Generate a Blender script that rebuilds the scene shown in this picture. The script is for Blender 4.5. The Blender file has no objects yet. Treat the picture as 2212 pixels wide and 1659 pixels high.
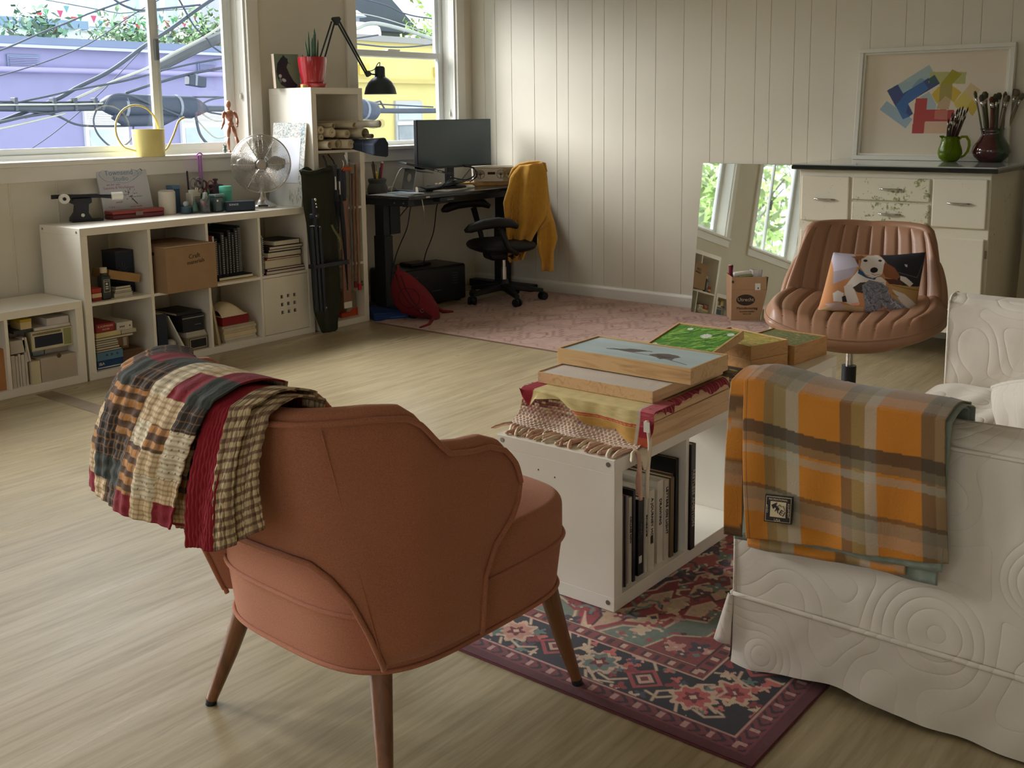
import bpy, math, random
import numpy as np
from mathutils import Matrix, Vector
random.seed(7); rng = np.random.default_rng(7)
sc = bpy.context.scene; COL = sc.collection
# ---------- camera ----------
cam_d = bpy.data.cameras.new('camera'); cam = bpy.data.objects.new('camera', cam_d); COL.objects.link(cam)
R_, U_, F_ = Vector((0.62435161,-0.78105216,-0.01194122)), Vector((0.12725346,0.08661651,0.98808104)), Vector((0.77070852,0.61842955,-0.15347075))
cam.matrix_world = Matrix(((R_.x,U_.x,-F_.x,-2.677),(R_.y,U_.y,-F_.y,-4.858),(R_.z,U_.z,-F_.z,1.295),(0,0,0,1)))
cam_d.sensor_fit = 'HORIZONTAL'; cam_d.sensor_width = 36; cam_d.lens = 36*2274.35/2212
cam_d.shift_y = -230.08/2212; cam_d.clip_start = .05; cam_d.clip_end = 200
sc.camera = cam
# ---------- world, sun, exposure ----------
w = bpy.data.worlds.new('world'); sc.world = w; w.use_nodes = True
bg = w.node_tree.nodes['Background']; bg.inputs[0].default_value = (.90,.95,1,1); bg.inputs[1].default_value = 1.65
def sun(name, az, el, strength, angle, col):
    d = bpy.data.lights.new(name,'SUN'); d.energy = strength; d.angle = math.radians(angle); d.color = col
    o = bpy.data.objects.new(name,d); COL.objects.link(o)
    v = Vector((math.cos(math.radians(el))*math.cos(math.radians(az)), math.cos(math.radians(el))*math.sin(math.radians(az)), math.sin(math.radians(el))))
    o.rotation_euler = v.to_track_quat('Z','Y').to_euler(); return o
sun('hazy_sun', 106, 34, 13.5, 55, (1,.965,.92))
sc.view_settings.view_transform = 'Standard'; sc.view_settings.look = 'None'
sc.view_settings.exposure = 0.62; sc.view_settings.gamma = 1; sc.view_settings.use_curve_mapping = False
sc.cycles.use_denoising = True; sc.cycles.max_bounces = 10; sc.cycles.diffuse_bounces = 6; sc.cycles.glossy_bounces = 4
sc.cycles.transmission_bounces = 6; sc.cycles.transparent_max_bounces = 16; sc.cycles.caustics_reflective = False; sc.cycles.caustics_refractive = False
sc.cycles.sample_clamp_indirect = 6
# ---------- colour and material helpers ----------
def lin(c):
    c = c/255.0
    return c/12.92 if c <= .04045 else ((c+.055)/1.055)**2.4
def rgb(r,g,b): return (lin(r),lin(g),lin(b),1)
def arr(c): return np.array([lin(v) for v in c])
MC = {}
class NT:
    def __init__(s, name):
        s.m = bpy.data.materials.new(name); s.m.use_nodes = True; s.t = s.m.node_tree; s.b = s.t.nodes['Principled BSDF']
        s.co = None
    def n(s, typ, **k):
        x = s.t.nodes.new(typ)
        for a,v in k.items():
            if a.startswith('i_'):
                key = a[2:]; key = int(key) if key.isdigit() else key.replace('_',' ')
                x.inputs[key].default_value = v
            else: setattr(x,a,v)
        return x
    def l(s, a, b): s.t.links.new(a, b)
    def coord(s, scale=(1,1,1), rot=(0,0,0), gen=False):
        c = s.n('ShaderNodeTexCoord'); mp = s.n('ShaderNodeMapping'); mp.inputs['Scale'].default_value = scale; mp.inputs['Rotation'].default_value = rot
        s.l(c.outputs['Generated' if gen else 'Object'], mp.inputs[0]); return mp.outputs[0]
    def noise(s, co, scale, detail=4, rough=.55, dist=0):
        x = s.n('ShaderNodeTexNoise'); x.inputs['Scale'].default_value = scale; x.inputs['Detail'].default_value = detail
        x.inputs['Roughness'].default_value = rough; x.inputs['Distortion'].default_value = dist; s.l(co, x.inputs[0]); return x.outputs[0]
    def ramp(s, fac, stops):
        x = s.n('ShaderNodeValToRGB'); e = x.color_ramp.elements
        while len(e) < len(stops): e.new(.5)
        for q,(p,c) in zip(e, stops): q.position = p; q.color = c if len(c) == 4 else (*c,1)
        s.l(fac, x.inputs[0]); return x.outputs[0]
    def mix(s, fac, a, b, mode='MIX'):
        x = s.n('ShaderNodeMix', data_type='RGBA', blend_type=mode)
        for i,v in ((0,fac),(6,a),(7,b)):
            if hasattr(v,'links') or hasattr(v,'is_linked'): s.l(v, x.inputs[i])
            else: x.inputs[i].default_value = v
        return x.outputs[2]
    def bump(s, h, strength=.3, dist=.01):
        x = s.n('ShaderNodeBump'); x.inputs['Strength'].default_value = strength; x.inputs['Distance'].default_value = dist
        s.l(h, x.inputs['Height']); s.l(x.outputs[0], s.b.inputs['Normal']); return x
    def col(s, v):
        if hasattr(v,'is_linked'): s.l(v, s.b.inputs['Base Color'])
        else: s.b.inputs['Base Color'].default_value = v
def mat(name, c, rough=.55, metal=0, var=.06, vs=6, bump=0, bs=40, coat=0, trans=0, ior=1.45, sheen=0, emit=None, alpha=1, stretch=(1,1,1), spec=.5):
    if name in MC: return MC[name]
    x = NT(name); b = x.b; base = rgb(*c)
    b.inputs['Roughness'].default_value = rough; b.inputs['Metallic'].default_value = metal
    b.inputs['Coat Weight'].default_value = coat; b.inputs['Transmission Weight'].default_value = trans; b.inputs['IOR'].default_value = ior
    b.inputs['Sheen Weight'].default_value = sheen; b.inputs['Alpha'].default_value = alpha; b.inputs['Specular IOR Level'].default_value = spec
    if var or bump: co = x.coord(stretch)
    if var:
        f = x.noise(co, vs)
        lo = tuple(max(0,v*(1-var)) for v in base[:3]); hi = tuple(min(1,v*(1+var)) for v in base[:3])
        x.col(x.ramp(f, [(.3,lo),(.7,hi)]))
    else: x.col(base)
    if bump: x.bump(x.noise(co, bs, 3), bump, .004)
    if emit: b.inputs['Emission Color'].default_value = rgb(*emit[:3]); b.inputs['Emission Strength'].default_value = emit[3]
    MC[name] = x.m; return x.m
def cmat(name, rough=.7, bump=0, bs=60, coat=0, sheen=0, weave=0):
    """material whose base colour is the mesh's own colour attribute (prints, weaves, paintings)"""
    if name in MC: return MC[name]
    x = NT(name); a = x.n('ShaderNodeAttribute', attribute_name='Col'); x.l(a.outputs[0], x.b.inputs['Base Color'])
    x.b.inputs['Roughness'].default_value = rough; x.b.inputs['Coat Weight'].default_value = coat; x.b.inputs['Sheen Weight'].default_value = sheen
    if bump: x.bump(x.noise(x.coord(), bs, 4), bump, .004)
    MC[name] = x.m; return x.m
def wood(name, light, dark, scale=1, axis=0, rough=.45, coat=0):
    if name in MC: return MC[name]
    x = NT(name); st = [14,14,14]; st[axis] = 1.2
    co = x.coord(tuple(v*scale for v in st)); f = x.noise(co, 1.6, 6, .6, 1.4)
    x.col(x.ramp(f, [(.32,rgb(*dark)),(.5,rgb(*light)),(.72,tuple(.92*v for v in rgb(*light)[:3]))]))
    x.b.inputs['Roughness'].default_value = rough; x.b.inputs['Coat Weight'].default_value = coat; x.bump(f,.06,.003); MC[name] = x.m; return x.m
# ---------- mesh helpers ----------
WM = {}
def wmat(o):
    return WM.get(o.name, Matrix.Identity(4)) if o else Matrix.Identity(4)
class MB:
    def __init__(s, T=None): s.v = []; s.f = []; s.T = T; s.c = None
    def add(s, vs, fs):
        n = len(s.v)
        if s.T is not None: vs = [tuple(s.T @ Vector(p)) for p in vs]
        s.v += [tuple(p) for p in vs]; s.f += [tuple(i+n for i in f) for f in fs]; return s
    def box(s, x0,x1,y0,y1,z0,z1):
        v = [(x,y,z) for z in (z0,z1) for y in (y0,y1) for x in (x0,x1)]
        return s.add(v, [(0,2,3,1),(4,5,7,6),(0,1,5,4),(2,6,7,3),(0,4,6,2),(1,3,7,5)])
    def cbox(s, c, d): return s.box(c[0]-d[0]/2,c[0]+d[0]/2,c[1]-d[1]/2,c[1]+d[1]/2,c[2]-d[2]/2,c[2]+d[2]/2)
    def hexa(s, v8): # 4 bottom then 4 top, ccw
        return s.add(v8, [(3,2,1,0),(4,5,6,7),(0,1,5,4),(1,2,6,5),(2,3,7,6),(3,0,4,7)])
    def prism(s, poly, h0, h1, ax='z'):
        n = len(poly)
        f = {'z':lambda p,h:(p[0],p[1],h),'y':lambda p,h:(p[0],h,p[1]),'x':lambda p,h:(h,p[0],p[1])}[ax]
        v = [f(p,h0) for p in poly]+[f(p,h1) for p in poly]
        return s.add(v, [tuple(range(n))[::-1], tuple(range(n,2*n))]+[(i,(i+1)%n,n+(i+1)%n,n+i) for i in range(n)])
    def tube(s, pts, r, seg=8, cap=True, closed=False):
        P = [Vector(p) for p in pts]; n = len(P); rr = r if isinstance(r,(list,tuple)) else [r]*n
        vs = []; up = None
        for i,p in enumerate(P):
            if closed: d = P[(i+1)%n]-P[i-1]
            else: d = P[min(i+1,n-1)]-P[max(i-1,0)]
            if d.length < 1e-9: d = Vector((0,0,1))
            d.normalize()
            if up is None:
                up = Vector((0,0,1)) if abs(d.z) < .9 else Vector((1,0,0))
            u = (up - d*up.dot(d)); 
            if u.length < 1e-6: u = d.orthogonal()
            u.normalize(); up = u; w_ = d.cross(u)
            for k in range(seg):
                a = 2*math.pi*k/seg; vs.append(p+u*(rr[i]*math.cos(a))+w_*(rr[i]*math.sin(a)))
        fs = []
        for i in range(n if closed else n-1):
            j = (i+1)%n
            for k in range(seg): fs.append((i*seg+k,i*seg+(k+1)%seg,j*seg+(k+1)%seg,j*seg+k))
        if cap and not closed: fs += [tuple(range(seg))[::-1], tuple((n-1)*seg+k for k in range(seg))]
        return s.add(vs, fs)
    def cyl(s, p0, p1, r0, r1=None, seg=16): return s.tube([p0,p1],[r0,r0 if r1 is None else r1],seg)
    def lathe(s, prof, c=(0,0,0), seg=32, M=None):
        vs = []; n = len(prof)
        for r,z in prof:
            for k in range(seg):
                a = 2*math.pi*k/seg; p = Vector((r*math.cos(a),r*math.sin(a),z))
                if M is not None: p = M @ p
                vs.append((c[0]+p[0],c[1]+p[1],c[2]+p[2]))
        fs = [(i*seg+k,i*seg+(k+1)%seg,(i+1)*seg+(k+1)%seg,(i+1)*seg+k) for i in range(n-1) for k in range(seg)]
        if prof[0][0] > 1e-6: fs.append(tuple(range(seg))[::-1])
        if prof[-1][0] > 1e-6: fs.append(tuple((n-1)*seg+k for k in range(seg)))
        return s.add(vs, fs)
    def ball(s, c, r, seg=16, rings=10):
        rx,ry,rz = r if isinstance(r,(tuple,list)) else (r,r,r)
        return s.lathe([(math.sin(math.pi*i/rings),-math.cos(math.pi*i/rings)) for i in range(rings+1)], c, seg, Matrix.Diagonal((rx,ry,rz)))
    def grid(s, fn, nu, nv, cu=False, cv=False):
        vs = [fn(i/(nu if cu else nu-1), j/(nv if cv else nv-1)) for i in range(nu) for j in range(nv)]
        fs = [(i*nv+j,((i+1)%nu)*nv+j,((i+1)%nu)*nv+(j+1)%nv,i*nv+(j+1)%nv) for i in range(nu if cu else nu-1) for j in range(nv if cv else nv-1)]
        return s.add(vs, fs)
    def disc(s, c, r, n=24, ax='z'):
        pts = []
        for k in range(n):
            a = 2*math.pi*k/n; u,v = r*math.cos(a), r*math.sin(a)
            pts.append({'z':(c[0]+u,c[1]+v,c[2]),'y':(c[0]+u,c[1],c[2]+v),'x':(c[0],c[1]+u,c[2]+v)}[ax])
        return s.add(pts, [tuple(range(n))])
def link(name, me, parent=None):
    o = bpy.data.objects.new(name, me); COL.objects.link(o)
    if parent: o.parent = parent
    WM[o.name] = wmat(parent).copy(); return o
def build(name, mb, m, parent=None, smooth=False, bevel=0, world=True, sub=0, solid=0, segs=2, off=0):
    """one mesh object; vertices are given in world space unless world=False"""
    vs = mb.v
    if parent is not None and world:
        inv = wmat(parent).inverted(); vs = [tuple(inv @ Vector(p)) for p in vs]
    me = bpy.data.meshes.new(name); me.from_pydata(vs, [], mb.f); me.materials.append(m)
    if smooth: me.polygons.foreach_set('use_smooth',[True]*len(me.polygons))
    if mb.c is not None: paintcol(me, mb.c)
    me.validate(); me.update()
    o = link(name, me, parent)
    if smooth == 2:
        try: me.set_sharp_from_angle(angle=math.radians(40))
        except Exception: pass
    if solid: q = o.modifiers.new('solid','SOLIDIFY'); q.thickness = solid; q.offset = off
    if bevel: q = o.modifiers.new('bevel','BEVEL'); q.width = bevel; q.segments = segs; q.limit_method = 'ANGLE'; q.angle_limit = math.radians(40)
    if sub: q = o.modifiers.new('sub','SUBSURF'); q.levels = sub; q.render_levels = sub
    return o
def paintcol(me, c):
    a = me.color_attributes.new('Col','FLOAT_COLOR','POINT'); n = len(me.vertices)
    buf = np.ones((n,4),np.float32); buf[:,:3] = np.asarray(c,np.float32).reshape(-1,3)[:n]; a.data.foreach_set('color', buf.ravel())
def tag(o, label, cat, group=None, kind=None):
    if label: o['label'] = label
    if cat: o['category'] = cat
    if group: o['group'] = group
    if kind: o['kind'] = kind
    return o
def thing(name, label, cat, loc=(0,0,0), rz=0, group=None):
    o = bpy.data.objects.new(name, None); COL.objects.link(o); o.location = loc; o.rotation_euler = (0,0,rz); o.empty_display_size = .05
    WM[o.name] = Matrix.Translation(loc) @ Matrix.Rotation(rz,4,'Z')
    return tag(o, label, cat, group)
def single(name, mb, m, label, cat, group=None, loc=None, rz=0, **k):
    """a thing that is one mesh: vertices in world space, origin moved to loc"""
    if loc is None:
        a = np.array(mb.v); loc = ((a[:,0].min()+a[:,0].max())/2,(a[:,1].min()+a[:,1].max())/2,a[:,2].min())
    T = Matrix.Translation(loc); inv = T.inverted(); mb.v = [tuple(inv @ Vector(p)) for p in mb.v]
    o = build(name, mb, m, None, world=False, **k); o.location = loc; WM[o.name] = T
    return tag(o, label, cat, group)
def struct(name, mb, m, parent=None, **k):
    o = build(name, mb, m, parent, **k)
    if parent is None: o['kind'] = 'structure'
    return o
def copy_thing(root, loc=None, rz=None, label=None, group=None):
    r = root.copy(); COL.objects.link(r)
    if loc is not None: r.location = loc
    if rz is not None: r.rotation_euler = (0,0,rz)
    WM[r.name] = Matrix.Translation(r.location) @ Matrix.Rotation(r.rotation_euler[2],4,'Z')
    if label: r['label'] = label
    if group: r['group'] = group
    for ch in list(root.children):
        c = ch.copy(); COL.objects.link(c); c.parent = r
        for g in ch.children: d = g.copy(); COL.objects.link(d); d.parent = c
    return r
def Rz(a): return Matrix.Rotation(a,4,'Z')
def Rx(a): return Matrix.Rotation(a,4,'X')
def Ry(a): return Matrix.Rotation(a,4,'Y')
def TR(x,y,z): return Matrix.Translation((x,y,z))
# ---------- tiny raster painter for prints (arrays, baked to colour attributes) ----------
class Canvas:
    def __init__(s, w, h, c, asp=None):
        s.w,s.h = w,h; s.a = np.ones((h,w,3))*arr(c); yy,xx = np.mgrid[0:h,0:w]
        s.X = (xx+.5)/w; s.Y = (yy+.5)/h          # 0..1, Y up
        s.asp = asp or w/h
    def blend(s, m, c, al=1): s.a = s.a*(1-m[...,None]*al)+arr(c)*(m[...,None]*al)
    def win(s, x0,x1,y0,y1):
        return (slice(max(0,int(y0*s.h)-1),max(0,min(s.h,int(y1*s.h)+2))),slice(max(0,int(x0*s.w)-1),max(0,min(s.w,int(x1*s.w)+2))))
    def put(s, wn, m, c, al): s.a[wn] = s.a[wn]*(1-m[...,None]*al)+arr(c)*(m[...,None]*al)
    def poly(s, pts, c, al=1):
        wn = s.win(min(p[0] for p in pts),max(p[0] for p in pts),min(p[1] for p in pts),max(p[1] for p in pts)); X,Y = s.X[wn],s.Y[wn]
        if X.size == 0: return
        m = np.zeros(X.shape,bool); n = len(pts)
        for i in range(n):
            (x0,y0),(x1,y1) = pts[i],pts[(i+1)%n]
            if y0 == y1: continue
            m ^= (Y > min(y0,y1)) & (Y <= max(y0,y1)) & (X < (x1-x0)*(Y-y0)/(y1-y0)+x0)
        s.put(wn, m.astype(float), c, al)
    def rect(s, x0,x1,y0,y1,c,al=1): m = ((s.X>=x0)&(s.X<x1)&(s.Y>=y0)&(s.Y<y1)).astype(float); s.blend(m,c,al)
    def ell(s, cx,cy,rx,ry,c,rot=0,al=1):
        R=max(rx,ry); wn = s.win(cx-R/s.asp,cx+R/s.asp,cy-R,cy+R); X,Y = s.X[wn],s.Y[wn]
        if X.size == 0: return
        dx=(X-cx)*s.asp; dy=Y-cy; ca,sa=math.cos(rot),math.sin(rot); u=dx*ca+dy*sa; v=-dx*sa+dy*ca
        s.put(wn, ((u/rx)**2+(v/ry)**2<1).astype(float), c, al)
    def line(s, pts, wd, c, al=1):
        for (x0,y0),(x1,y1) in zip(pts[:-1],pts[1:]):
            wn = s.win(min(x0,x1)-wd/s.asp,max(x0,x1)+wd/s.asp,min(y0,y1)-wd,max(y0,y1)+wd); X,Y = s.X[wn],s.Y[wn]
            if X.size == 0: continue
            ax,ay,bx,by = x0*s.asp,y0,x1*s.asp,y1; dx,dy=bx-ax,by-ay; L=dx*dx+dy*dy+1e-12
            px,py=X*s.asp-ax,Y-ay; t=np.clip((px*dx+py*dy)/L,0,1); d=np.hypot(px-t*dx,py-t*dy)
            s.put(wn, np.clip((wd/2-d)*s.h+.5,0,1), c, al)
def vnoise(h, w, cells, seed=0):
    r = np.random.default_rng(seed); g = r.random((cells+2,cells+2)); y = np.linspace(0,cells,h,endpoint=False); x = np.linspace(0,cells,w,endpoint=False)
    yi=y.astype(int); xi=x.astype(int); fy=(y-yi)[:,None]; fx=(x-xi)[None,:]; fy=fy*fy*(3-2*fy); fx=fx*fx*(3-2*fx)
    a=g[yi][:,xi];b=g[yi][:,xi+1];c=g[yi+1][:,xi];d=g[yi+1][:,xi+1]
    return (a*(1-fx)+b*fx)*(1-fy)+(c*(1-fx)+d*fx)*fy
def printed(name, img, fn, m, parent=None, **k):
    """grid mesh carrying img (h,w,3 linear) as colour; fn(u,v) gives the 3-D point"""
    h,w_,_ = img.shape; mb = MB(); us=np.linspace(0,1,w_); vs=np.linspace(0,1,h)
    mb.v = [tuple(fn(u,v)) for v in vs for u in us]
    mb.f = [(j*w_+i,j*w_+i+1,(j+1)*w_+i+1,(j+1)*w_+i) for j in range(h-1) for i in range(w_-1)]
    mb.c = img.reshape(-1,3)
    return build(name, mb, m, parent, **k)
def text_mesh(s, size, depth=.0006):
    cu = bpy.data.curves.new('t','FONT'); cu.body = s; cu.size = size; cu.extrude = depth; cu.align_x = 'CENTER'; cu.align_y = 'CENTER'; cu.resolution_u = 2
    o = bpy.data.objects.new('t',cu); COL.objects.link(o); bpy.context.view_layer.update()
    me = bpy.data.meshes.new_from_object(o.evaluated_get(bpy.context.evaluated_depsgraph_get()))
    mb = MB(); mb.v = [tuple(v.co) for v in me.vertices]; mb.f = [tuple(p.vertices) for p in me.polygons]
    bpy.data.objects.remove(o); bpy.data.curves.remove(cu); bpy.data.meshes.remove(me); return mb
def lettering(s, size, m, origin, xdir, ydir, parent=None, name='lettering', depth=.0006):
    mb = text_mesh(s,size,depth); x=Vector(xdir).normalized(); y=Vector(ydir).normalized(); z=x.cross(y); o=Vector(origin)
    mb.v = [tuple(o+x*p[0]+y*p[1]+z*p[2]) for p in mb.v]; return build(name, mb, m, parent)
# ================= materials of the setting =================
WALLC = (222,217,203)
m_wall = mat('painted_wall', WALLC, .6, var=.03, vs=2, bump=.05, bs=120)
m_trim = mat('white_trim_paint', (232,230,222), .4, var=.02)
m_vinyl = mat('white_vinyl', (226,230,230), .35, var=.02)
def floor_mat():
    x = NT('streaky_plywood_floor'); c = x.coord((1,1,1),(0,0,math.radians(20)))
    st = x.coord((.35,3.4,1),(0,0,math.radians(32))); n1 = x.noise(st, 2.6, 8, .62, .6); n2 = x.noise(c, 1.1, 4, .5, .3); n3 = x.noise(x.coord((2,30,1),(0,0,math.radians(32))),1.6,8,.65,.5)
    a = x.ramp(n1, [(.3,rgb(122,106,76)),(.50,rgb(158,141,106)),(.75,rgb(194,180,148))])
    b = x.mix(.35, a, x.ramp(n2,[(.3,rgb(132,116,82)),(.7,rgb(182,167,132))]))
    d = x.mix(.3, b, x.ramp(n3,[(.35,rgb(126,110,82)),(.6,rgb(194,180,150))])); x.col(d)
    r = x.ramp(n1,[(.3,(.46,)*3),(.7,(.24,)*3)]); x.l(r, x.b.inputs['Roughness'])
    x.bump(n3,.18,.004); x.b.inputs['Coat Weight'].default_value = .28; x.b.inputs['Coat Roughness'].default_value=.28
    return x.m
m_floor = floor_mat()
XL, XR, YF, YW, ZC = -6.2, 3.456, -7.4, .43, 2.75
struct('floor', MB().box(XL-.2,XR+.2,YF-.2,YW+.2,-.1,0), m_floor)
struct('ceiling', MB().box(XL-.2,XR+.2,YF-.2,YW+.2,ZC,ZC+.12), m_wall)
struct('wall_front', MB().box(XL-.2,XR+.2,YF-.15,YF,0,ZC), m_wall)
# left-hand end wall with two windows (seen only by the light they let in)
mb = MB(); ops = [(-6.3,-4.5),(-3.4,-1.4)]; ys = [YF]+[v for o in ops for v in o]+[YW]
for i in range(0,len(ys),2): mb.box(XL-.15,XL,ys[i],ys[i+1],0,ZC)
for a,b in ops: mb.box(XL-.15,XL,a,b,0,1.0); mb.box(XL-.15,XL,a,b,2.35,ZC)
struct('wall_back', mb, m_wall)
# window wall
Z0, Z1 = 1.061, 2.36
OPS = [(-4.9,-3.3),(-2.75,-1.5),(-.84,1.382),(2.272,3.274)]
mb = MB(); xs = [XL]+[v for o in OPS for v in o]+[XR+.2]; WT = .62
for i in range(0,len(xs),2): mb.box(xs[i],xs[i+1],YW,WT,0,ZC)
for a,b in OPS: mb.box(a,b,YW,WT,0,Z0); mb.box(a,b,YW,WT,Z1,ZC)
struct('wall_left', mb, m_wall)
mb = MB()
for xg in (-.12,.13,.42,1.93,2.9): mb.box(xg-.004,xg+.004,YW-.004,YW,.1,1.0)
struct('trim_1', mb, m_wall, bevel=.002)
struct('baseboard_left', MB().box(XL,XR,YW-.014,YW,0,.085), m_trim, bevel=.004)
# panelled wall: one tongue-and-groove board per visible strip
struct('wall_right', MB().box(XR+.0045,XR+.2,YF,YW,0,ZC), m_wall)
wr = bpy.data.objects['wall_right']
base = [.043,-.166,-.365,-.466,-.67,-.768,-.923,-1.024,-1.175]
gro = [YW,.299,.197]; g0 = list(base)
for k in range(6):
    gro += [v-1.2185*k for v in g0[:-1]]
gro = [g for g in gro if g > YF]+[YF]
m_pl = mat('panel_paint', (224,219,204), .5, var=.025, vs=1.5, bump=.04, bs=90)
for a,b in zip(gro[:-1],gro[1:]):
    if a-b < .02: continue
    build('plank', MB().box(XR,XR+.012,b+.0008,a-.0008,0,ZC), m_pl, wr, bevel=.0016, segs=1)
mb = MB(); prof = [(0,0),(-.016,0),(-.016,.068),(-.012,.076),(-.006,.080),(-.004,.086),(0,.086)]
mb.prism([(XR+p,z) for p,z in prof], YF, YW, 'y'); struct('baseboard_right', mb, m_trim)
# windows
t = NT('window_glass')
g1 = t.n('ShaderNodeBsdfTransparent'); g2 = t.n('ShaderNodeBsdfGlossy'); g2.inputs['Roughness'].default_value=.02; mx = t.n('ShaderNodeMixShader'); fr = t.n('ShaderNodeLayerWeight')
g1.inputs[0].default_value=(.95,.98,1,1); pw = t.n('ShaderNodeMath', operation='POWER'); pw.inputs[1].default_value = 5; ad = t.n('ShaderNodeMath', operation='MULTIPLY_ADD'); ad.inputs[1].default_value=.7; ad.inputs[2].default_value=.05
t.l(fr.outputs['Facing'],pw.inputs[0]); t.l(pw.outputs[0],ad.inputs[0])
t.l(ad.outputs[0],mx.inputs[0]); t.l(g1.outputs[0],mx.inputs[1]); t.l(g2.outputs[0],mx.inputs[2]); t.l(mx.outputs[0], t.t.nodes['Material Output'].inputs[0]); m_glass = t.m
def frame_rect(mb, x0,x1,z0,z1,y0,y1,w):
    mb.box(x0,x0+w,y0,y1,z0,z1); mb.box(x1-w,x1,y0,y1,z0,z1); mb.box(x0+w,x1-w,y0,y1,z0,z0+w); mb.box(x0+w,x1-w,y0,y1,z1-w,z1)
def casing(n, a, b):
    w = struct('window_%d'%n, MB().box(a-.08,b+.08,YW-.045,YW+.09,Z0-.002,Z0+.024), m_trim, bevel=.006)   # the stool board
    mb = MB(); mb.box(a-.085,a,YW-.022,YW,Z0+.024,Z1+.09); mb.box(b,b+.085,YW-.022,YW,Z0+.024,Z1+.09); mb.box(a,b,YW-.022,YW,Z1,Z1+.09); mb.box(a-.085,b+.085,YW-.02,YW,Z0-.08,Z0-.002)
    build('casing', mb, m_trim, w, bevel=.004)
    mb = MB(); mb.box(a,a+.012,YW,.56,Z0+.024,Z1); mb.box(b-.012,b,YW,.56,Z0+.024,Z1); mb.box(a,b,YW,.56,Z1-.012,Z1); build('jamb', mb, m_trim, w)
    mb = MB(); frame_rect(mb,a+.012,b-.012,Z0+.024,Z1-.012,.545,.60,.028); build('window_frame', mb, m_vinyl, w, bevel=.003)
    return w
def pane(w, x0,x1,z0,z1,y): build('pane', MB().add([(x0,y,z0),(x1,y,z0),(x1,y,z1),(x0,y,z1)],[(0,1,2,3)]), m_glass, w)
def slider(n, a, b, mulls):
    w = casing(n,a,b); e = [a+.04]+mulls+[b-.04]
    for i,(p,q) in enumerate(zip(e[:-1],e[1:])):
        y = .572 if i%2 else .556
        mb = MB(); frame_rect(mb,p-(.034 if i else 0),q+(.034 if i < len(e)-2 else 0),Z0+.05,Z1-.04,y-.013,y+.013,.036); build('sash', mb, m_vinyl, w, bevel=.003)
        pane(w,p+.012,q-.012,Z0+.08,Z1-.07,y)
    for q in mulls: build('latch', MB().box(q-.012,q+.012,.525,.545,1.62,1.74), mat('window_latch_grey',(120,128,134),.4), w, bevel=.004)
    return w
slider(1,-.84,1.382,[-.2,.84])
slider(3,-2.75,-1.5,[-2.1]); slider(4,-4.9,-3.3,[-4.1])
w2 = casing(2,2.272,3.274)
for (z0,z1,y) in ((1.70,Z1-.03,.578),(1.075,1.745,.553)):
    mb = MB(); frame_rect(mb,2.272+.028,3.274-.028,z0,z1,y-.014,y+.014,.042); build('sash', mb, m_vinyl, w2, bevel=.003); pane(w2,2.34,3.21,z0+.04,z1-.04,y)
build('latch', MB().box(2.68,2.80,.53,.56,1.745,1.757), m_vinyl, w2, bevel=.003)
# blind cords
def cord(x, y, zt, zb, lab, zz):
    t = thing('blind_cord', lab, 'cord', (x,y,zb))
    m = mat('cord_white',(225,225,215),.6)
    for dx in (-.012,.012): build('cord_line', MB().tube([(x+dx,y,zt),(x+dx*.8,y,zz),(x,y,zz-.03)],.0018,6), m, t)
    build('tassel', MB().lathe([(.003,0),(.008,.006),(.007,.03),(.003,.038)],(x,y,zb),12), m, t, smooth=True)
cord(1.362,.475,2.3,1.40,'white looped blind cord hanging in the jamb of the large purple-view window',1.45)
cord(3.254,.475,2.3,1.28,'white looped blind cord hanging in the jamb of the window behind the monitor',1.34)

struct('trim_2', MB().box(-.30,-.215,-.9,-.03,.0,.0012), mat('floor_patch_strip',(128,112,92),.5,var=.2,vs=9))
# ================= cube shelving =================
m_lam = mat('white_laminate', (236,231,220), .38, var=.015, coat=.15)
m_screw = mat('screw_zinc', (150,148,140), .35, metal=.8, var=0)
def kallax(name, label, x0, y0, cols, rows, z0=0, face='-y', group=None, D=.39):
    """cube unit: wall panels 38 mm, inner boards 16 mm, cubes 335 mm; open at both faces"""
    W = .076+cols*.335+(cols-1)*.016; H = .076+rows*.335+(rows-1)*.016 + (.003 if rows == 2 else 0)
    t = thing(name, label, 'shelf unit', (x0,y0,z0), 0, group); k=dict(bevel=.0012,segs=1)
    build('top_board', MB().box(x0,x0+W,y0,y0+D,z0+H-.038,z0+H), m_lam, t, **k)
    build('bottom_board', MB().box(x0,x0+W,y0,y0+D,z0,z0+.038), m_lam, t, **k)
    for x in (x0,x0+W-.038): build('side_board', MB().box(x,x+.038,y0,y0+D,z0+.038,z0+H-.038), m_lam, t, **k)
    for c in range(1,cols):
        x = x0+.038+c*.351-.016; build('divider', MB().box(x,x+.016,y0+.002,y0+D-.002,z0+.038,z0+H-.038), m_lam, t, **k)
    for r in range(1,rows):
        z = z0+.038+r*.351-.016
        for c in range(cols): build('shelf', MB().box(x0+.038+c*.351,x0+.038+c*.351+.335,y0+.002,y0+D-.002,z,z+.016), m_lam, t, **k)
    return t,W,H
def screws(t, pts, ax):
    for p in pts:
        q = [p[0],p[1],p[2]]; a=list(q); a['xyz'.index(ax)] -= .0015
        build('screw', MB().cyl(tuple(a),tuple(q),.0065,.0065,12), m_screw, t)
low,_,_ = kallax('cube_shelf','long white cube shelf two rows high under the large window', 0,0,4,2)
screws(low, [(0,.03,.745),(0,.36,.745),(0,.03,.02)], 'x')
short,_,_ = kallax('cube_shelf','low white one-row cube shelf at the left edge, abutting the two-row shelf', -1.478,0,4,1)
tall,_,_ = kallax('cube_shelf','tall narrow white cube shelf carrying the red plant pot', 1.499,-.007,1,4)
LZ = .038; UZ = .389; TOPZ = .765
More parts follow.
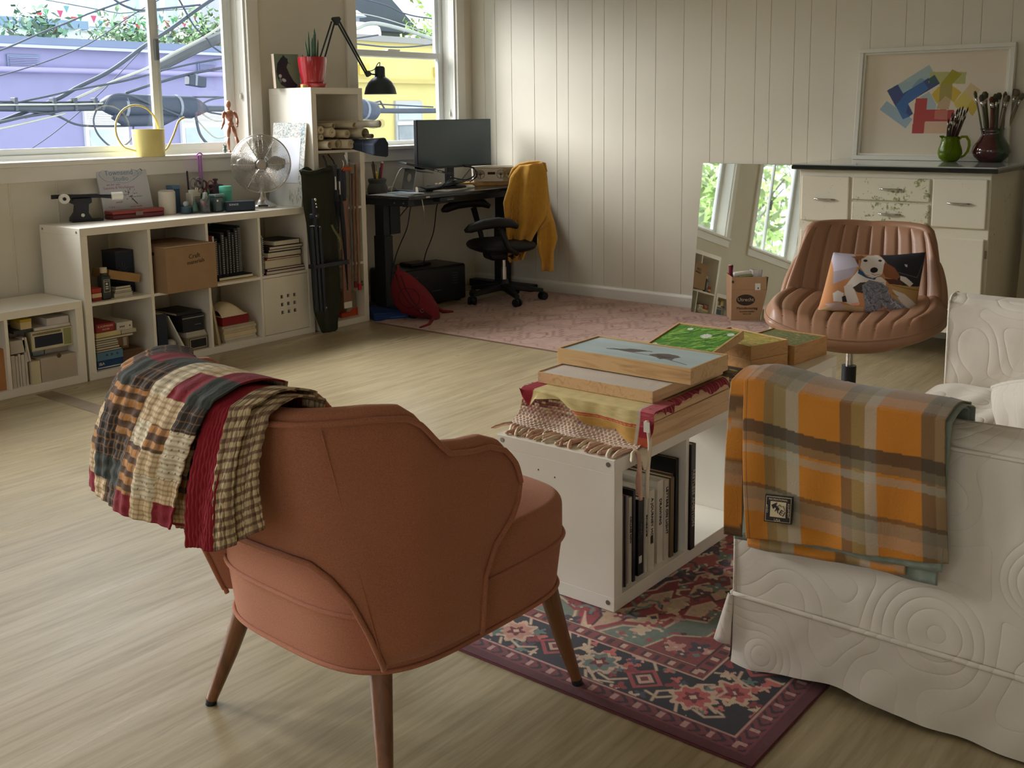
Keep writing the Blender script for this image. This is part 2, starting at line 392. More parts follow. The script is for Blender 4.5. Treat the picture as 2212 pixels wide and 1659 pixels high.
# perforated door in the last lower cube
d = MB(); X0,X1,Za,Zb = 1.0935,1.4235,.0405,.3705
xs=[X0,1.206,1.228,1.252,1.274,1.298,1.320,X1]; zs=[Za,.148,.170,.193,.215,.238,.260,Zb]
xs=[X0]+[v for c in (1.2255,1.2725,1.3195) for v in (c-.010,c+.010)]+[X1]; zs=[Za]+[v for c in (.158,.205,.252) for v in (c-.010,c+.010)]+[Zb]
for i in range(7):
    for j in range(7):
        if i%2 and j%2: continue
        d.box(xs[i],xs[i+1],.004,.018,zs[j],zs[j+1])
build('door', d, mat('door_white',(232,226,212),.4,var=.02), low)
# ---------- generic shelf goods ----------
PAGE = mat('page_block', (214,206,186), .8, var=.05, vs=60, stretch=(1,1,12))
def paint(c, r=.55, nm=None): return mat(nm or 'paint_%d_%d_%d'%c, c, r, var=.08, vs=9)
def book(label, x0,x1,y0,y1,z0,z1, c, spine='-y', page=True, group=None, name='book', cat='book', rz=0, pm=None, T=None, rough=.55):
    """book with separate cover and page block; spine on the given side; thin axis = smallest size"""
    c0=((x0+x1)/2,(y0+y1)/2,z0); t = thing(name, label, cat, c0, rz, group)
    S=(x1-x0,y1-y0,z1-z0); th = min(.003,min(S)*.15); a = S.index(min(S)); sp='xyz'.index(spine[1]); sg=-1 if spine[0]=='-' else 1
    lo=[-S[0]/2,-S[1]/2,0]; hi=[S[0]/2,S[1]/2,S[2]]; m=MB(T)
    def bx(mb,l,h): mb.box(l[0],h[0],l[1],h[1],l[2],h[2])
    l,h=list(lo),list(hi); h[a]=lo[a]+th; bx(m,l,h); l,h=list(lo),list(hi); l[a]=hi[a]-th; bx(m,l,h)
    l,h=list(lo),list(hi); l[a]+=th; h[a]-=th
    if sg<0: h[sp]=lo[sp]+th
    else: l[sp]=hi[sp]-th
    bx(m,l,h); build('cover', m, paint(c,rough), t, world=False)
    p=MB(T); l,h=list(lo),list(hi); l[a]+=th; h[a]-=th
    for q in range(3):
        if q==a: continue
        if q==sp:
            if sg<0: l[q]+=th; h[q]-=.003
            else: h[q]-=th; l[q]+=.003
        else: l[q]+=.002; h[q]-=.002
    bx(p,l,h); build('pages', p, pm or PAGE, t, world=False); return t
def carton(name, label, x0,x1,y0,y1,z0,z1, c, cat='box', rz=0, bevel=.002, lid=None, group=None, lidc=None, T=None, rough=.7):
    t = thing(name, label, cat, ((x0+x1)/2,(y0+y1)/2,z0), rz, group); a,b,h=(x1-x0)/2,(y1-y0)/2,z1-z0
    lz = h-(lid or 0)
    build('box_body', MB(T).box(-a,a,-b,b,0,lz), paint(c,rough), t, world=False, bevel=bevel)
    if lid: build('box_lid', MB(T).box(-a-.001,a+.001,-b-.001,b+.001,lz-.0005,h), paint(lidc or c,rough), t, world=False, bevel=bevel)
    return t
def spiral(t, x0, x1, y, z0, z1, m, vertical=True, n=18):
    mb = MB()
    for i in range(n):
        z = z0+(z1-z0)*(i+.5)/n; mb.box(x0,x1,y-.004,y+.003,z-(z1-z0)/n*.28,z+(z1-z0)/n*.28)
    build('spiral_binding', mb, m, t)
m_wire = mat('binding_wire',(150,150,148),.45,metal=.3,var=0); m_black = mat('black_cloth_cover',(30,33,40),.55)
G=dict
# --- upper row, cube 1
carton('paint_box','dark blue boxed set with faded starburst print, upright in upper left cube',.262,.366,.14,.27,UZ,.615,(38,46,66),lid=.01,lidc=(60,52,66))
mb=MB()
for k in range(9):
    a=math.radians(-20+k*28); mb.tube([(.300+.012*math.cos(a),.1388,.50+.012*math.sin(a)),(.300+.034*math.cos(a),.1388,.50+.05*math.sin(a))],.0012,4)
build('print_rays', mb, mat('ray_print',(92,104,140),.6), bpy.data.objects['paint_box'])
t = thing('ink_bottle','dark grey square ink bottle with cream screw cap and framed label','bottle',(.145,.06,UZ))
build('bottle_body', MB().box(.120,.170,.035,.085,UZ,.512), mat('bottle_grey',(58,60,62),.45), t, bevel=.008)
build('bottle_neck', MB().cyl((.145,.06,.51),(.145,.06,.53),.017), MC['bottle_grey'], t)
build('cap', MB().cyl((.145,.06,.524),(.145,.06,.552),.0175,.0175,20), mat('cap_cream',(214,206,180),.5), t, bevel=.002)
mb=MB(); frame_rect(mb,.128,.160,.428,.492,.0335,.035,.0014); mb.box(.132,.156,.0338,.035,.482,.484); build('label_border', mb, mat('label_white',(205,205,198),.6,var=0), t)
mb=MB(); mb.disc((.144,.0342,.470),.006,16,'y'); build('label_mark',mb,MC['label_white'],t,solid=.0006)
for k,zz in enumerate((.456,.446)): build('label_mark', MB().box(.136,.152,.0338,.035,zz-.003,zz+.002), MC['label_white'], t)
lettering('INK',.012,MC['label_white'],(.144,.0337,.438),(1,0,0),(0,0,1),t) if False else None
carton('small_box','small red carton with cream band beside the ink bottle',.062,.112,.035,.13,UZ,.455,(150,52,46),lid=.02,lidc=(178,64,56))
build('band', MB().box(.0615,.1125,.0345,.131,.408,.428), paint((214,190,150)), bpy.data.objects['small_box'])
t=thing('paint_jar','dark blue lidded jar behind the red carton','jar',(.085,.19,UZ))
build('jar_body',MB().lathe([(.030,0),(.033,.004),(.033,.10),(.028,.112)],(.085,.19,UZ),20),mat('dark_glass_blue',(40,56,84),.2),t,smooth=2); build('jar_lid',MB().cyl((.085,.19,UZ+.111),(.085,.19,UZ+.135),.031,.031,20),mat('jar_lid_dark',(44,50,60),.5),t,bevel=.002)
TT = Ry(math.radians(14)); 
carton('tilted_carton','tan kraft carton lying tilted on dark boxes',.165,.345,.06,.22,.47,.515,(166,130,86),T=TT)
for k,(z,h,c) in enumerate(((UZ,.022,(190,186,170)),(.411,.008,(30,34,44)),(.4195,.012,(205,202,190)),(.432,.014,(34,40,52)))):
    book(['cream notebook at the bottom of the small dark stack','thin black notebook in the small dark stack','white notebook in the small dark stack','dark blue notebook topping the small stack under the tan carton'][k],.19+.004*k,.296-.003*k,.05,.20,z,z+h,c,spine='+y')
# --- upper cube 2 : protruding carton
t=thing('cardboard_box','large brown cardboard box sticking out of the upper shelf cube, with handwriting','box',(.585,.1,UZ)); bxm=mat('kraft_board',(158,128,98),.8,var=.06,vs=14,bump=.05,bs=200)
X0,X1,Ya,Yb,Zt=.413,.722,-.085,.30,.628
build('box_body', MB().box(X0,X1,Ya,Yb,UZ,Zt), bxm, t, bevel=.003)
for (a,b,dz) in ((Ya,(Ya+Yb)/2-.001,.004),((Ya+Yb)/2+.001,Yb,.006)): build('flap', MB().box(X0-.001,X1+.001,a,b,Zt,Zt+dz), bxm, t, bevel=.001)
build('handle_slot', MB().box(X0-.0008,X0+.0002,.02,.06,.585,.602), mat('slot_dark',(58,44,34),.9), t)
m_pen=mat('marker_ink',(60,48,40),.7,var=0)
lettering('Craft',.034,m_pen,(.585,Ya-.0008,.572),(1,0,.08),(-.08,0,1),t); lettering('materials',.030,m_pen,(.592,Ya-.0008,.542),(1,0,.08),(-.08,0,1),t)
# --- upper cube 3 : sketchbooks
book('dark red ring binder standing at the left of the sketchbooks',.745,.775,.02,.27,UZ,.655,(96,24,30),name='binder',cat='binder')
book('white card folder squeezed beside the dark red binder',.777,.787,.02,.27,UZ,.65,(216,210,196),name='folder',cat='folder')
zz=.0
b0=[(.792,.812,.625),(.815,.832,.60),(.836,.858,.655),(.862,.880,.63),(.884,.902,.665),(.906,.924,.65),(.928,.948,.672)]
carton('sketchbook','black sketchbook lying flat below the standing ones, cream edge to the front',.80,1.03,.015,.25,UZ+.008,UZ+.03,(28,32,40),lid=.004,cat='sketchbook')
build('page_edge', MB().box(.806,1.032,.0135,.24,UZ+.011,UZ+.024), PAGE, bpy.data.objects['sketchbook'])
single('mount_board', MB().box(.745,1.06,.01,.30,UZ,UZ+.007), paint((196,176,138)),'tan mount board lying flat under the black sketchbook','board',bevel=.001)
for i,(a,b,z) in enumerate(b0):
    nm=['first','second','third','fourth','fifth','sixth','seventh'][i]
    t=book('black spiral sketchbook, %s from the dark red binder'%nm,a+.012,b+.012,.045,.27,UZ+.0305,z+.006,(30,34,42),name='sketchbook',cat='sketchbook',group='black spiral sketchbooks')
    spiral(t,a+.018,b+.0065,.043,UZ+.04,z-.005,m_wire)
t=book('tall dark blue pad with wire edge at the right of the sketchbooks',.965,.985,.05,.30,UZ+.0305,.69,(36,40,54),name='sketchbook',cat='sketchbook'); spiral(t,.9655,.9845,.048,UZ+.04,.68,mat('binding_dark_wire',(120,118,125),.4),n=24)
book('large black portfolio leaning at the back of the sketchbook cube',.80,.97,.31,.325,UZ+.0075,.70,(34,38,56),spine='-x',name='portfolio',cat='portfolio')
# --- upper cube 4 : books
t=book('black notebook standing at the left of the book pile',1.094,1.110,.03,.24,UZ,.615,(26,28,34)); 
t=book('white spiral notebook standing beside the black one',1.114,1.122,.03,.24,UZ,.62,(200,196,186),name='notebook',cat='notebook'); spiral(t,1.112,1.125,.028,UZ+.01,.61,m_wire)
stk=[(.02,(92,42,96),'purple hardback at the very bottom of the book pile',.0,.30),(.012,(58,26,52),'thin plum paperback near the bottom of the book pile',.01,.29),(.05,(150,132,104),'thick tan-paged book in the middle of the book pile',.0,.27),(.010,(150,66,48),'thin rust red book on the thick tan one',.01,.25),(.032,(34,38,54),'dark navy book with cream pages in the book pile',.02,.25),(.014,(38,44,56),'thin slate book in the upper book pile',.03,.24),(.018,(60,28,40),'maroon-backed notebook in the upper book pile',.03,.25),(.03,(30,34,46),'small black notebook crowning the book pile',.07,.19)]
z=UZ
for i,(h,c,l,dx,wd) in enumerate(stk):
    h*=1.02; book(l,1.132+dx,min(1.420,1.132+dx+wd),.02+.004*(i%3),.22,z,z+h,c,spine='+x' if i in (2,4,7) else '-x'); z+=h+.0004
# --- lower cube 1 : game boxes
def fbox(label,x0,x1,z0,z1,c,y0=.03,y1=.24,name='flat_box',cat='box',**k): return carton(name,label,x0,x1,y0,y1,z0,z1,c,cat,**k)
z=LZ
t=fbox('blue box with white stripe at the bottom of the game box pile',.060,.203,z,.082,(30,66,112)); build('stripe',MB().box(.0605,.2025,.0288,.031,.044,.049),paint((214,216,214)),t)
lettering('IBA',.022,paint((220,222,220)),(.083,.0290,.066),(1,0,0),(0,0,1),t)
t=fbox('pale blue box with three dots above the dark blue one',.062,.205,.0825,.126,(92,134,162))
for xx in (.115,.142,.172): build('dot', MB().cyl((xx,.0285,.108),(xx,.0302,.108),.006,.006,12), paint((58,84,110)), t)
for i,(h,c,l,x1) in enumerate(((.010,(40,36,40),'thin black booklet in the lower left pile',.20),(.014,(96,92,66),'olive booklet in the lower left pile',.19),(.010,(60,54,50),'grey brown booklet in the lower left pile',.185),(.012,(150,144,116),'khaki booklet in the lower left pile',.185),(.010,(70,64,48),'dark khaki booklet in the lower left pile',.18),(.014,(98,92,54),'moss green booklet in the lower left pile',.27))):
    z0=.1265+sum((.010,.014,.010,.012,.010,.014)[:i])+.0005*i; book(l,.062,x1,.03,.21,z0,z0+h,c,name='booklet',cat='booklet',spine='+y')
fbox('yellow cream board game box under the red one',.064,.20,.2003,.226,(206,192,140))
t=fbox('dark red box with cream lettering topping the lower left pile',.064,.170,.2265,.272,(128,40,40)); build('label_plate',MB().box(.070,.164,.0288,.0302,.2315,.267),paint((146,48,46)),t)
lettering('K.AUFMANN',.0145,paint((226,190,170)),(.117,.0286,.257),(1,0,0),(0,0,1),t); lettering('MUSTER',.011,paint((226,200,180)),(.118,.0286,.241),(1,0,0),(0,0,1),t)
fbox('grey cream card box on the moss booklet',.205,.288,.2003,.220,(186,180,160))
t=fbox('small white box with dark print at the top of the lower left pile',.180,.268,.2205,.262,(206,200,188)); 
for xx in (.196,.206,.216,.250): build('print_mark', MB().box(xx,xx+.006,.0288,.0302,.236,.244), paint((70,60,60)), t)
fbox('flat brown wooden box on the floor of the lower left cube',.236,.352,LZ,.100,(112,86,66),y0=.09,y1=.25,lid=.012)
t=fbox('upright tan carton with white barcode label',.225,.300,.101,.20,(160,120,94),y0=.13,y1=.19); build('paper_label',MB().box(.268,.288,.1286,.1302,.115,.160),paint((206,202,196)),t)
# --- lower cube 2
book('dark navy box file standing at the left of the lower second cube',.412,.470,.03,.31,LZ,.268,(34,42,62),name='box_file',cat='file')
Tf=TR(.478,.05,LZ)@Ry(math.radians(-26)); mb=MB(); q=.012
t=thing('picture_frame','small white frame leaning on edge in the lower second cube','frame',(.5,.05,LZ))
P=[(.478,.252),(.484,.252),(.585,LZ+.002),(.572,LZ+.002)]
build('frame_board', MB().prism(P,.03,.23,'y'), mat('frame_white2',(222,220,212),.5), t, bevel=.001)
build('stand_foot', MB().prism([(.49,LZ+.03),(.495,LZ+.038),(.568,LZ+.012),(.565,LZ+.003)],.03,.12,'y'), MC['frame_white2'], t)
single('crumpled_paper', MB().ball((.510,.07,LZ+.052),(.03,.03,.026),12,8), paint((205,205,200)),'crumpled pale paper inside the leaning white frame','paper',smooth=True)
t=carton('keepsake_box','flat box with black label and patterned border in lower second cube',.592,.716,.025,.20,LZ,.112,(150,140,112),lid=.006)
build('border_plate',MB().box(.596,.712,.0235,.0252,.044,.106),paint((70,62,54)),t); mb=MB(); frame_rect(mb,.600,.708,.048,.102,.0225,.0238,.003); build('border_line',mb,paint((214,206,176)),t); build('label_panel',MB().box(.612,.700,.0222,.0236,.056,.094),paint((26,28,36)),t)
for i in range(4): carton('paper_stack','%s sheaf of grey paper on the patterned box'%['lowest','second','third','topmost'][i],.585,.715-.004*i,.03,.23,.1124+.0075*i,.1195+.0075*i,(188,184,176),cat='paper',bevel=.0005)
t=carton('camera_box','black lidded storage box on the paper sheaves in the lower second cube',.566,.700,.03,.25,.1432,.236,(26,28,36),lid=.03,lidc=(36,38,46)); build('edge_line',MB().box(.564,.703,.0275,.03,.218,.223),paint((150,150,140)),t); build('print_line',MB().box(.64,.68,.0280,.0302,.178,.181),paint((110,116,130)),t)
book('black folder lying on the black storage box',.545,.70,.05,.27,.2365,.252,(38,40,46),name='folder',cat='folder')
# --- lower cube 3
for i,(a,c) in enumerate(((.745,(196,180,148)),(.757,(178,160,128)),(.769,(160,142,112)))):
    P=[(a,.30-.02*i),(a+.006,.30-.02*i),(a+.045,LZ+.001),(a+.037,LZ+.001)]
    single('art_board', MB().prism(P,.02+.01*i,.3,'y'), paint(c),'%s of three tan boards leaning in the lower third cube'%['outermost','middle','innermost'][i],'board')
z=LZ
for i,(h,c,l) in enumerate(((.014,(196,190,176),'grey sheaf of paper at the bottom'),(.012,(216,208,188),'cream folder second from the bottom'),(.024,(224,206,170),'thick cream paper block'),(.014,(210,190,156),'tan paper folder'),(.016,(206,196,176),'grey cream paper sheaf'),(.012,(184,172,150),'brown grey paper sheaf'))):
    carton('paper_stack',l+' in the lower third cube',.835-.003*i+.0,1.050-(.006 if i%2 else 0),.03,.25,z,z+h,c,cat='paper',bevel=.001,rz=.02*(-1)**i*(i>2)); z+=h+.0008
carton('gift_box','red flat box on the paper sheaves in the lower third cube',.825,1.005,.035,.23,z,z+.048,(140,30,38)); z+=.049
def pouch(u,v):
    x=-.09+.18*u; y=-.08+.16*v; h=.075*(1-abs(2*u-.8)**1.6*.75)*(1-abs(2*v-1)**4); return (.915+x,.12+y, z+max(.0,h))
t=thing('cloth_pouch','cream cloth pouch slumped on the red flat box','pouch',(.915,.12,z))
build('pouch_body', MB().grid(pouch,22,14), mat('cream_cloth',(220,206,178),.85,bump=.2,bs=80), t, smooth=True); build('pouch_base', MB().box(.827,1.0,.045,.198,z,z+.006), MC['cream_cloth'], t)
# --- one-row shelf, first cube from the right
A=-1.478+.038
t=carton('drawer_box','grey cardboard drawer box with thumb notch in the left shelf',-.236,-.046,.02,.30,LZ,.155,(186,174,158),bevel=.001)
build('thumb_notch', MB().cyl((-.142,.0190,.155),(-.142,.0204,.155),.011,.011,20), mat('notch_shadow',(84,74,64),.8), t)
book('cream magazine file standing left of the grey drawer box',-.285,-.240,.02,.28,LZ,.148,(208,198,166),name='magazine_file',cat='file')
x=-.372
for i,(wd,h) in enumerate(((.018,.155),(.012,.15),(.010,.158),(.016,.152),(.010,.16))):
    book('%s white booklet from the left in the low shelf cube'%['first','second','third','fourth','fifth'][i],x,x+wd,.03,.26,LZ,LZ+h,(204,198,190),name='booklet',cat='booklet'); x+=wd+.0025
carton('paper_block','pile of white paper lying on the upright booklets',-.370,-.298,.03,.28,.1995,.262,(190,184,176),cat='paper')
for i in range(3):
    P=[(-.312+.012*i,.27),(-.303+.012*i,.27),(-.288+.012*i,.1505),(-.297+.012*i,.1505)]
    if i<2: single('paper_folder',MB().prism(P,.03,.27,'y'),paint((204,198,190)),'%s grey folder leaning against the ornate frame box'%['left','right'][i],'folder')
t=carton('certificate_box','box with black window panel and ornate gold border in the left shelf',-.262,-.050,.045,.25,.1905,.287,(176,170,140),bevel=.001)
build('border_plate',MB().box(-.258,-.054,.0435,.0452,.194,.284),paint((206,200,170)),t); build('window_panel',MB().box(-.245,-.105,.0420,.0440,.207,.262),paint((30,38,56)),t); build('side_panel',MB().box(-.098,-.060,.0424,.0440,.200,.280),paint((150,152,104)),t)
mb=MB()
for k in range(22): mb.box(-.252+.0065*k,-.2488+.0065*k,.0418,.0438,.268,.279)
build('border_dashes',mb,paint((96,70,44)),t)
carton('white_tin','white box behind the drawer box front',-.170,-.050,.10,.24,.156,.190,(206,198,190)); carton('photo_pack','pale blue packet behind the drawer box front',-.232,-.175,.10,.24,.156,.188,(160,184,196),cat='packet')
carton('writing_pad','white pad on top of the ornate box',-.238,-.055,.05,.26,.2876,.303,(214,208,204),cat='pad'); carton('paper_ream','white paper ream on the pad at the top of the left shelf',-.175,-.062,.05,.25,.3035,.340,(206,200,200),cat='paper')
carton('card_carton','yellow topped cream carton at the top left of the low shelf cube',-.30,-.245,.06,.16,.3035,.352,(214,196,150),lid=.014,lidc=(196,170,60)); carton('dark_carton','dark grey carton under the yellow topped one',-.335,-.240,.06,.24,.2876,.303,(70,74,80))
single('support_block',MB().box(-.335,-.265,.10,.26,.2625,.287),paint((120,112,104)),'brown block between the paper pile and dark carton','block')
# next cube to the left
carton('brown_box','brown kraft box at the left edge of the low shelf',-.70,-.402,.03,.34,LZ,.235,(176,124,76))
# ================= outside the windows =================
GZ=-3.6
def stucco(n,c,v=.1): return mat(n,c,.85,var=v,vs=.9,bump=.1,bs=6)
struct('ground', MB().box(-40,40,YW+.6,60,GZ-.2,GZ), mat('asphalt',(120,124,126),.9,var=.1,vs=.7))
# purple building
t=thing('purple_building','long purple stucco building across the street with a grey parapet','building',(1,8,GZ)); pm=stucco('purple_stucco',(142,142,180)); gm=stucco('parapet_grey',(120,134,162),.05)
build('wall',MB().box(-7,8.05,8,9.7,GZ,2.2),pm,t); build('parapet',MB().box(-7.05,8.1,7.93,9.75,2.2,2.30),gm,t); build('parapet_lip',MB().box(-7.05,8.1,7.90,7.94,2.165,2.2),stucco('lip_pale',(186,192,214),.04),t)
build('roof',MB().box(-7,8.05,8.05,9.7,2.2,2.22),gm,t); build('pipe',MB().tube([(-6.8,7.93,1.90),(8,7.93,1.90)],.035,10),stucco('pipe_purple',(164,160,204),.04),t,smooth=True)
for i,(a,b,c,d) in enumerate(((3.66,4.02,1.92,2.06),(6.35,6.62,1.93,2.05),(0.2,.5,1.92,2.06))):
    v=build('vent',MB().box(a-.02,b+.02,7.97,8.0,c-.02,d+.02),gm,t); mb=MB()
    for k in range(7): mb.box(a,b,7.95,7.975,c+(d-c)*k/7,c+(d-c)*(k+.5)/7)
    build('louvre',mb,pm,v)
for (a,b) in ((4.57,5.18),(6.0,6.75),(1.2,1.9)):
    v=build('window_trim',MB().box(a,b,7.95,8.01,.2,1.40),stucco('far_white',(222,226,226),.03),t)
    mb=MB()
    for k in range(8): mb.box(a+.03,b-.03,7.93,7.955,1.22+.022*k,1.235+.022*k)
    build('shutter_slats',mb,MC['far_white'],v); build('pane',MB().box(a+.05,b-.07,7.935,7.952,.25,1.16),mat('far_pane',(176,190,196),.2,var=.15,vs=2),v)
# yellow building
t=thing('yellow_building','yellow stucco building seen behind the desk lamp and monitor','building',(11,8,GZ)); ym=stucco('yellow_stucco',(208,196,126),.06)
build('wall',MB().box(8.35,17,8,9.7,GZ,2.5),ym,t); build('ledge',MB().box(8.3,17.05,7.9,8.0,1.83,1.885),stucco('yellow_ledge',(190,176,110),.05),t); build('roof_cap',MB().box(8.3,17.05,7.92,9.75,2.5,2.6),stucco('cap_grey',(150,150,146),.05),t)
for (a,b) in ((8.9,9.35),(10.2,10.85),(12.1,12.75)):
    v=build('window_trim',MB().box(a,b,7.95,8.01,.2,1.54),stucco('trim_grey',(176,178,176),.04),t); build('upper_sash',MB().box(a+.05,b-.05,7.935,7.953,1.22,1.48),MC['far_pane'],v); build('lower_sash',MB().box(a+.05,b-.05,7.935,7.953,.25,1.12),mat('far_pane_grey',(140,148,150),.3,var=.1),v); build('sill_bar',MB().box(a+.02,b+.02,7.91,7.96,1.13,1.19),MC['far_white'],v)
for (a,b) in ((9.4,9.62),(11.2,11.45)): build('wall_vent',MB().box(a,b,7.95,8.0,1.96,2.12),stucco('vent_yellow',(206,184,96),.04),t)
# buildings farther off
def block(lab,x0,x1,y0,y1,zt,c,roofc,name='distant_building',wins=(),ov=.25,rt=.25):
    t=thing(name,lab,'building',((x0+x1)/2,y0,GZ)); build('wall',MB().box(x0,x1,y0,y1,GZ,zt),stucco('w_%d_%d_%d'%c,c,.06),t); build('roof',MB().box(x0-ov,x1+ov,y0-ov,y1+ov,zt,zt+rt),stucco('r_%d_%d_%d'%roofc,roofc,.05),t)
    for (a,b,z0,z1) in wins: q=build('window_trim',MB().box(a,b,y0-.05,y0+.01,z0,z1),MC['far_white'],t); build('pane',MB().box(a+.08,b-.08,y0-.07,y0-.04,z0+.08,z1-.08),MC['far_pane_grey'],q)
    return t
block('low pale building with a blue grey flat roof edge at the far left',2.5,9.2,16,20,3.12,(206,224,232),(128,158,190),wins=((5.2,5.9,2.2,2.85),(7.4,8.0,2.2,2.85)),ov=.1,rt=.17)
block('white distant building behind the trees left of the window mullion',9.7,13.2,19,21.5,3.35,(226,232,236),(190,204,220),wins=((10.3,10.9,2.6,3.1),(11.4,12,2.6,3.1)),ov=.05,rt=.1)
block('grey roofed pale house right of the window mullion',12.0,15.6,22,24,3.6,(204,214,220),(120,138,156),wins=((12.5,13.0,2.4,2.9),(13.4,13.9,2.4,2.9)),ov=.3,rt=.12)
t=block('tall pale blue building with columns behind the wires',14.5,19,26,30,8.5,(200,216,236),(160,180,205))
for k in range(6): build('column',MB().box(14.8+.7*k,15.0+.7*k,25.9,26.0,2,8.2),MC['far_white'],t)
t=block('dark grey gabled house seen in the upper sash behind the desk lamp',13.6,17.2,14.5,19,3.35,(108,118,132),(76,84,100),wins=((14.2,14.7,2.6,3.2),(15.1,15.5,2.5,3.1),(15.9,16.25,2.7,3.1)),ov=.35,rt=.12)
build('gable',MB().prism([(13.3,3.45),(17.5,3.45),(15.4,5.0)],14.3,19,'y'),MC['r_76_84_100'],t)
t=thing('roof_tank','pale domed roof tank with a small cap above the yellow building','tank',(10.35,9,2.6))
build('tank_body',MB().lathe([(.42,0),(.42,.14),(.40,.22),(.30,.28),(.10,.31)],(10.35,9,2.6),24),stucco('tank_white',(214,220,222),.05),t,smooth=2); build('tank_cap',MB().lathe([(.05,0),(.05,.08),(.18,.09),(.02,.2)],(10.35,9,2.91),16),stucco('tank_cap',(150,160,170),.03),t,smooth=2)
# trees
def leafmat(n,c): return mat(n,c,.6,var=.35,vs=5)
def tree(lab,x,y,zt,r,c,n=700,seed=1,sz=.16,name='leafy_tree',zr=None):
    t=thing(name,lab,'tree',(x,y,GZ)); rr=np.random.default_rng(seed); z=zt-(zr or r)
    mb=MB(); mb.tube([(x,y,GZ),(x+.1,y,GZ+2),(x,y+.1,z)],[.16,.12,.06],8)
    for k in range(7):
        a=rr.random()*6.28; mb.tube([(x,y,z-.5*r),(x+.7*r*math.cos(a),y+.7*r*math.sin(a),z+r*(rr.random()-.3))],[.05,.015],6)
    build('trunk',mb,mat('bark',(92,84,76),.9),t,smooth=True)
    for q in range(2):
        mb=MB()
        for k in range(int(n*.9)):
            d=rr.normal(size=3); d/=np.linalg.norm(d); p=np.array([x,y,z])+d*np.array([r,r,zr or r])*(rr.random()**.4)*(1+.22*math.sin(5*d[0]+7*d[2]+seed)); u=rr.normal(size=3); u/=np.linalg.norm(u); v=np.cross(u,d); s=sz*.62*(.6+.8*rr.random())
            mb.add([p-u*s,p+v*s*.5,p+u*s,p-v*s*.5],[(0,1,2,3)])
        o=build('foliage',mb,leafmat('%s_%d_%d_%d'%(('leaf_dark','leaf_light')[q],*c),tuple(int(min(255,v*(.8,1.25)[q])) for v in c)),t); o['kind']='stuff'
for a in [('leafy treetop showing left over the purple parapet',5.35,10.5,3.0,.55,(96,128,104),500,3,.10),('leafy treetop in the middle over the purple parapet',6.9,10.6,3.05,.7,(104,136,98),600,4,.10),('leafy treetop beside the window mullion over the purple parapet',8.1,10.4,3.1,.75,(110,140,96),700,5,.10),
  ('bright green tree in the upper sash behind the grey house',17.6,12.5,4.6,1.9,(150,172,104),1600,6,.16),('green tree low behind the yellow building roof',15.2,11.3,3.6,1.0,(120,158,80),900,7,.13),('green tree at the right edge of the purple-view window',12.2,12.5,3.9,1.0,(120,168,78),500,8,.12),
  ('broad green tree outside the left windows, near the house',-9.5,5.5,4.5,2.3,(150,172,110),1800,9,.2),('tall green tree outside the leftmost window',-14,8,5.6,2.8,(158,178,116),1800,10,.24),('small bright tree down the street to the left',-7.0,8.4,3.8,1.4,(166,184,120),1000,11,.18)]: tree(*a)
t=thing('yellow_pole','yellow painted post outside, left of the big window','pole',(-4.1,3.4,GZ)); build('post',MB().cyl((-4.1,3.4,GZ),(-4.1,3.4,5.5),.10,.09,16),stucco('pole_yellow',(232,200,70),.05),t,smooth=2); build('base_collar',MB().cyl((-4.1,3.4,GZ),(-4.1,3.4,GZ+.4),.16,.16,16),stucco('pole_base',(120,120,110),.05),t,smooth=2)
t=thing('bunting','string of small red, green and white flags over far rooftops','bunting',(10.5,18,3.6)); build('line',MB().tube([(9.0,18,3.95),(11.3,18,3.72),(13.6,18,4.0)],.012,5),mat('wire_grey',(90,98,106),.6),t)
rr=np.random.default_rng(5)
for k in range(26):
    x=9.3+.16*k; z=3.9-.16*(1-((k-13)/13)**2)-rr.random()*.35; mb=MB(); mb.prism([(x,z),(x+.14,z),(x+.07,z-.16)],17.98+.02*rr.random(),18.01,'y'); build('flag',mb,paint(((206,70,80),(80,160,110),(226,226,226),(196,80,120),(110,170,180))[k%5]),t)
# cables
mcab=mat('cable_dark',(54,64,78),.6,var=.1); mcab2=mat('cable_pale',(150,156,150),.5,var=.1)
def spline(P,n=8):
    out=[]; 
    for i in range(len(P)-1):
        p0=P[max(i-1,0)];p1=P[i];p2=P[i+1];p3=P[min(i+2,len(P)-1)]
        for k in range(n):
            t=k/n; out.append(tuple(.5*((2*b)+(-a+c)*t+(2*a-5*b+4*c-d)*t*t+(-a+3*b-3*c+d)*t**3) for a,b,c,d in zip(p0,p1,p2,p3)))
    return out+[tuple(P[-1])]
def cable(lab,pts,r,y=3,m=None,name='overhead_cable',ext=(0,0)):
    P=[(a,y+.0*i,b) for i,(a,b) in enumerate(pts)]
    if ext[0]: a,b=P[0],P[1]; k=(ext[1]-a[2])/(ext[0]-a[0]); P=[(ext[0],y,ext[1]),(a[0]-3*(b[0]-a[0])-.3,y,a[2]-k*(3*(b[0]-a[0])+.3)),(a[0]-(b[0]-a[0]),y,a[2]-(b[2]-a[2])*.6)]+P
    return single(name,MB().tube(spline(P),r,6),m or mcab,lab,'cable',smooth=True)
cable('thin overhead wire rising from the left edge over the roofline',[(1.14,1.8),(1.46,1.94),(1.68,2.03),(1.82,2.09),(2.0,2.16),(3.2,2.6)],.007,ext=(-6,1.3))
cable('thick twin cable strap climbing to the upper right of the window',[(1.0,1.24),(1.55,1.44),(1.75,1.54),(2.05,1.68),(2.36,1.88),(2.63,2.04),(2.99,2.27),(3.4,2.5)],.017,3.05)
cable('second climbing cable, just below the thick strap',[(1.3,1.31),(1.63,1.42),(1.9,1.53),(2.1,1.61),(2.35,1.7),(2.61,1.83),(2.97,2.0),(3.3,2.2)],.011,3.02,mcab2)
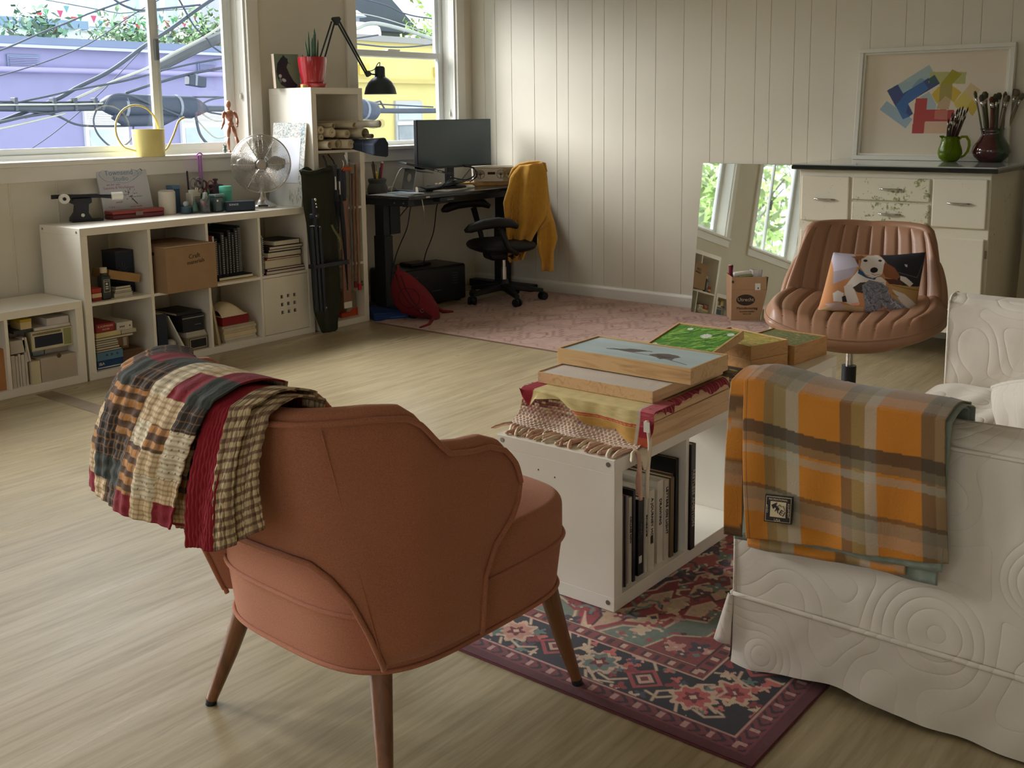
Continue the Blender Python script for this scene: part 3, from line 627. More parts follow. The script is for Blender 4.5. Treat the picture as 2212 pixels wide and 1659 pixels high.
cable('slack cable crossing below the climbing pair',[(1.37,1.45),(1.7,1.52),(2.1,1.59),(2.35,1.65),(2.54,1.7),(3.12,1.81),(5,2.1)],.008,ext=(-6,1.2))
cable('main fat bundle of telephone cable, horizontal across the window',[(1.11,1.385),(1.47,1.38),(1.85,1.385),(2.39,1.38),(3.2,1.37),(4.6,1.35),(5.8,1.34),(8,1.36)],.027,3,ext=(-8,1.45))
cable('messenger wire riding just above the fat bundle',[(1.11,1.43),(1.47,1.425),(1.85,1.43),(2.39,1.45),(3.2,1.47),(5.8,1.38)],.008,3.01,ext=(-8,1.5))
cable('pale lashing wire above the fat bundle',[(1.1,1.405),(1.9,1.415),(2.5,1.44)],.007,2.97,mcab2,ext=(-4,1.43))
cable('drop cable slanting up to the fat bundle from lower left',[(1.1,1.28),(1.3,1.32),(1.52,1.35),(1.69,1.39)],.011,3,ext=(-3,1.0))
cable('pale drop cable beneath the slanting one',[(.9,1.20),(1.2,1.255),(1.6,1.34)],.008,2.98,mcab2,ext=(-3,.8))
cable('sagging black cable dipping below the fat bundle',[(1.31,1.36),(1.52,1.33),(1.68,1.26),(1.84,1.24),(2.19,1.24),(2.32,1.28),(2.5,1.35)],.009)
cable('round slack loop of cable left of the watering can',[(1.87,1.38),(1.83,1.28),(1.87,1.16),(2.0,1.06),(2.14,1.12),(2.18,1.25)],.008,2.98)
cable('big arch of cable over the splice case',[(1.87,1.36),(1.95,1.47),(2.1,1.48),(2.3,1.41),(2.6,1.30)],.010,2.9)
cable('wire dipping at the top of the left pane',[(2.0,2.32),(2.1,2.23),(2.22,2.18),(2.37,2.17),(2.9,2.25)],.009)
cable('cable rising right from the splice case',[(2.14,1.5),(2.34,1.56),(2.53,1.61),(2.73,1.66),(3.06,1.72),(4.4,1.95)],.012)
cable('sagging loop at the right end of the splice case',[(2.75,1.34),(2.79,1.15),(2.91,1.05),(3.08,1.09),(3.3,1.25)],.013,2.95)
cable('inner sagging loop at the right end of the splice case',[(2.7,1.36),(2.85,1.2),(2.97,1.12),(3.12,1.16),(3.3,1.3)],.008,2.96,mcab2)
for i,(z,s) in enumerate(((1.46,.02),(1.39,-.03),(1.33,-.02),(1.27,.01))): cable('%s of four short lines fanning from the splice case'%['topmost','second','third','lowest'][i],[(2.8,1.39),(3.0,z),(3.4,z+s),(4.4,z+s*2)],.008,2.99+.01*i,mcab2 if i%2 else mcab)
cable('crossing wire falling to the right in the right pane',[(2.6,2.45),(2.72,2.27),(2.84,2.08),(2.97,1.97),(3.13,1.85),(4,1.5)],.008,3.03)
cable('faint long wire from lower left up past the roofline',[(1.13,1.61),(1.83,1.85),(2.37,2.17),(3,2.5)],.005,3.1,ext=(-2,.8))
cable('thin wire crossing diagonally to the lower left',[(1.3,1.02),(1.6,1.2),(2.0,1.5),(2.45,1.9)],.004,3.15)
cable('thick pale cable arching through the upper sash',[(4.3,2.05),(4.7,2.15),(4.85,2.2),(5.05,2.21),(5.46,2.16),(5.8,2.1),(7,1.9)],.02,3,mcab2)
cable('upper wire in the upper sash by the trees',[(3.6,2.55),(4.99,2.42),(5.37,2.34),(5.81,2.31),(7,2.3)],.008)
cable('lower wire in the upper sash by the roof tank',[(4.0,2.03),(4.69,2.0),(5.25,1.99),(5.8,2.04),(7,2.2)],.008)
cable('thin pale wire crossing the upper sash',[(4.2,2.3),(5.0,2.28),(6.0,2.1)],.005,3,mcab2)
t=thing('splice_case','bulky dark cable splice case hanging on the bundle behind the mullion','cable splice',(2.3,3,1.25))
build('case_body',MB().tube([(1.9,3,1.40),(1.98,3,1.405),(2.05,3,1.40),(2.75,3,1.385),(2.82,3,1.38),(2.9,3,1.37)],[.03,.075,.095,.095,.07,.03],16),mat('case_dark',(44,56,74),.5,var=.08),t,smooth=True)
build('case_belly',MB().tube([(2.0,2.98,1.32),(2.1,2.98,1.285),(2.45,2.98,1.29),(2.6,2.98,1.31)],[.03,.055,.06,.02],12),MC['case_dark'],t,smooth=True)
for x in (2.1,2.35,2.6): build('clamp_band',MB().cyl((x-.012,3,1.39),(x+.012,3,1.39),.1,.1,16),mat('band_grey',(110,120,134),.4),t)
t=thing('splice_case','grey splice case hanging on the line left in the lower sash','cable splice',(4.85,3,1.3))
build('case_body',MB().tube([(4.6,3,1.37),(4.68,3,1.37),(4.90,3,1.34),(4.98,3,1.34)],[.04,.1,.095,.03],16),MC['case_dark'],t,smooth=True); build('clamp_band',MB().cyl((4.74,3,1.36),(4.77,3,1.36),.107,.105,16),MC['band_grey'],t); build('arm',MB().tube([(4.9,3,1.42),(5.0,3,1.44),(5.06,3,1.36)],.01,6),mcab,t)
t=thing('terminal_box','small dark terminal box strapped to the rising cable','box',(2.81,3,1.57)); build('box_body',MB(TR(2.81,3,1.605)@Ry(.12)).cbox((0,0,0),(.17,.08,.09)),MC['case_dark'],t,bevel=.01); build('strap',MB(TR(2.81,3,1.605)@Ry(.12)).cbox((-.02,0,.01),(.02,.085,.1)),MC['band_grey'],t)
for i,x in enumerate((1.22,1.52,1.69,1.86,2.17)): single('cable_clamp',MB().box(x-.012,x+.012,2.965,3.04,1.36,1.46),mcab,'small clamp on the fat cable bundle, %s from the left'%['first','second','third','fourth','fifth'][i],'clamp',bevel=.004)
t=thing('utility_pole','dark wooden utility pole with slanting arm beyond the right pane','pole',(3.55,3.2,GZ)); wp=mat('pole_wood',(84,90,96),.9,var=.15,vs=3); build('pole_shaft',MB().cyl((3.55,3.2,GZ),(3.55,3.2,5.5),.12,.1,16),wp,t,smooth=2); build('pole_arm',MB().tube([(2.5,3.1,1.71),(2.95,3.12,1.91),(3.5,3.15,2.12)],[.045,.05,.05],8),wp,t,smooth=2)
# ================= things on the shelves and sill =================
T0=TOPZ+.0003
m_blk=mat('black_plastic',(30,34,42),.4); m_wht=mat('white_plastic',(226,224,214),.4,var=.02); m_chrome=mat('brushed_nickel',(206,202,196),.26,metal=1,var=.04,vs=30); m_green=mat('green_glass',(96,130,120),.1,trans=.85,var=0)
# clamp lamp-like winder
t=thing('ball_winder','black table clamp winder with two white spools on the white shelf','winder',(.21,.33,T0)); R=Rz(math.radians(-18))
def L(p): v=R@Vector(p); return (.205+v.x,.34+v.y,T0+v.z)
mb=MB(TR(.205,.34,T0)@R); mb.prism([(-.055,0),(.055,0),(.05,.012),(.033,.045),(.036,.09),(.052,.098),(.052,.122),(-.038,.122),(-.052,.10),(-.028,.088),(-.034,.05),(-.055,.02)],-.03,.03,'y'); build('stand',mb,m_blk,t,bevel=.003)
build('foot_plate',MB(TR(.205,.34,T0)@R).box(-.056,.105,-.035,.035,0,.012),m_blk,t,bevel=.004)
build('arm',MB().tube([L((-.14,0,.135)),L((-.06,0,.135)),L((.10,0,.128)),L((.155,0,.124))],[.011,.010,.009,.011],10),m_blk,t,smooth=2); build('crossbar',MB(TR(.205,.34,T0)@R).box(-.06,.09,-.018,.018,.122,.142),m_blk,t,bevel=.006)
build('spool',MB().cyl(L((.155,0,.124)),L((.215,0,.124)),.021,.021,24),m_wht,t,bevel=.003); build('spool',MB().tube([L((-.085,-.045,.125)),L((-.085,-.05,.125)),L((-.085,-.02,.125)),L((-.085,-.015,.125))],[.018,.026,.026,.02],24),m_wht,t,bevel=.002); build('spool_bore',MB().cyl(L((-.085,-.0515,.125)),L((-.085,-.049,.125)),.009,.009,16),m_blk,t)
build('side_button',MB().cyl(L((.002,-.034,.035)),L((.002,-.029,.035)),.009,.009,16),m_wht,t)
# whiteboard
t=thing('whiteboard','small frameless whiteboard with coloured handwriting leaning under the window','whiteboard',(.49,.36,T0)); P0=Vector((.345,.352,T0)); U=Vector((1,0,0)); V=Vector((0,.072,.290)).normalized(); N=Vector((0,-V.z,V.y))
mb=MB(); mb.v=[tuple(P0+U*a+V*b+N*c) for c in (-.004,.004) for a,b in ((.01,0),(.29,0),(.298,.008),(.298,.287),(.29,.296),(.01,.296),(0,.287),(0,.008))]; n=8
mb.f=[tuple(range(8))[::-1],tuple(range(8,16))]+[(i,(i+1)%8,8+(i+1)%8,8+i) for i in range(8)]; build('board',mb,mat('whiteboard_white',(206,208,216),.3,var=.02),t)
inkb=mat('marker_blue',(110,150,176),.6,var=0); inkp=mat('marker_pink',(178,120,150),.6,var=0); inkg=mat('marker_green',(96,158,150),.6,var=0); inkr=mat('marker_red',(176,110,110),.6,var=0); inkk=mat('marker_black',(50,48,66),.6,var=0)
def wl(s,sz,m,a,b): lettering(s,sz,m,P0+U*a+V*b+N*.0044,U,V,t,depth=.0003)
wl('Townsend',.040,inkb,.13,.245); wl('Studio',.036,inkb,.135,.212); wl('art for sale',.018,inkp,.085,.182); wl('Lessons & Workshops',.020,inkp,.115,.164); wl('Pen Drawing\n + more',.018,inkg,.10,.115); wl('pastel',.016,inkr,.10,.085); wl('T H E',.015,inkr,.05,.058); wl('learning',.016,inkg,.07,.038); wl('mixed media',.014,inkr,.195,.055); wl('special',.015,inkr,.20,.04); wl('smart',.016,inkg,.225,.11)
mb=MB(); pts=[P0+U*(.13+.115*math.cos(a)*(1+.06*math.sin(3*a)))+V*(.232+.042*math.sin(a)*(1+.1*math.cos(5*a)))+N*.005 for a in np.linspace(0,2*math.pi,60,endpoint=False)]; mb.tube(pts,.0008,4,closed=True); 
for a0,b0,a1,b1 in ((.22,.235,.262,.262),(.21,.222,.27,.245),(.205,.20,.272,.238),(.235,.28,.275,.278),(.235,.28,.24,.265)): mb.tube([P0+U*a0+V*b0+N*.005,P0+U*a1+V*b1+N*.005],.0008,4)
build('drawn_line',mb,inkb,t)
mb=MB(); rr=np.random.default_rng(2)
for k in range(26):
    a=.175+rr.normal()*.016; b=.125+rr.normal()*.018; mb.tube([P0+U*a+V*b+N*.005,P0+U*(a+rr.normal()*.006)+V*(b+rr.normal()*.006)+N*.005],.0014,4)
mb.tube([P0+U*.18+V*.10+N*.005,P0+U*.205+V*.068+N*.005],.0022,5); mb.tube([P0+U*.262+V*.262+N*.005,P0+U*.272+V*.250+N*.005],.002,5); build('drawn_doodle',mb,inkk,t)
# red tin
t=thing('metal_case','dark red metal case with small clasp lying before the whiteboard','case',(.49,.30,T0),math.radians(-2))
mr=mat('case_red',(112,52,58),.4,metal=.3); a,b=.152,.045
build('case_base',MB().box(-a,a,-b,b,0,.025),mr,t,world=False,bevel=.006); build('case_lid',MB().box(-a-.001,a+.001,-b-.001,b+.001,.0256,.045),mat('case_red_lid',(150,64,62),.35,metal=.3),t,world=False,bevel=.006); build('clasp',MB().box(-.022,.022,-b-.005,-b,.014,.036),mat('clasp_brass',(120,108,96),.4,metal=.7),t,world=False,bevel=.002)
# candle / roll
t=thing('paper_towel_roll','squat cream cylinder jar with flat lid right of the red case','canister',(.695,.31,T0)); build('body',MB().cyl((.70,.31,T0),(.70,.31,T0+.128),.046,.046,32),mat('canister_cream',(214,206,190),.6),t,bevel=.004); build('top_rim',MB().cyl((.70,.31,T0+.1275),(.70,.31,T0+.134),.040,.040,32),mat('rim_grey',(186,184,178),.5),t,bevel=.002)
carton('blue_carton','slim blue carton standing behind the cream canister',.752,.800,.33,.39,T0,T0+.155,(64,92,124),lid=.02,lidc=(96,132,166))
# desk bits
def jar(name,lab,cat,x,y,prof,m,lidm=None,lidp=None,seg=24):
    t=thing(name,lab,cat,(x,y,T0)); build('jar_body',MB().lathe([(r,T0+z) for r,z in prof],(x,y,0),seg),m,t,smooth=2)
    if lidp: build('jar_lid',MB().lathe([(r,T0+z) for r,z in lidp],(x,y,0),seg),lidm,t,smooth=2)
    return t
jar('ink_jar','squat dark teal jar with grey knob right of the cream canister','jar',.775,.245,[(.028,0),(.03,.003),(.03,.036),(.022,.042)],mat('teal_jar',(60,86,100),.3),mat('knob_pale',(170,186,192),.3),[(.012,.042),(.016,.056),(.012,.066),(.001,.07)])
t=thing('print_carton','small upright carton with lines of dark print','box',(.845,.27,T0)); build('box_body',MB().box(.815,.872,.24,.30,T0,T0+.112),paint((188,182,168)),t,bevel=.002)
mb=MB()
for k in range(7): mb.box(.834,.871,.2385,.2402,T0+.02+.011*k,T0+.024+.011*k)
build('print_lines',mb,paint((96,98,92)),t); build('inner_sheet',MB().box(.82,.85,.26,.28,T0+.11,T0+.128),m_wht,t)
single('bristle_tree',MB().lathe([(.02,T0+.012),(.021,T0+.02),(.002,T0+.08)],(.822,.225,0),12),mat('tree_green',(84,120,108),.6),'small green glass cone in front of the printed carton','ornament',smooth=2)
t=thing('glass_tumbler','clear glass holding a red and white wrapper','glass',(.855,.185,T0)); build('glass_wall',MB().lathe([(.028,T0),(.030,T0+.002),(.034,T0+.075),(.0325,T0+.075),(.028,T0+.006)],(.858,.185,0),24),mat('clear_glass',(220,230,228),.03,trans=.95,var=0),t,smooth=2)
build('red_wrapper',MB().tube([(.85,.18,T0+.006),(.852,.183,T0+.04),(.845,.186,T0+.064)],[.018,.019,.012],8),mat('wrapper_red',(196,60,80),.5),t,smooth=True); build('white_wrapper',MB().tube([(.868,.192,T0+.006),(.87,.19,T0+.05)],[.012,.010],6),m_wht,t)
t=thing('glass_jar','square green glass jar with ground lid before the scissors','jar',(.93,.18,T0)); build('jar_body',MB().box(.905,.962,.15,.205,T0,T0+.088),mat('smoky_glass',(92,116,116),.12,trans=.5,var=.05),t,bevel=.008); build('jar_lid',MB().box(.90,.967,.145,.21,T0+.088,T0+.102),mat('ground_lid',(134,158,154),.2,trans=.3),t,bevel=.005); build('label_mark',MB().cyl((.918,.1495,T0+.066),(.918,.1485,T0+.066),.006,.006,12),m_wht,t)
t=thing('tape_dispenser','white tape dispenser arching beside the square jar','tape dispenser',(.885,.23,T0)); mb=MB(); mb.prism([(.862,0.),(.905,0.),(.905,.02),(.897,.05),(.905,.085),(.90,.112),(.885,.112),(.878,.08),(.862,.07)],.215,.24,'y'); mb.v=[(x,y,z+T0) for x,y,z in mb.v]; build('dispenser_body',mb,mat('dispenser_white',(196,206,200),.35),t,bevel=.004); build('tape_roll',MB().cyl((.915,.21,T0+.06),(.915,.235,T0+.06),.028,.028,20),mat('tape_clear',(150,170,164),.3,trans=.3),t)
# brush/scissor pots
t=thing('tool_pot','dark green glass pot full of scissors and pens','pot',(.915,.30,T0)); build('pot_wall',MB().lathe([(.040,T0),(.042,T0+.004),(.042,T0+.10),(.038,T0+.10),(.038,T0+.01)],(.92,.30,0),24),mat('pot_green',(60,92,88),.25),t,smooth=2)
def scissors(lab,x,y,z,c,r=.026,az=0):
    t=thing('scissors',lab,'scissors',(x,y,z)); m=mat('scis_%d_%d_%d'%c,c,.4)
    for s in (-1,1):
        build('handle_ring',MB(TR(x+s*.020,y,z)@Rz(az)).tube([(r*.75*math.cos(a),0,r*math.sin(a)) for a in np.linspace(0,2*math.pi,18,endpoint=False)],.0045,6,closed=True),m,t,smooth=True)
        build('blade',MB().prism([(x+s*.014,z-.02),(x+s*.004,z-.02),(x-s*.004,z-.11),(x,z-.115)],y-.001+.002*s,y+.0005+.002*s,'y'),m_chrome,t)
scissors('grey-handled scissors, left pair in the glass pot',.882,.29,T0+.165,(120,118,118),.028); scissors('dark-handled scissors in the middle of the pot',.925,.31,T0+.150,(84,74,80),.024); scissors('red-brown handled scissors, right pair in the pot',.972,.31,T0+.145,(150,90,96),.025)
for i,(x,c,h,l) in enumerate(((.886,(190,150,110),.15,'tan wooden stick in the scissors pot'),(.905,(200,170,130),.155,'pale wooden stick in the scissors pot'),(.94,(150,40,50),.14,'red pen in the scissors pot'),(.935,(120,70,60),.13,'brown pencil in the scissors pot'))): single('stick',MB().cyl((x+.01,.29,T0+.015),(x-.006+.008*i,.292,T0+h),.003,.003,8),paint(c),l,'pencil')
t=thing('pen_jar','small glass jar of pens behind the black rod','jar',(.865,.325,T0)); build('jar_body',MB().lathe([(.022,T0),(.024,T0+.08),(.022,T0+.08),(.020,T0+.006)],(.87,.325,0),20),mat('jar_grey_glass',(150,164,160),.15,trans=.5),t,smooth=2)
single('black_rod',MB().cyl((.853,.32,T0+.006),(.848,.322,T0+.232),.0055,.005,10),m_blk,'long thin black rod standing among the pots','rod')
for i in range(4): single('pen',MB().cyl((.868+.004*i,.325,T0+.008),(.862+.007*i,.33,T0+.115-.006*i),.0035,.0035,8),paint(((60,70,90),(206,204,196),(90,60,60),(60,90,90))[i]),'%s pen in the small glass jar'%['navy','white','brown','teal'][i],'pen')
t=thing('purple_ruler_set','translucent purple curved tool standing up behind the scissors','ruler',(.955,.345,T0)); mp=mat('purple_acrylic',(206,130,226),.2,trans=.45,var=0)
for x in (.945,.962): build('strip',MB().box(x-.007,x+.006,.343,.347,T0+.02,T0+.315),mp,t,bevel=.002)
build('loop_head',MB().tube([(.954+.017*math.cos(a),.345,T0+.315+.014*math.sin(a)) for a in np.linspace(0,math.pi,10)],.005,6),mp,t,smooth=True)
t=thing('french_press','dark red lidded pot with black knob behind the mint tumbler','pot',(1.04,.33,T0)); build('pot_body',MB().cyl((1.04,.33,T0),(1.04,.33,T0+.135),.042,.042,24),mat('pot_maroon',(88,52,66),.4),t,bevel=.003); build('lid',MB().lathe([(.044,0),(.044,.008),(.01,.014),(.008,.03),(.015,.034),(.016,.042),(.004,.046)],(1.04,.33,T0+.135),24),mat('pot_lid',(84,60,72),.4),t,smooth=2)
t=jar('travel_tumbler','mint green lidded tumbler beside the fan','tumbler',1.03,.225,[(.031,0),(.034,.004),(.036,.115)],mat('mint',(92,196,170),.35),mat('mint_lid',(112,214,190),.3),[(.0365,.115),(.0365,.137),(.034,.14),(.001,.14)])
t=thing('speaker','long black wireless speaker with white lettering at the front edge of the shelf','speaker',(1.045,.12,T0),math.radians(-24)); build('speaker_body',MB().box(-.083,.083,-.032,.032,0,.058),mat('speaker_black',(36,48,62),.5,bump=.1,bs=300),t,world=False,bevel=.009,segs=3)
lettering('SONOS',.016,m_wht,WM[t.name]@Vector((-.04,-.0325,.040)),WM[t.name].to_3x3()@Vector((1,0,0)),(0,0,1),t)
# fan
FX,FY,FZ=1.262,.185,T0+.257; az=math.radians(-126); fr=Matrix(((-math.sin(az),0,math.cos(az),0),(math.cos(az),0,math.sin(az),0),(0,1,0,0),(0,0,0,1)))  # local x=right, y=up, z=toward room
FT=TR(FX,FY,FZ)@fr@Rx(math.radians(4)); FR=.170
t=thing('desk_fan','brushed metal desk fan with round wire cage on a chrome base','fan',(1.27,.20,T0))
fc=Vector((1.275,.205))
build('base',MB().lathe([(.078,0),(.080,.004),(.080,.012),(.070,.020),(.050,.030),(.030,.045),(.020,.062),(.018,.10)],(fc.x,fc.y,T0),40),m_chrome,t,smooth=2); build('switch_panel',MB(TR(fc.x,fc.y,T0+.012)@Rz(az)).box(.066,.081,-.028,.028,-.004,.008),m_blk,t,bevel=.002)
build('neck',MB().tube([(fc.x,fc.y,T0+.09),(fc.x,fc.y,T0+.24)],.013,16),m_chrome,t,smooth=2); build('neck_bracket',MB(FT).box(-.028,.028,-.12,-.01,-.085,-.077),m_chrome,t,bevel=.003)
build('motor',MB(FT).lathe([(.03,-.13),(.045,-.12),(.048,-.06),(.03,-.04)],(0,0,0),24),m_chrome,t,smooth=2)
def ring(r,z,q=.0011,s=4): return MB(FT).tube([(r*math.cos(a),r*math.sin(a),z) for a in np.linspace(0,2*math.pi,56,endpoint=False)],q,s,closed=True)
def dome(r): return .032*(1-(r/FR)**2)**.6
def cage(nm,sg,rim):
    mb=MB(); mb.v=[];
    for k in range(21):
        r=.042+(FR-.046)*k/20; q=ring(r,(dome(r)*1.25+.004)*sg if sg>0 else -.012-dome(r)*1.4,.0015 if sg>0 else .0010); n=len(mb.v); mb.v+=q.v; mb.f+=[tuple(i+n for i in f) for f in q.f]
    o=build(nm,mb,m_chrome,t,smooth=True)
    for k in range(6):
        a=k*math.pi/3; pts=[(r*math.cos(a),r*math.sin(a),((dome(r)*1.25+.006) if sg>0 else -.014-dome(r)*1.4)) for r in np.linspace(.035,FR,8)]; build('spoke',MB(FT).tube(pts,.0022,6),m_chrome,o,smooth=True)
    return o
front=cage('front_grille',1,1); cage('rear_grille',-1,0); build('cage_rim',ring(FR,.0,.0042,8),m_chrome,t,smooth=True); build('cage_rim',ring(FR-.001,-.014,.0034,8),m_chrome,t,smooth=True)
for s,yy in ((1,.115),(-1,-.115)):
    build('wire_loop',MB(FT).tube([(-.012,s*.165,.012),(-.012,s*.08,.038),(-.006,s*.066,.042),(.006,s*.066,.042),(.012,s*.08,.038),(.012,s*.165,.012)],.0022,6),m_chrome,t,smooth=True)
build('hub_cap',MB(FT).lathe([(.030,.036),(.030,.046),(.026,.052),(.001,.053)],(0,0,0),32),mat('hub_grey',(176,172,170),.35,metal=.8),t,smooth=2)
for k in range(4):
    bl=MB(FT@Rz(k*math.pi/2)); P=[]
    for i in range(7):
        r=.028+.112*i/6; w=.18+.42*math.sin(math.pi*min(1,(i+1)/6.5))
        P.append([(r*math.cos(a),r*math.sin(a),.012*(a/w)) for a in np.linspace(-w,w,6)])
    bl.grid(lambda u,v:P[int(round(u*6))][int(round(v*5))],7,6); build('blade',bl,mat('blade_grey',(168,164,160),.35,metal=.7),t,smooth=True,solid=.0015)
# splattered board
t=thing('painting_board','paint-speckled white board with a blank sheet, leaning against the tall shelf','board',(1.44,.13,T0))
A=Vector((1.375,.275,T0+.001)); B_=Vector((1.415,.02,T0+.001)); UU=(B_-A); up=Vector((.075,.012,.492)); 
cv=Canvas(90,170,(214,214,208)); rr=np.random.default_rng(8); cv.a*= (1-.05*vnoise(170,90,8,3))[...,None]
for k in range(520):
    x,y=rr.random(),1-abs(rr.normal())*.16
    if rr.random()<.35: x=.84+.14*rr.random(); y=rr.random()**.6
    if .17<x<.84 and y<.80 and y>.28: continue
    cv.ell(x,y,.004+.012*rr.random(),.003+.007*rr.random(),[(90,120,140),(120,150,140),(86,110,110),(130,170,190),(170,150,170)][k%5],rr.random()*3,.6)
cv.rect(.19,.86,.28,.82,(206,210,220))
for k in range(22):
    x=.62+.3*rr.random(); y=.02+.12*rr.random(); cv.line([(x,y),(x+.03*rr.normal()-.02,y+.03+.03*rr.random())],.004,(90,90,84),.8)
nn=UU.cross(up).normalized()
if nn.y>0: nn=-nn
mb=MB(); c8=[A,B_,B_+up,A+up]; mb.v=[tuple(p+nn*-.006) for p in c8]+[tuple(p) for p in c8]; mb.f=[(0,1,2,3),(4,5,6,7),(0,1,5,4),(1,2,6,5),(2,3,7,6),(3,0,4,7)]; build('board_core',mb,paint((206,196,176)),t)
printed('painted_face',cv.a,lambda u,v:A+UU*u+up*v+nn*.0012,cmat('board_paint',.6),t)
build('blank_sheet',MB().add([A+UU*a+up*b+nn*.0022 for a,b in ((.19,.28),(.86,.28),(.86,.82),(.19,.82))],[(0,1,2,3)]),mat('blank_paper',(220,224,236),.5,var=.01),t)
# ---------- window sill ----------
SZ=Z0+.0245
t=thing('watering_can','pale yellow cylindrical watering can with a hoop handle and thin spout on the sill','watering can',(.684,.43,SZ)); my=mat('can_yellow',(226,212,140),.45,var=.03)
build('can_body',MB().lathe([(.083,SZ),(.084,SZ+.002),(.088,SZ+.150),(.084,SZ+.150),(.080,SZ+.01),(.001,SZ+.01)],(.684,.428,0),40),my,t,smooth=2)
pts=[(.606,.428,SZ+.03)]+[(.617+.130*math.cos(a),.428,SZ+.152+.130*math.sin(a)) for a in np.radians(np.linspace(232,-2,26))]+[(.752,.428,SZ+.15)]
build('hoop_handle',MB().tube(pts,.0055,8),my,t,smooth=True); build('spout',MB().tube(spline([(.768,.428,SZ+.03),(.80,.43,SZ+.04),(.85,.43,SZ+.12),(.885,.43,SZ+.19),(.925,.43,SZ+.212)],5),[.0065]*21,8),my,t,smooth=True)
# mannequin
t=thing('artist_mannequin','jointed wooden artist mannequin standing on the sill by the blind cord','mannequin',(1.20,.42,SZ)); mw=mat('mannequin_wood',(176,120,96),.45,var=.08,vs=12)
MX=1.222; y=.42
def limb(nm,pts,r): return build(nm,MB().tube([(a,y+b,c) for a,b,c in pts],r,10),mw,t,smooth=True)
build('head',MB().ball((MX+.003,y,1.372),(.0155,.017,.023),14,10),mw,t,smooth=True); limb('neck',[(MX+.003,0,1.352),(MX+.003,0,1.338)],[.007,.008])
limb('chest',[(MX+.006,0,1.338),(MX+.004,0,1.326),(MX+.006,0,1.30),(MX+.014,0,1.278)],[.015,.029,.025,.014]); limb('waist',[(MX+.014,0,1.282),(MX+.015,0,1.268)],[.011,.012]); limb('pelvis',[(MX+.015,0,1.272),(MX+.012,0,1.258),(MX+.012,0,1.242)],[.012,.021,.015])
limb('upper_arm',[(MX-.026,0,1.330),(MX-.034,0,1.318),(MX-.036,0,1.290)],[.006,.010,.007]); limb('forearm',[(MX-.036,-.002,1.288),(MX-.044,-.01,1.262),(MX-.056,-.012,1.242)],[.007,.008,.005]); limb('hand',[(MX-.056,-.012,1.242),(MX-.066,-.014,1.226)],[.006,.003])
limb('upper_arm',[(MX+.036,0,1.328),(MX+.050,0,1.314),(MX+.062,0,1.292)],[.006,.010,.007]); limb('forearm',[(MX+.062,0,1.290),(MX+.060,-.004,1.266),(MX+.055,-.008,1.250)],[.007,.008,.005]); limb('hand',[(MX+.055,-.008,1.250),(MX+.054,-.01,1.236)],[.006,.003])
limb('thigh',[(MX+.002,0,1.246),(MX-.004,0,1.215),(MX-.008,0,1.178)],[.010,.013,.008]); limb('shin',[(MX-.008,0,1.176),(MX-.010,0,1.150),(MX-.006,0,1.102)],[.008,.010,.005]); limb('foot',[(MX-.006,0,1.098),(MX-.012,-.018,1.091)],[.007,.006])
limb('thigh',[(MX+.024,0,1.246),(MX+.034,0,1.218),(MX+.048,0,1.182)],[.010,.013,.008]); limb('shin',[(MX+.048,0,1.180),(MX+.056,0,1.152),(MX+.062,0,1.102)],[.008,.010,.005]); limb('foot',[(MX+.062,0,1.098),(MX+.060,-.02,1.091)],[.007,.006])
t=thing('figurine','tiny grey green animal figurine on the sill at the mannequin foot','figurine',(1.172,.405,SZ)); mg=mat('figurine_grey',(128,146,140),.5)
build('body',MB().ball((1.172,.405,SZ+.016),(.013,.012,.016),12,8),mg,t,smooth=True); build('head',MB().ball((1.172,.402,SZ+.037),(.011,.010,.010),12,8),mg,t,smooth=True)
for s in (-1,1): build('ear',MB().tube([(1.172+.006*s,.402,SZ+.043),(1.172+.009*s,.402,SZ+.054)],[.004,.0015],6),mg,t,smooth=True)
# ---------- top of tall shelf ----------
TT0=1.4663+.0003; TT0=.076+4*.335+3*.016+.0004
mred=mat('glazed_red',(176,40,48),.18,coat=.6,var=.04)
t=thing('plant_pot','glossy red plant pot on its saucer holding upright succulent spears','plant pot',(1.626,.12,TT0))
build('saucer',MB().lathe([(.062,0),(.078,.004),(.082,.026),(.074,.026),(.070,.012),(.001,.012)],(1.626,.12,TT0),40),mred,t,smooth=2); build('pot_wall',MB().lathe([(.060,.012),(.066,.03),(.080,.10),(.0865,.165),(.0865,.182),(.080,.182),(.076,.16),(.001,.158)],(1.626,.12,TT0),40),mred,t,smooth=2); build('soil',MB().cyl((1.626,.12,TT0+.15),(1.626,.12,TT0+.162),.077,.077,24),mat('soil',(60,48,40),.9),t)
mgr=mat('succulent_green',(70,104,82),.45,var=.2,vs=30)
for (dx,dy,h,r,ln) in ((-.045,-.02,.28,.008,-.02),(-.020,.0,.335,.010,.0),(.002,-.02,.352,.017,.01),(.016,.01,.30,.014,.0),(.034,-.01,.29,.008,.012),(-.03,.03,.2,.006,-.02)):
    r*=.72; build('leaf_spear',MB().tube([(1.626+dx,.12+dy,TT0+.15),(1.626+dx+ln*.3,.12+dy,TT0+.15+(h-.15)*.4),(1.626+dx+ln*.8,.12+dy,TT0+.15+(h-.15)*.8),(1.626+dx+ln,.12+dy,TT0+h)],[r*.9,r,r*.75,.001],8),mgr,t,smooth=True)
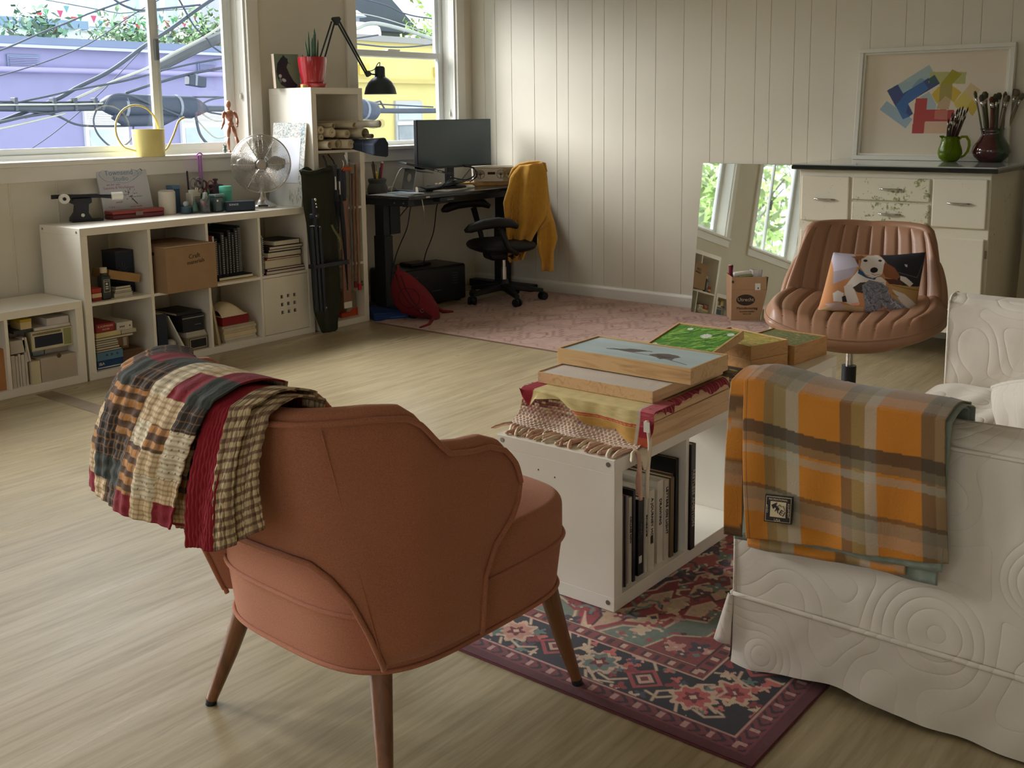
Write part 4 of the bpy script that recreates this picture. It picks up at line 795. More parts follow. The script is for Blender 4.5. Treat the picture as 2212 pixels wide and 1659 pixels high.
# cat painting
t=thing('cat_painting','small canvas of a black cat on a green ground beside the red pot','painting',(1.50,.25,TT0)); 
CA=Vector((1.405+.0,.338,TT0)); CB=Vector((1.555,.30,TT0)); ax=(CB-CA).normalized(); CA=Vector((1.462,.262,TT0)); W_=.16; H_=.205; n2=Vector((ax.y,-ax.x,0))
lean=(Vector((0,0,1))*.995-n2*.09).normalized()
mb=MB(); c4=[CA,CA+ax*W_,CA+ax*W_+lean*H_,CA+lean*H_]; mb.v=[tuple(p-n2*.035) for p in c4]+[tuple(p) for p in c4]; mb.f=[(0,1,2,3),(4,5,6,7),(0,1,5,4),(1,2,6,5),(2,3,7,6),(3,0,4,7)]; build('canvas_block',mb,paint((206,186,168)),t)
cv=Canvas(80,100,(126,150,128)); cv.a*=(1-.12*vnoise(100,80,6,2))[...,None]
cv.poly([(.38,.97),(.46,.90),(.55,.86),(.56,.74),(.48,.62),(.58,.42),(.72,.22),(.88,.10),(.80,.03),(.40,.03),(.22,.10),(.10,.28),(.06,.5),(.12,.72),(.26,.86),(.34,.92)],(36,42,56)); cv.ell(.20,.36,.05,.05,(190,196,196),.4); cv.ell(.34,.24,.07,.045,(186,192,194),-.4); cv.ell(.20,.24,.04,.07,(120,124,130),.2); cv.line([(.55,.74),(.66,.72)],.012,(36,42,56))
printed('painted_face',cv.a,lambda u,v:CA+ax*W_*u+lean*H_*v+n2*.001,cmat('oil_paint',.5),t)
t=thing('eraser_block','small yellow and orange block on the tall shelf top','block',(1.512,.075,TT0),.1); build('block_body',MB().box(-.012,.012,-.01,.01,0,.018),paint((226,206,120)),t,world=False,bevel=.002); build('block_end',MB().box(.0122,.032,-.01,.01,0,.016),paint((206,150,96)),t,world=False,bevel=.002)
t=thing('photo_card','small unframed photo card standing behind the red pot','photo',(1.74,.2,TT0)); mb=MB(); PA=Vector((1.655,.235,TT0)); mb.v=[]; 
cv=Canvas(50,70,(176,172,164)); cv.rect(0,1,.9,1,(70,86,110)); cv.poly([(0,.45),(.5,.36),(1,.28),(1,.22),(.5,.26),(0,.3)],(50,56,66)); cv.rect(0,1,0,.2,(186,176,156)); ax2=Vector((.95,-.31,0)); l2=Vector((-.03,.09,1)).normalized()
build('card_backing',MB().add([PA-Vector((-.001,.003,0)),PA+ax2*.10-Vector((0,-.003,0)),PA+ax2*.10+l2*.15-Vector((0,-.003,0)),PA+l2*.15-Vector((0,-.003,0))],[(0,1,2,3)]),m_wht,t,solid=.002); printed('card_print',cv.a,lambda u,v:PA+ax2*.10*u+l2*.15*v+Vector((-.0003,-.001,0)),cmat('photo_print',.35),t)
# architect lamp, clamped to the back edge of the tall shelf
t=thing('architect_lamp','black swing-arm lamp clamped behind the red pot, shade over the window','lamp',(1.80,.27,TT0)); ml=mat('lamp_black',(44,54,62),.4)
y=.27
def lp(x,z,yy=y): return (x,yy,z)
build('clamp',MB().box(1.772,1.80,.24,.30,TT0-.0,TT0+.035),ml,t,bevel=.004); build('clamp_post',MB().cyl((1.787,y,TT0+.03),(1.787,y,TT0+.09),.008,.008,10),ml,t)
for dx in (-.022,.022):
    build('lower_arm',MB().tube([lp(1.80+dx,TT0+.08,y+.01),lp(1.952+dx*.6,1.885,y+.01)],.0055,8),ml,t)
    build('upper_arm',MB().tube([lp(1.985+dx*.35,1.885+dx*.3),lp(2.215+dx*.3,1.572+dx*.2)],.006,8),ml,t)
build('base_joint',MB().cbox((1.80,y+.01,TT0+.085),(.06,.02,.022)),ml,t,bevel=.004)
build('elbow_joint',MB().prism([(1.935,1.90),(1.945,1.912),(1.99,1.918),(2.005,1.905),(1.98,1.865),(1.972,1.862)],y-.008,y+.014,'y'),ml,t,bevel=.003)
build('end_joint',MB().prism([(2.20,1.575),(2.228,1.588),(2.255,1.572),(2.25,1.556),(2.222,1.545)],y-.01,y+.01,'y'),ml,t,bevel=.003); build('stem',MB().tube([lp(2.245,1.566),lp(2.305,1.563)],.005,8),ml,t)
LX=2.338
build('shade',MB().lathe([(.108,1.435),(.106,1.445),(.098,1.478),(.080,1.512),(.055,1.537),(.036,1.548),(.034,1.56),(.034,1.606),(.026,1.617),(.008,1.621),(.008,1.617),(.030,1.60),(.030,1.545),(.05,1.53),(.094,1.475),(.104,1.436)],(LX,y,0),40),ml,t,smooth=2)
build('bulb',MB().ball((LX,y,1.50),(.03,.03,.036),16,10),mat('bulb_white',(236,236,228),.3),t,smooth=True); build('lamp_cord',MB().tube(spline([lp(LX,1.62),lp(LX+.002,1.642),lp(LX-.02,1.632),lp(LX-.045,1.60),lp(LX-.085,1.585),lp(2.225,1.585)],5),.003,6),ml,t,smooth=True)
# ---------- contents of the tall shelf ----------
mpap=mat('roll_paper',(222,210,184),.7,var=.05,vs=20); 
def roll(lab,xe,ye,z,r,L=.40,core=.35,m=None,dx=0,group=None):
    t=thing('paper_roll',lab,'paper roll',(xe,ye+L/2,z-r)); yb=min(.37,ye+L); 
    mb=MB(); n=24; r2=r*core
    for (yy,rr_) in ((ye,r),(yb,r),(yb,r2),(ye,r2)):
        for k in range(n): a=2*math.pi*k/n; mb.v.append((xe+dx*(yy-ye)/L+rr_*math.cos(a),yy,z+rr_*math.sin(a)))
    mb.f=[(i*n+k,i*n+(k+1)%n,((i+1)%4)*n+(k+1)%n,((i+1)%4)*n+k) for i in range(4) for k in range(n)]; build('roll_body',mb,m or mpap,t,smooth=2)
    sp=MB(); sp.tube([(xe+q*math.cos(a),ye-.0006,z+q*math.sin(a)) for a,q in zip(np.linspace(0,14,50),np.linspace(r2,r*.97,50))],.0007,3); build('roll_edge',sp,mat('roll_edge_brown',(160,140,112),.8),t); return t
ZS=1.0925
roll('cream paper roll at the left end of the upper row',1.563,-.01,1.2135,.023); roll('thick layered roll, second in the upper row',1.632,-.03,1.197,.028,core=.2)
roll('layered roll in the middle of the upper row',1.726,-.06,1.188,.024,core=.4); roll('large hollow cream roll protruding right of the middle',1.817,-.12,1.1885,.032,core=.85)
roll('slim cream roll lying above the middle rolls',1.777,-.07,1.2375,.017,core=.75); roll('long white roll poking farthest out over the window edge',1.808,-.25,1.2455,.0215,core=.75,L=.6)
roll('thin roll wedged low at the left',1.568,-.005,1.171,.0165); roll('white hollow roll at the left of the bottom row',1.588,-.06,1.1245,.024,core=.8)
roll('cream hollow roll in the middle of the bottom row',1.655,-.05,1.1285,.0265,core=.85); roll('tightly wound roll at the right of the bottom row',1.716,-.10,1.127,.0275,core=.2)
roll('short cream roll tucked behind the upper row',1.673,.0,1.2385,.015,core=.7); roll('grey cream roll above the black mat case',1.846,-.15,1.172,.0135,core=.7,m=paint((170,158,134)))
t=thing('plastic_sleeve','clear crumpled plastic sleeve over the farthest poking roll','sleeve',(1.81,-.15,1.22)); build('film',MB().grid(lambda u,v:(1.808+(.026+.003*math.sin(9*v+7*u))*math.cos(u*6.28),-.275+.2*v,1.2455+(.025+.004*math.sin(11*v+5*u))*math.sin(u*6.28)),24,12,cu=True),mat('thin_plastic',(240,242,244),.12,trans=.0,alpha=.35,var=0),t,smooth=True)
t=thing('mat_case','black padded folding case sticking out of the tall shelf under the rolls','case',(1.82,-.1,ZS)); mc=mat('case_fabric',(30,42,62),.7,bump=.15,bs=120)
P=[(1.752,1.101),(1.752,1.136),(1.79,1.152),(1.845,1.156),(1.868,1.138),(1.864,1.097),(1.852,1.094)]
mb=MB(); n=len(P)
for (yy,dx,dz,s,sz) in ((-.35,-.085,-.018,.9,1.6),(-.335,-.08,-.016,1.05,1.85),(.0,0,0,.85,.85),(.25,-.01,0,.8,.8)):
    for (a,b) in P: mb.v.append((1.81+(a-1.81)*s+dx,yy,1.125+(b-1.125)*sz+dz))
mb.f=[tuple(range(n))]+[(i*n+k,i*n+(k+1)%n,(i+1)*n+(k+1)%n,(i+1)*n+k) for i in range(3) for k in range(n)]+[tuple(3*n+k for k in range(n))[::-1]]; build('case_body',mb,mc,t,bevel=.006); build('seam',MB().tube([(1.700,-.22,1.085),(1.697,-.22,1.14)],.0015,4),mat('seam_grey',(110,120,130),.6),t)
# hooks + hanging things
t=thing('tool_bag','long olive drab bag hanging against the tall shelf, with black tripod legs strapped on','bag',(1.52,-.07,.0)); mo=mat('olive_canvas',(44,48,34),.85,var=.12,bump=.2,bs=60); 
prof=[(.985,1.352,1.625),(.95,1.365,1.62),(.88,1.366,1.617),(.774,1.371,1.62),(.66,1.391,1.622),(.5,1.402,1.628),(.42,1.409,1.63),(.25,1.413,1.632),(.14,1.418,1.628),(.06,1.447,1.604),(.012,1.466,1.60),(.001,1.478,1.590)]
def bag(u,v):
    i=v*(len(prof)-1); k=int(min(i,len(prof)-2)); f=i-k; z,a,b=[prof[k][q]*(1-f)+prof[k+1][q]*f for q in range(3)]
    z+= (.02*math.sin(3.1*u*math.pi) if v<.1 else 0)*(1-v*10); d=.030*math.sin(math.pi*u)**.6*(.5+.5*min(1,v*6))+.006*math.sin(17*u+9*v)*math.sin(math.pi*u)+.002
    return (a+(b-a)*u,-.047-d,max(z,.0015))
build('bag_body',MB().grid(bag,20,46),mo,t,smooth=True); build('bag_back',MB().grid(lambda u,v:(bag(u,v)[0],-.046,bag(u,v)[2]),6,46),mo,t,smooth=True)
build('top_fold',MB().tube([(1.355,-.06,.985),(1.40,-.075,.968),(1.45,-.08,.972),(1.50,-.08,.985),(1.56,-.075,.98)],[.008,.012,.014,.012,.008],8),mo,t,smooth=True)
build('hanging_loop',MB().tube([(1.555,-.06,.98),(1.56,-.04,1.03),(1.565,-.015,1.062)],.006,6),m_blk,t)
t=thing('tripod','folded black tripod with chrome catches hanging in front of the olive bag','tripod',(1.40,-.12,.15)); mt=mat('tripod_black',(24,32,44),.35)
for i,x in enumerate((1.368,1.396,1.428)):
    l=build('leg',MB().tube([(x-.008,-.125,.655),(x+.002,-.125,.42),(x+.010,-.125,.158)],[.0125,.012,.011],10),mt,t,smooth=2); build('leg_tip',MB().cyl((x+.010,-.125,.15),(x+.010,-.125,.165),.0135,.0135,10),mt,l)
build('strap',MB().box(1.352,1.63,-.142,-.090,.41,.435),mt,t,bevel=.003)
build('centre_column',MB().cyl((1.392,-.12,.64),(1.388,-.12,.82),.011,.011,12),mt,t); build('crank_head',MB().cbox((1.388,-.12,.72),(.05,.03,.03)),mt,t,bevel=.006); build('handle_rod',MB().tube([(1.352,-.12,.664),(1.40,-.125,.661)],.004,6),m_chrome,t)
for (x,z,r) in ((1.386,.815,.010),(1.390,.79,.006),(1.393,.772,.006),(1.388,.72,.006),(1.41,.655,.005),(1.432,.415,.004),(1.437,.17,.005)): build('catch',MB().ball((x,-.139,z),(r*.8,.004,r),10,6),m_chrome,t,smooth=True)
def umbrella(lab,x,z0,z1,dx,r,c):
    t=thing('umbrella',lab,'umbrella',(x,-.11,z0)); m=mat('umb_%d_%d_%d'%c,c,.7); build('canopy',MB().tube([(x,-.11,z1-.13),(x+dx*.2,-.11,z1-.2),(x+dx*.6,-.11,(z0+z1)/2),(x+dx,-.11,z0+.04)],[r*.6,r,r*.9,r*.35],10),m,t,smooth=True); build('shaft',MB().cyl((x,-.11,z1-.14),(x,-.11,z1-.05),.006,.006,8),m_chrome,t); build('handle',MB().cyl((x,-.11,z1-.05),(x,-.11,z1+.02),.010,.012,10),m_blk,t,bevel=.002); build('ferrule',MB().cyl((x+dx,-.11,z0),(x+dx,-.11,z0+.05),.005,.005,8),m_blk,t); return t
umbrella('black folded umbrella with silver collar, left of the orange handle',1.572,.60,.99,.01,.018,(30,36,48)); umbrella('long black stick umbrella reaching beside the wooden ruler',1.602,.245,.96,.035,.015,(26,32,44))
t=thing('waist_pouch','dark nylon pouch hanging behind the umbrellas','pouch',(1.65,-.04,.78)); build('pouch_body',MB().grid(lambda u,v:(1.60+.12*u,-.035-.035*math.sin(math.pi*u)**.5*math.sin(math.pi*min(1,v+.05))**.4,.98-.20*v),12,12),mat('dark_nylon',(40,44,62),.7),t,smooth=True); build('strap',MB().tube([(1.66,-.03,.97),(1.63,-.03,1.03),(1.60,-.02,1.07)],.004,6),m_blk,t); build('metal_ring',MB().tube([(1.615+.026*math.cos(a),-.11,1.01+.03*math.sin(a)) for a in np.linspace(-1.3,1.6,12)],.002,5),m_chrome,t)
t=thing('orange_grip','bright orange tool grip hooked under the rolls','tool',(1.715,-.05,.965)); build('grip',MB().cyl((1.682,-.05,.978),(1.752,-.05,.978),.013,.013,12),mat('grip_orange',(206,92,44),.5),t,bevel=.003); build('shank',MB().cyl((1.665,-.05,.978),(1.683,-.05,.978),.006,.006,8),m_chrome,t)
t=thing('olive_strap','loose olive webbing strap curling in front of the bag','strap',(1.55,-.1,.5)); build('webbing',MB().tube(spline([(1.525,-.115,.655),(1.54,-.12,.62),(1.572,-.125,.57),(1.582,-.125,.53),(1.580,-.12,.50)],5),.008,4),mat('strap_olive',(104,100,72),.8),t)
t=thing('yardstick','broad brown wooden ruler with white end label standing in the tall shelf','ruler',(1.70,-.03,.11)); wy=wood('ruler_wood',(140,98,80),(112,74,60),1,2); build('ruler_board',MB().box(1.672,1.734,-.036,-.029,.155,.80),wy,t,bevel=.001); build('end_label',MB().box(1.674,1.736,-.0375,-.0305,.117,.156),m_wht,t)
for k in range(6): build('hang_hole',MB().cyl((1.69+.004*(k%2),-.0366,.75-.1*k),(1.69+.004*(k%2),-.0355,.75-.1*k),.003,.003,8),MC['slot_dark'],t)
for k,(x0,x1,za,zb,r,c,l) in enumerate(((1.762,1.748,.33,1.03,.005,(104,100,98),'thin grey metal rod right of the wooden ruler'),(1.783,1.775,.235,.945,.0085,(128,92,72),'brown wooden pole with dark red tip'),(1.812,1.806,.215,1.005,.009,(154,112,86),'lighter wooden pole with bright red tip, rightmost in the tall shelf'))):
    t=thing('pole',l,'pole',(x1,-.03,za)); build('shaft',MB().cyl((x1,-.035,za+(.04 if k else 0)),(x0,-.03,zb),r,r,10),wood('pole_%d'%k,c,tuple(int(v*.75) for v in c),1,2) if k else paint(c,.4),t,smooth=2)
    if k: build('tip',MB().cyl((x1,-.035,za),(x1,-.035,za+.042),r+.003,r+.003,10),paint(((110,24,28),(176,30,32))[k-1],.5),t,bevel=.002)
t=thing('hook_rack','small metal hook carrying the poles under the shelf','hook',(1.80,-.02,1.0)); build('hook_wire',MB().tube([(1.735,-.02,1.06),(1.74,-.03,1.02),(1.79,-.035,1.0),(1.82,-.035,1.01),(1.825,-.03,.99)],.003,6),m_chrome,t); build('hook_plate',MB().box(1.745,1.765,-.012,-.009,1.0,1.074),m_chrome,t)
t=thing('bracket','small dark bracket on the inner right of the tall shelf','bracket',(1.84,-.0,.25)); build('bracket_arm',MB().tube([(1.80,-.01,.245),(1.83,-.01,.25),(1.855,-.01,.262)],.005,6),m_blk,t); build('bracket_hook',MB().tube([(1.83,-.01,.25),(1.84,-.01,.235),(1.858,-.01,.24)],.004,6),m_blk,t)
t=thing('storage_tub','clear plastic tub with orange base at the bottom of the tall shelf','tub',(1.83,.1,.038)); build('tub_wall',MB().box(1.775,1.868,.06,.25,.055,.195),mat('frosted_plastic',(176,166,146),.4,alpha=.55),t,bevel=.012); build('tub_base',MB().prism([(1.73,.0385),(1.868,.0385),(1.868,.086),(1.83,.086),(1.80,.066),(1.73,.064)],.055,.26,'y'),mat('tub_orange',(190,72,36),.5),t,bevel=.004)
# ================= pink rug, desk corner =================
def rug(name,label,x0,x1,y0,y1,img,th=.006,rough=.95,edge=(90,60,66),bump=.25):
    t=thing(name,label,'rug',((x0+x1)/2,(y0+y1)/2,0)); rr=np.random.default_rng(3)
    build('rug_edge',MB().box(x0,x1,y0,y1,.0005,th),paint(edge,.95),t,bevel=.002)
    printed('rug_pile',img,lambda u,v:(x0+.003+(x1-x0-.006)*u,y0+.003+(y1-y0-.006)*v,th+.0012),cmat('wool_print_'+name,rough,bump=bump,bs=420,sheen=.15),t,smooth=True); return t
h,w_=430,310
cv=Canvas(w_,h,(166,134,120)); n1=vnoise(h,w_,60,1); n2=vnoise(h,w_,14,2); n3=vnoise(h,w_,150,4)
cv.a*=(.86+.28*n2*.6+.14*n1)[...,None]
rr=np.random.default_rng(21); dk=(128,84,74)
for cx in (.2,.5,.8):
    for cy in np.linspace(.06,.94,9):
        s=.052+.012*rr.random()
        for k in (1,.62,.3):
            for q in range(4):
                if rr.random()<.38: continue
                p=[(cx+s*2.2*k*.9,cy),(cx,cy+s*k),(cx-s*2.2*k*.9,cy),(cx,cy-s*k)]; a,b=p[q],p[(q+1)%4]; m=4; pts=[]
                for i in range(m+1): pts+= [(a[0]+(b[0]-a[0])*i/m,a[1]+(b[1]-a[1])*max(0,i-1)/m),(a[0]+(b[0]-a[0])*i/m,a[1]+(b[1]-a[1])*i/m)]
                cv.line(pts,.005,dk,.6+.3*rr.random())
for x in (.04,.35,.65,.96):
    pts=[(x+.012*(1 if (i//2)%2 else -1),.02+.96*i/70) for i in range(70)]; cv.line(pts,.0045,dk,.6)
for k in range(150):
    x,y=rr.random(),rr.random(); s=.008+.014*rr.random(); cv.line([(x-s*rr.random()*2,y+s*(rr.random()-.5)),(x+s,y+s*(rr.random()-.5))],.004,(132,88,76) if k%3 else (116,70,64),.6)
for k in range(34):
    x,y=rr.random(),rr.random(); s=.010+.008*rr.random(); cv.poly([(x-s*1.3,y),(x,y+s),(x+s*1.3,y),(x,y-s)],(142,88,82),.5)
cv.a=cv.a*(.9+.2*n3)[...,None]; cv.a=cv.a*.97+arr((190,158,142))*.03
rug('pink_rug','faded dusty pink patterned rug under the desk and swivel chair',1.872,3.425,-2.25,-.092,cv.a,edge=(120,92,84))
# ---- standing desk
DT=.787
t=thing('standing_desk','black height-adjustable desk in the corner by the window','desk',(2.75,.1,0)); mk=mat('desk_black',(24,28,34),.45); ms=mat('desk_top_black',(34,38,42),.22,coat=.2)
build('desk_top',MB().box(2.08,3.42,-.215,.40,DT-.024,DT),ms,t,bevel=.004)
build('rail',MB().box(2.16,3.34,-.12,-.08,DT-.075,DT-.025),mk,t,bevel=.002); build('rail',MB().box(2.16,3.34,.26,.30,DT-.075,DT-.025),mk,t,bevel=.002)
for x in (2.10,3.33):
    build('side_bracket',MB().box(x,x+.055,-.19,.37,DT-.065,DT-.0245),mk,t,bevel=.003)
    l=build('leg',MB().box(x-.0,x+.075,.03,.13,.055,.52),mk,t,bevel=.003); build('leg_upper',MB().box(x+.006,x+.069,.038,.122,.30,DT-.065),mk,l,bevel=.003)
    build('foot',MB().box(x-.005,x+.08,-.22,.38,.0,.055),mk,t,bevel=.008)
build('motor_box',MB().box(2.16,2.25,.03,.13,DT-.26,DT-.075),mk,t,bevel=.003)
for x in (2.085,): 
    for y in (-.15,-.07): build('bolt',MB().cyl((2.0995,y,DT-.045),(2.0975,y,DT-.045),.005,.005,10),m_screw,t)
build('control_pad',MB().box(2.36,2.50,-.225,-.16,DT-.052,DT-.026),mk,t,bevel=.004); build('pad_buttons',MB().box(2.43,2.49,-.2265,-.225,DT-.043,DT-.037),paint((120,124,128)),t)
build('badge',MB().box(2.24,2.275,-.2165,-.215,DT-.017,DT-.008),paint((210,214,214)),t)
def cordl(lab,pts,r=.004,m=None,name='loose_cable'): return single(name,MB().tube(spline(pts,8),r,6),m or m_blk,lab,'cord',smooth=True)
cordl('black cord hanging in an S from desk to the backpack',[(2.33,-.02,DT-.08),(2.32,0,.70),(2.30,.02,.56),(2.22,.02,.44),(2.17,.02,.34),(2.15,.02,.22)]); cordl('black cord hanging straight down to the black printer',[(2.56,-.02,DT-.08),(2.565,.0,.66),(2.585,.05,.50),(2.56,.10,.36),(2.545,.12,.262)])
cordl('short black cord looping by the desk leg',[(2.30,.0,DT-.08),(2.26,.02,.66),(2.22,.05,.60)]); single('cable_tie',MB().tube([(2.26,-.16,DT-.03),(2.262,-.165,.72),(2.272,-.165,.685)],.003,6),m_wht,'small white cable end hanging under the desk edge','cord')
# monitor
t=thing('monitor','large dark computer monitor seen against the window, screen off','monitor',(2.95,.12,DT)); Y=.135
build('panel',MB().box(2.535,3.318,Y,Y+.03,.925,1.262),mk,t,bevel=.003); build('screen',MB().box(2.541,3.312,Y-.0012,Y,.940,1.257),mat('screen_off',(46,66,74),.16,var=.03),t); build('chin',MB().box(2.537,3.316,Y-.0016,Y,.926,.938),mk,t)
build('stand_neck',MB().box(2.87,2.94,Y+.03,Y+.06,DT+.01,1.05),mk,t,bevel=.004); build('stand_foot',MB().box(2.77,3.04,.06,.28,DT,DT+.014),mk,t,bevel=.004)
# laptop on aluminium riser
t=thing('laptop_stand','silver curved laptop stand with round hole left of the monitor','stand',(2.58,.2,DT)); mal=mat('satin_aluminium',(150,154,156),.35,metal=.75,var=.02)
build('stand_base',MB().box(2.42,2.66,.06,.30,DT,DT+.008),mal,t,bevel=.003)
Tst=TR(2.44,.17,DT)@Rz(math.radians(-12)); pr=[(0,0),(.012,.035),(.02,.10),(.035,.152),(.040,.156)]
mb=MB(Tst); n=24; 
V=[(-.075,0),( .075,0),( .060,.150),(-.060,.150)]; hole=[(0+.026*math.cos(a),.088+.030*math.sin(a)) for a in np.linspace(math.pi/4,math.pi/4+2*math.pi,n,endpoint=False)]
def onsheet(p): return (.02+.22*p[1],p[0],p[1])
out=[]
for k in range(n):
    a=math.pi/4+2*math.pi*k/n; c_,s_=math.cos(a),math.sin(a); m_=max(abs(c_)/1,abs(s_)/1); hw=.075-.1*max(0,(.075+.075*s_/m_))*.5 if False else .068; out.append((hw*c_/m_,.075+.075*s_/m_))
vs=[onsheet(p) for p in hole]+[onsheet(p) for p in out]; mb.add(vs,[(k,(k+1)%n,n+(k+1)%n,n+k) for k in range(n)]); build('stand_back',mb,mal,t,solid=.004)
Tl=TR(2.52,.17,DT+.148)@Rz(math.radians(-14))@Ry(math.radians(12))
build('tray',MB(Tl).box(-.08,.12,-.09,.09,-.008,-.004),mal,t)
t=thing('laptop','closed dark grey laptop tilted on the stand','laptop',(2.55,.15,DT+.15)); mlp=mat('space_grey',(92,98,106),.3,metal=.7,var=.02)
Tl2=TR(2.56,.12,DT+.15)@Rz(math.radians(-33))@Ry(math.radians(14))
build('base',MB(Tl2).box(-.14,.20,-.115,.115,0,.008),mlp,t,bevel=.003); build('lid',MB(Tl2).box(-.14,.20,-.115,.115,.0085,.0135),mlp,t,bevel=.003); build('fruit_mark',MB(Tl2).lathe([(.012,.0135),(.012,.0142),(.0,.0142)],(.03,0,0),16),mk,t)
for k in range(2): build('plug',MB(Tl2).box(.06+.03*k,.08+.03*k,-.125,-.115,.002,.007),m_wht,t)
t=thing('laptop','second closed laptop standing low under the tilted one','laptop',(2.68,.05,DT)); Tl3=TR(2.69,.06,DT+.012)@Rz(math.radians(-33))@Ry(math.radians(-2)); build('base',MB(Tl3).box(-.13,.15,-.10,.10,0,.010),mat('laptop_dark',(52,58,66),.35,metal=.5),t,bevel=.004); build('lid',MB(Tl3@Ry(math.radians(-9))).box(-.13,.15,-.10,.10,.012,.019),MC['laptop_dark'],t,bevel=.003)
for i,p in enumerate(([(2.86,.13,.86),(2.93,.05,.84),(2.99,.02,.87),(3.02,.05,.92),(2.97,.10,.93)],[(2.72,.02,.80),(2.80,.0,.83),(2.90,.02,.88),(2.99,.06,.91)],[(2.60,-.02,.81),(2.62,-.03,.83),(2.70,.0,.85),(2.85,.05,.83)],[(3.01,.08,.82),(3.05,.05,.86),(3.04,.06,.91),(2.98,.12,.94)])): cordl('%s black cable tangled behind the laptops'%['first','second','third','rightmost'][i],p,.0045,name='cable')
for i,p in enumerate(([(2.34,.20,DT+.003),(2.38,.22,.83),(2.43,.20,.93),(2.47,.18,.945)],[(2.30,.20,DT+.02),(2.36,.22,.82),(2.42,.24,.81),(2.45,.25,DT+.005)])): cordl('white charging cable %s of the laptop stand'%['looping up left','lying at the foot'][i],p,.0028,m_wht,name='cable')
single('power_adapter',MB().box(2.39,2.42,.24,.29,DT,DT+.03),m_wht,'small white power adapter at the back of the desk','adapter',bevel=.006)
# pencil jar
t=thing('pencil_jar','dark stoneware jar of pens at the left end of the desk','jar',(2.235,.23,DT)); cx,cy=2.215,.20
build('jar_body',MB().lathe([(.060,0),(.066,.006),(.068,.03),(.060,.055),(.054,.066),(.060,.078),(.062,.092),(.056,.098),(.050,.094),(.048,.02),(.001,.016)],(cx,cy,DT),36),mat('stoneware',(72,72,70),.6,var=.15,bump=.2),t,smooth=2)
rr=np.random.default_rng(11)
items=[((176,40,70),.008,.20,.045,'thick magenta marker'),((64,88,80),.007,.165,.05,'teal green marker'),((206,190,70),.007,.14,-.028,'yellow highlighter'),((224,178,60),.007,.145,.0,'orange yellow highlighter'),((60,52,50),.003,.205,-.012,'dark paint brush'),((48,44,44),.003,.20,.012,'black pen'),((120,92,70),.003,.195,-.04,'brown pencil'),((70,64,66),.003,.19,.004,'grey pencil'),((96,80,70),.0025,.21,-.046,'thin brown brush'),((52,48,52),.003,.175,-.03,'short black pen'),((150,140,130),.0025,.185,.018,'thin grey pen'),((58,50,48),.0025,.215,-.052,'thin dark brush')]
for i,(c,r,hh,dx,l) in enumerate(items):
    x0=cx+dx*.35; y0=cy+.02*math.sin(i*2.1); t2=thing('pen',l+' in the stoneware jar','pen',(x0,y0,DT+.02)); build('barrel',MB().cyl((x0,y0,DT+.02),(cx+dx*1.15,cy+.03*math.sin(i*2.1),DT+hh),r,r,8),paint(c,.45),t2,smooth=2)
    if i==0: build('cap',MB().cyl((cx+dx*1.10,cy,DT+hh-.006),(cx+dx*1.20,cy,DT+hh+.006),.0085,.008,8),m_wht,t2)
# papers, keyboard, mouse
for i,(x,y,a,w,h,c,l) in enumerate(((2.20,.02,.3,.22,.28,(214,214,214),'white sheet at the bottom of the loose desk papers'),(2.27,.05,-.2,.21,.27,(224,226,228),'white sheet angled under the pale blue leaflet'),(2.26,.02,.05,.12,.20,(120,176,196),'pale blue leaflet on the desk papers'),(2.33,.03,.4,.08,.12,(150,180,214),'small blue card on the desk papers'),(2.24,-.06,-.05,.18,.10,(206,206,206),'topmost printed slip at the desk corner'))):
    t=thing('paper_sheet',l,'paper',(x,y,DT),a); build('sheet',MB().box(-w/2,w/2,-h/2,h/2,.0003+.0012*i,.0012+.0012*i),paint(c,.6),t,world=False)
    if i in (2,4): build('print_block',MB().box(-w*.3,w*.3,-h*.2,h*.3,.0012+.0012*i,.0015+.0012*i),paint((90,120,140) if i==2 else (120,124,130)),t,world=False)
t=thing('tablet_pen','white folded tag standing on the papers','tag',(2.38,.0,DT+.006)); build('tag_blade',MB().hexa([(2.34,-.03,DT+.006),(2.36,-.035,DT+.006),(2.40,.01,DT+.035),(2.385,.015,DT+.035),(2.34,-.029,DT+.007),(2.36,-.034,DT+.007),(2.40,.011,DT+.036),(2.385,.016,DT+.036)]),m_wht,t)
t=thing('keyboard','slim white keyboard on the desk edge','keyboard',(2.69,-.02,DT),0); q=[(2.50,-.13),(2.80,-.06),(2.80,.03),(2.60,.05)]
Tk=TR(2.655,-.055,DT)@Rz(math.radians(12)); build('keyboard_body',MB(Tk).box(-.145,.145,-.055,.055,.0,.007),mat('key_silver',(206,208,206),.4),t,bevel=.003)
mb=MB(Tk)
for r in range(5):
    for k in range(13): mb.box(-.138+.0213*k,-.138+.0213*k+.018,-.048+.0195*r,-.048+.0195*r+.016,.007,.0088)
build('keys',mb,m_wht,t)
t=thing('computer_mouse','white computer mouse beside the keyboard','mouse',(2.90,.02,DT)); build('mouse_shell',MB().ball((2.905,-.0,DT+.004),(.055,.032,.019),20,12),m_wht,t,smooth=True); build('mouse_foot',MB().cyl((2.905,0,DT),(2.905,0,DT+.004),.028,.030,20),paint((120,140,130)),t)
